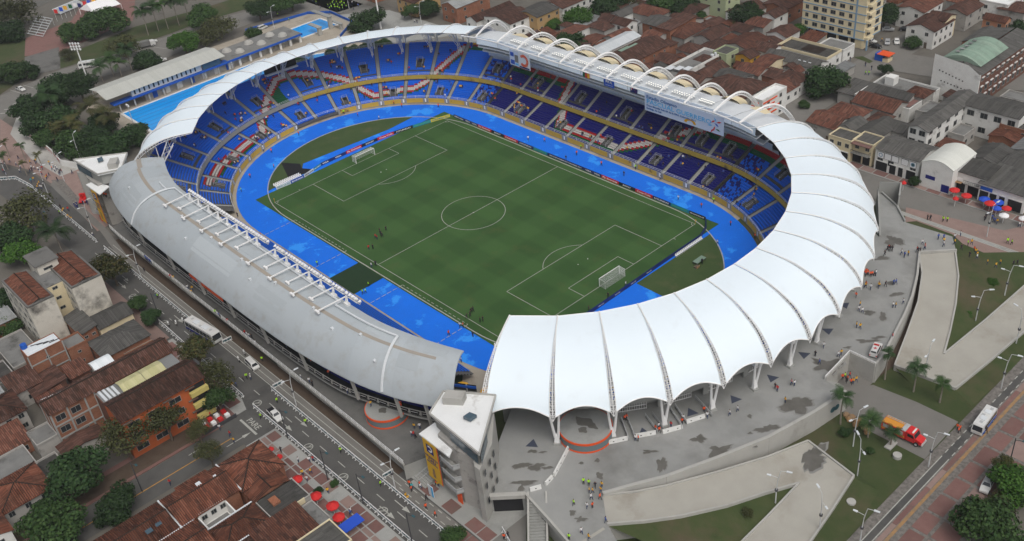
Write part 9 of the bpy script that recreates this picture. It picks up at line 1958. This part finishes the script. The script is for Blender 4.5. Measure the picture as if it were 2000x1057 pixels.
people('on the blue track beside the grey west roof', 0, 'ololloldww', [(-38.4,-47.3),(-12.8,-45.0),(10.8,-49.1),(8.0,-44.9),(8.3,-44.1),(38.6,-41.4),(6.4,-41.8),(43.4,-37.9),(48.5,-46.0),(-0.2,-36.0)])
people('on the beige apron near the south tower', 0, 'oowd', [(55.9,-44.0),(38.8,-37.1),(38.2,-37.6),(0.1,-34.8)])
people('standing on the pitch near the halfway line', 0, 'dddrrrdd', [(-11.4,-24.6),(-12.2,-22.1),(-10.2,-24.9),(-11.3,-26.5),(-10.5,-26.5),(-8.0,-31.2),(-7.3,-30.3),(-12.8,-23.9)])
people('standing on the pitch near the west touchline', 0, 'dddddd', [(35.9,-32.0),(36.0,-31.4),(36.8,-34.2),(37.0,-33.2),(40.5,-33.0),(40.7,-32.3)])
people('at the boards of the near goal line', 0, 'dwdd', [(57.5,-12.8),(57.5,0.5),(57.4,-5.8),(65.8,20.1)])
people('on the grey podium near the lower ramp', 4.4, 'lllyyyydwoowbywl', [(98.8,-57.4),(99.8,-57.0),(101.2,-62.5),(101.2,-58.3),(101.7,-58.0),(102.0,-55.7),(102.7,-56.8),(101.1,-56.6),(102.6,-59.3),(103.8,-58.2),(104.3,-60.7),(103.5,-61.4),(108.4,-61.6),(108.9,-66.6),(106.9,-66.4),(106.3,-69.0)])
people('at the queue gates under the south canopy', 4.4, 'owowoowoworo', [(98.9,-41.8),(98.4,-42.1),(100.4,-37.2),(99.7,-36.5),(99.6,-37.4),(102.2,-32.3),(101.7,-31.4),(103.4,-26.8),(104.9,-27.7),(93.0,-39.2),(101.2,-34.6),(93.1,-38.7)])
people('on the podium beside the canopy columns', 4.4, 'wwdrwpywbdwyyy', [(107.8,-24.2),(108.2,-22.2),(109.8,-11.6),(110.6,-12.0),(112.3,-8.4),(111.6,-8.4),(113.8,-13.8),(109.8,6.0),(112.2,0.8),(110.1,2.4),(113.8,5.4),(114.0,6.2),(111.2,16.6),(112.1,16.7)])
people('by the sunken stair in the podium', 1.0, 'ordoyyol', [(117.6,3.5),(117.3,4.8),(117.6,2.9),(118.7,3.0),(118.9,3.5),(119.0,4.5),(116.5,3.2),(116.7,3.9)])
people('crowded at the east end of the podium', 4.4, 'oooorowddoyowybbywwr', [(102.3,35.0),(102.5,35.7),(103.3,35.5),(103.5,36.0),(101.8,35.1),(102.0,35.8),(104.0,36.6),(103.9,36.3),(107.9,34.2),(106.8,33.3),(104.8,30.8),(104.6,31.4),(106.0,31.0),(107.1,32.7),(109.3,36.4),(109.0,35.9),(113.8,28.5),(113.4,28.1),(114.3,30.7),(119.0,18.1)])
people('on the podium between canopy and right ramp', 4.4, 'dddrwbyddrowwydp', [(100.6,47.6),(101.1,47.8),(101.6,47.9),(100.6,48.2),(104.0,48.1),(105.1,47.5),(105.4,48.6),(106.6,51.1),(106.9,51.6),(106.2,51.4),(105.2,26.2),(108.4,22.2),(109.4,22.0),(107.8,23.7),(101.2,45.3),(107.0,53.5)])
people('on the walkway towards the shop street', 4.4, 'bbwyowywwddwylyoyyyddy', [(107.2,59.5),(108.2,60.3),(105.5,55.1),(109.0,58.9),(106.7,54.1),(109.7,57.4),(111.3,59.8),(110.2,61.9),(110.5,64.0),(113.6,58.5),(116.5,56.9),(118.2,57.1),(116.9,59.1),(113.8,61.3),(114.3,62.2),(116.2,59.7),(117.8,57.9),(121.0,56.6),(123.1,56.4),(125.7,59.6),(126.2,60.4),(123.2,58.4)])
people('on the shop street at the right', 0, 'ddllllwddbybb', [(97.8,72.7),(98.5,72.9),(101.2,74.3),(102.1,74.8),(118.0,74.5),(119.0,74.7),(116.8,83.3),(109.0,80.9),(108.8,82.0),(110.9,81.8),(112.0,81.4),(110.2,82.5),(111.4,81.6)])
people('by the minibus on the pavement', 0, 'oodo', [(141.4,5.0),(141.3,5.7),(145.3,8.4),(140.8,5.7)])
people('on the stair and square by the south tower', 0.1, 'oowoywotdoood', [(71.9,-78.9),(72.1,-77.0),(72.6,-77.2),(74.3,-74.6),(74.9,-74.5),(65.0,-74.6),(67.3,-72.6),(75.0,-76.5),(76.0,-78.4),(77.7,-79.9),(80.6,-79.9),(94.6,-74.7),(94.7,-73.8)])
people('on the busway below the deck stair', 0.1, 'yyto', [(72.5,-80.8),(73.3,-80.9),(71.4,-78.4),(70.4,-78.3)])
people('with a vest along the avenue barriers', 0, 'lllllddl', [(38.6,-82.3),(51.8,-82.2),(66.0,-82.2),(29.3,-88.1),(-33.6,-81.8),(-48.8,-78.3),(-51.0,-81.1),(27.5,-82.8)])
people('on the red brick pavement by the parasols', .1, 'dwwryyywbdyw', [(42.0,-90.8),(47.5,-89.9),(49.2,-88.3),(49.6,-87.7),(51.4,-91.4),(52.3,-90.0),(59.6,-90.7),(53.5,-91.7),(67.7,-90.9),(71.0,-91.4),(70.5,-90.8),(67.4,-90.6)])
people('on the brick square beside the minivan', .1, 'rdlwyblww', [(23.3,-98.8),(15.1,-84.2),(14.7,-83.1),(15.8,-82.6),(15.0,-86.9),(15.2,-86.2),(11.9,-77.2),(15.1,-82.3),(25.6,-96.3)])
people('in the side street', 0, 'ryrr', [(29.1,-95.7),(31.6,-96.2),(32.5,-111.8),(29.8,-130.0)])
people('at the cafe terrace tables', .3, 'wwwrwbw', [(19.7,-93.0),(19.9,-93.9),(20.2,-94.8),(20.4,-95.7),(19.8,-92.2),(19.3,-96.0),(18.0,-93.3)])
people('on the raised deck along the avenue', 3.8, 'bbbbryywldrwdwwwdbrwy', [(-47.6,-77.2),(-46.4,-77.2),(-45.3,-77.2),(-44.5,-77.2),(-33.3,-77.0),(-31.9,-76.8),(-23.4,-75.8),(-24.9,-76.4),(-9.1,-77.0),(-6.5,-77.0),(-3.2,-76.9),(5.4,-76.5),(7.4,-76.3),(9.9,-76.8),(31.7,-75.9),(29.1,-76.5),(33.4,-76.1),(-7.1,-77.0),(4.5,-76.5),(6.3,-76.5),(-22.1,-76.8)])
people('in blue at the orange screens', 6.7, 'nnnnnn', [(-24.2,-75.2),(-22.9,-75.3),(-22.1,-75.2),(-20.8,-75.3),(-19.9,-75.2),(-19.2,-75.2)])
people('on the dark gallery floor of the west stand', 6.75, 'oywloyolwyoow', [(15.6,-72.8),(17.6,-73.3),(20.1,-73.9),(12.3,-74.8),(29.8,-73.3),(28.7,-73.3),(36.3,-73.1),(34.3,-71.3),(36.2,-71.9),(52.0,-73.0),(57.4,-69.0),(56.8,-68.8),(44.8,-73.9)])
people('by the deck gate near the south tower', 3.8, 'ywrdw', [(61.5,-69.4),(62.8,-71.1),(63.3,-70.9),(64.0,-71.0),(62.4,-68.6)])
people('on the tower balconies', 9.7, 'oo', [(-80.4,-72.6),(-79.6,-72.3)]); people('working beside the red recovery truck', 0, 'nnnnnnn', [(-101.6,-76.2),(-100.5,-76.1),(-99.8,-76.0),(-100.9,-73.7),(-99.8,-72.8),(-97.4,-72.8),(-101.6,-75.4)])
people('walking on the busway by the north tower', 0, 'tyyyywwwdrylyyyydw', [(-130.3,-79.0),(-130.7,-78.0),(-125.0,-78.7),(-126.1,-77.9),(-123.7,-79.4),(-123.3,-78.7),(-122.5,-78.5),(-124.2,-77.3),(-122.9,-77.5),(-100.7,-78.6),(-101.6,-79.7),(-101.1,-81.2),(-100.6,-80.4),(-96.4,-80.5),(-94.9,-80.5),(-93.9,-80.4),(-104.5,-79.6),(-79.5,-79.9)])
SV, SF, SM=[],[],[]; src={}
for k in ('y', 'd', 'w', 'r', 'b', 'o'): src[k]=0
bm_=BODY['sit']; bv=np.zeros(len(bm_.vertices)*3); bm_.vertices.foreach_get('co', bv); bv=bv.reshape(-1,3); bf=[tuple(p.vertices) for p in bm_.polygons]; bmi=[p.material_index for p in bm_.polygons]
SMAT=['s_yellow', 's_dark', 's_white', 's_red', 's_blue', 's_orange', 'jeans', 'skin', 'hair', 's_lime', 's_navy', 's_teal', 's_pink']; base=0
def spect(u, tier, k, up):
 global base
 t=up if tier else LOW; r, z=row(t, k); p=PU(u, r+.4); c=PR.choice((0,0,1,1,1,1,1,2,3,4,5)); q=PU(u, r-3); a=math.atan2(q[1]-p[1], q[0]-p[0]); ca, sa=math.cos(a), math.sin(a)
 V=bv*1.0; SV.append(np.stack([p[0]+V[:, 0]*ca-V[:, 1]*sa, p[1]+V[:, 0]*sa+V[:, 1]*ca, z+.45+V[:, 2]],1)); SF.extend([tuple(i+base for i in f) for f in bf]); SM.extend([{0: c, 1: 6,2: 7,3: 8,4: 6}[m_] for m_ in bmi]); base += len(V)
def far_people(z, cols, pts):
 global base
 for c, p in zip(cols, pts):
  V, F_m, Im=FARB; a=PR.uniform(0,6.28); ca, sa=math.cos(a), math.sin(a)
  SV.append(np.stack([p[0]+V[:, 0]*ca-V[:, 1]*sa, p[1]+V[:, 0]*sa+V[:, 1]*ca, z+V[:, 2]],1)); SF.extend([tuple(i+base for i in f) for f in F_m]); k='ydwrbolntp'.index(c); SM.extend([{0: k if k < 6 else k+3,1: 6,2: 7,3: 8,4: 6}[m_] for m_ in Im]); base += len(V)
bs=BODY['walk']; v_=np.zeros(len(bs.vertices)*3); bs.vertices.foreach_get('co', v_); FARB=(v_.reshape(-1,3),[tuple(p.vertices) for p in bs.polygons],[p.material_index for p in bs.polygons])
far_people(0, 'wdwdwyydddwwwryowwwwwddordwrydwdbdwywrd', [(-150.2,-80.3),(-151.7,-80.1),(-147.3,-77.7),(-151.9,-75.3),(-143.7,-77.6),(-144.3,-74.0),(-143.7,-72.2),(-143.2,-72.7),(-138.5,-76.3),(-138.3,-75.7),(-140.0,-75.2),(-138.8,-74.7),(-138.6,-72.4),(-136.4,-72.9),(-138.2,-69.8),(-133.5,-70.7),(-134.7,-69.8),(-133.2,-69.5),(-131.6,-69.7),(-131.2,-70.7),(-128.6,-70.4),(-128.5,-69.9),(-127.5,-70.5),(-128.5,-69.5),(-129.0,-74.2),(-129.9,-73.2),(-133.9,-74.5),(-132.5,-74.7),(-128.1,-74.8),(-123.9,-72.8),(-136.8,-74.1),(-124.7,-67.4),(-120.5,-66.3),(-121.3,-65.7),(-122.2,-65.1),(-151.8,-78.3),(-140.8,-78.9),(-145.7,-82.6),(-143.9,-82.6)])
far_people(0, 'lllllllllllllllllllldd', [(-185.1,77.0),(-185.9,78.7),(-182.3,77.3),(-184.8,80.2),(-181.4,78.6),(-182.2,80.3),(-178.6,78.9),(-180.0,81.0),(-176.4,79.6),(-178.8,76.6),(-179.8,75.9),(-181.8,75.4),(-185.0,75.6),(-176.9,76.3),(-175.7,77.1),(-180.8,73.8),(-182.7,81.5),(-187.8,80.6),(-193.2,74.9),(-196.8,75.6),(-171.4,79.9),(-186.9,72.8)])
far_people(0, 'dwbdwlldww', [(-177.2,82.1),(-178.0,83.8),(-172.8,83.4),(-145.3,86.6),(-143.6,86.4),(-184.9,55.2),(-195.0,55.9),(-134.0,85.7),(-135.4,85.5),(-27.3,148.1)])
far_people(0, 'ddlldydd', [(33.9,148.5),(33.7,155.8),(37.6,142.4),(38.5,143.0),(27.5,149.4),(27.2,170.2),(32.2,144.2),(37.0,147.1)])
for i in range(190):
 u=PR.uniform(-18.8,8.6); tier=PR.random() < .55; n=PR.choice((1,1,2,3,4)); up=UPN(11 if -5 < u < 5 else 18 if u < 0 else 16); k=PR.randrange(0,(up if tier else LOW)['n']-1)
 for j in range(n):
  uu=u+j*.056+PR.uniform(0,.02)
  if .1 < uu-math.floor(uu) < .9: spect(uu, tier, max(0, k-(j > 2)), up)
me=bpy.data.meshes.new('spectators'); me.from_pydata(np.concatenate(SV).tolist(),[], SF); [me.materials.append(M[m_]) for m_ in SMAT]; me.polygons.foreach_set('material_index', SM)
o=bpy.data.objects.new('spectators', me); COL.objects.link(o); tag(o, 'small spectators scattered over the stands and crowds far off in the streets', 'spectators', None, 'stuff')
for me in [m_ for m_ in bpy.data.meshes if m_.users == 0]: bpy.data.meshes.remove(me)
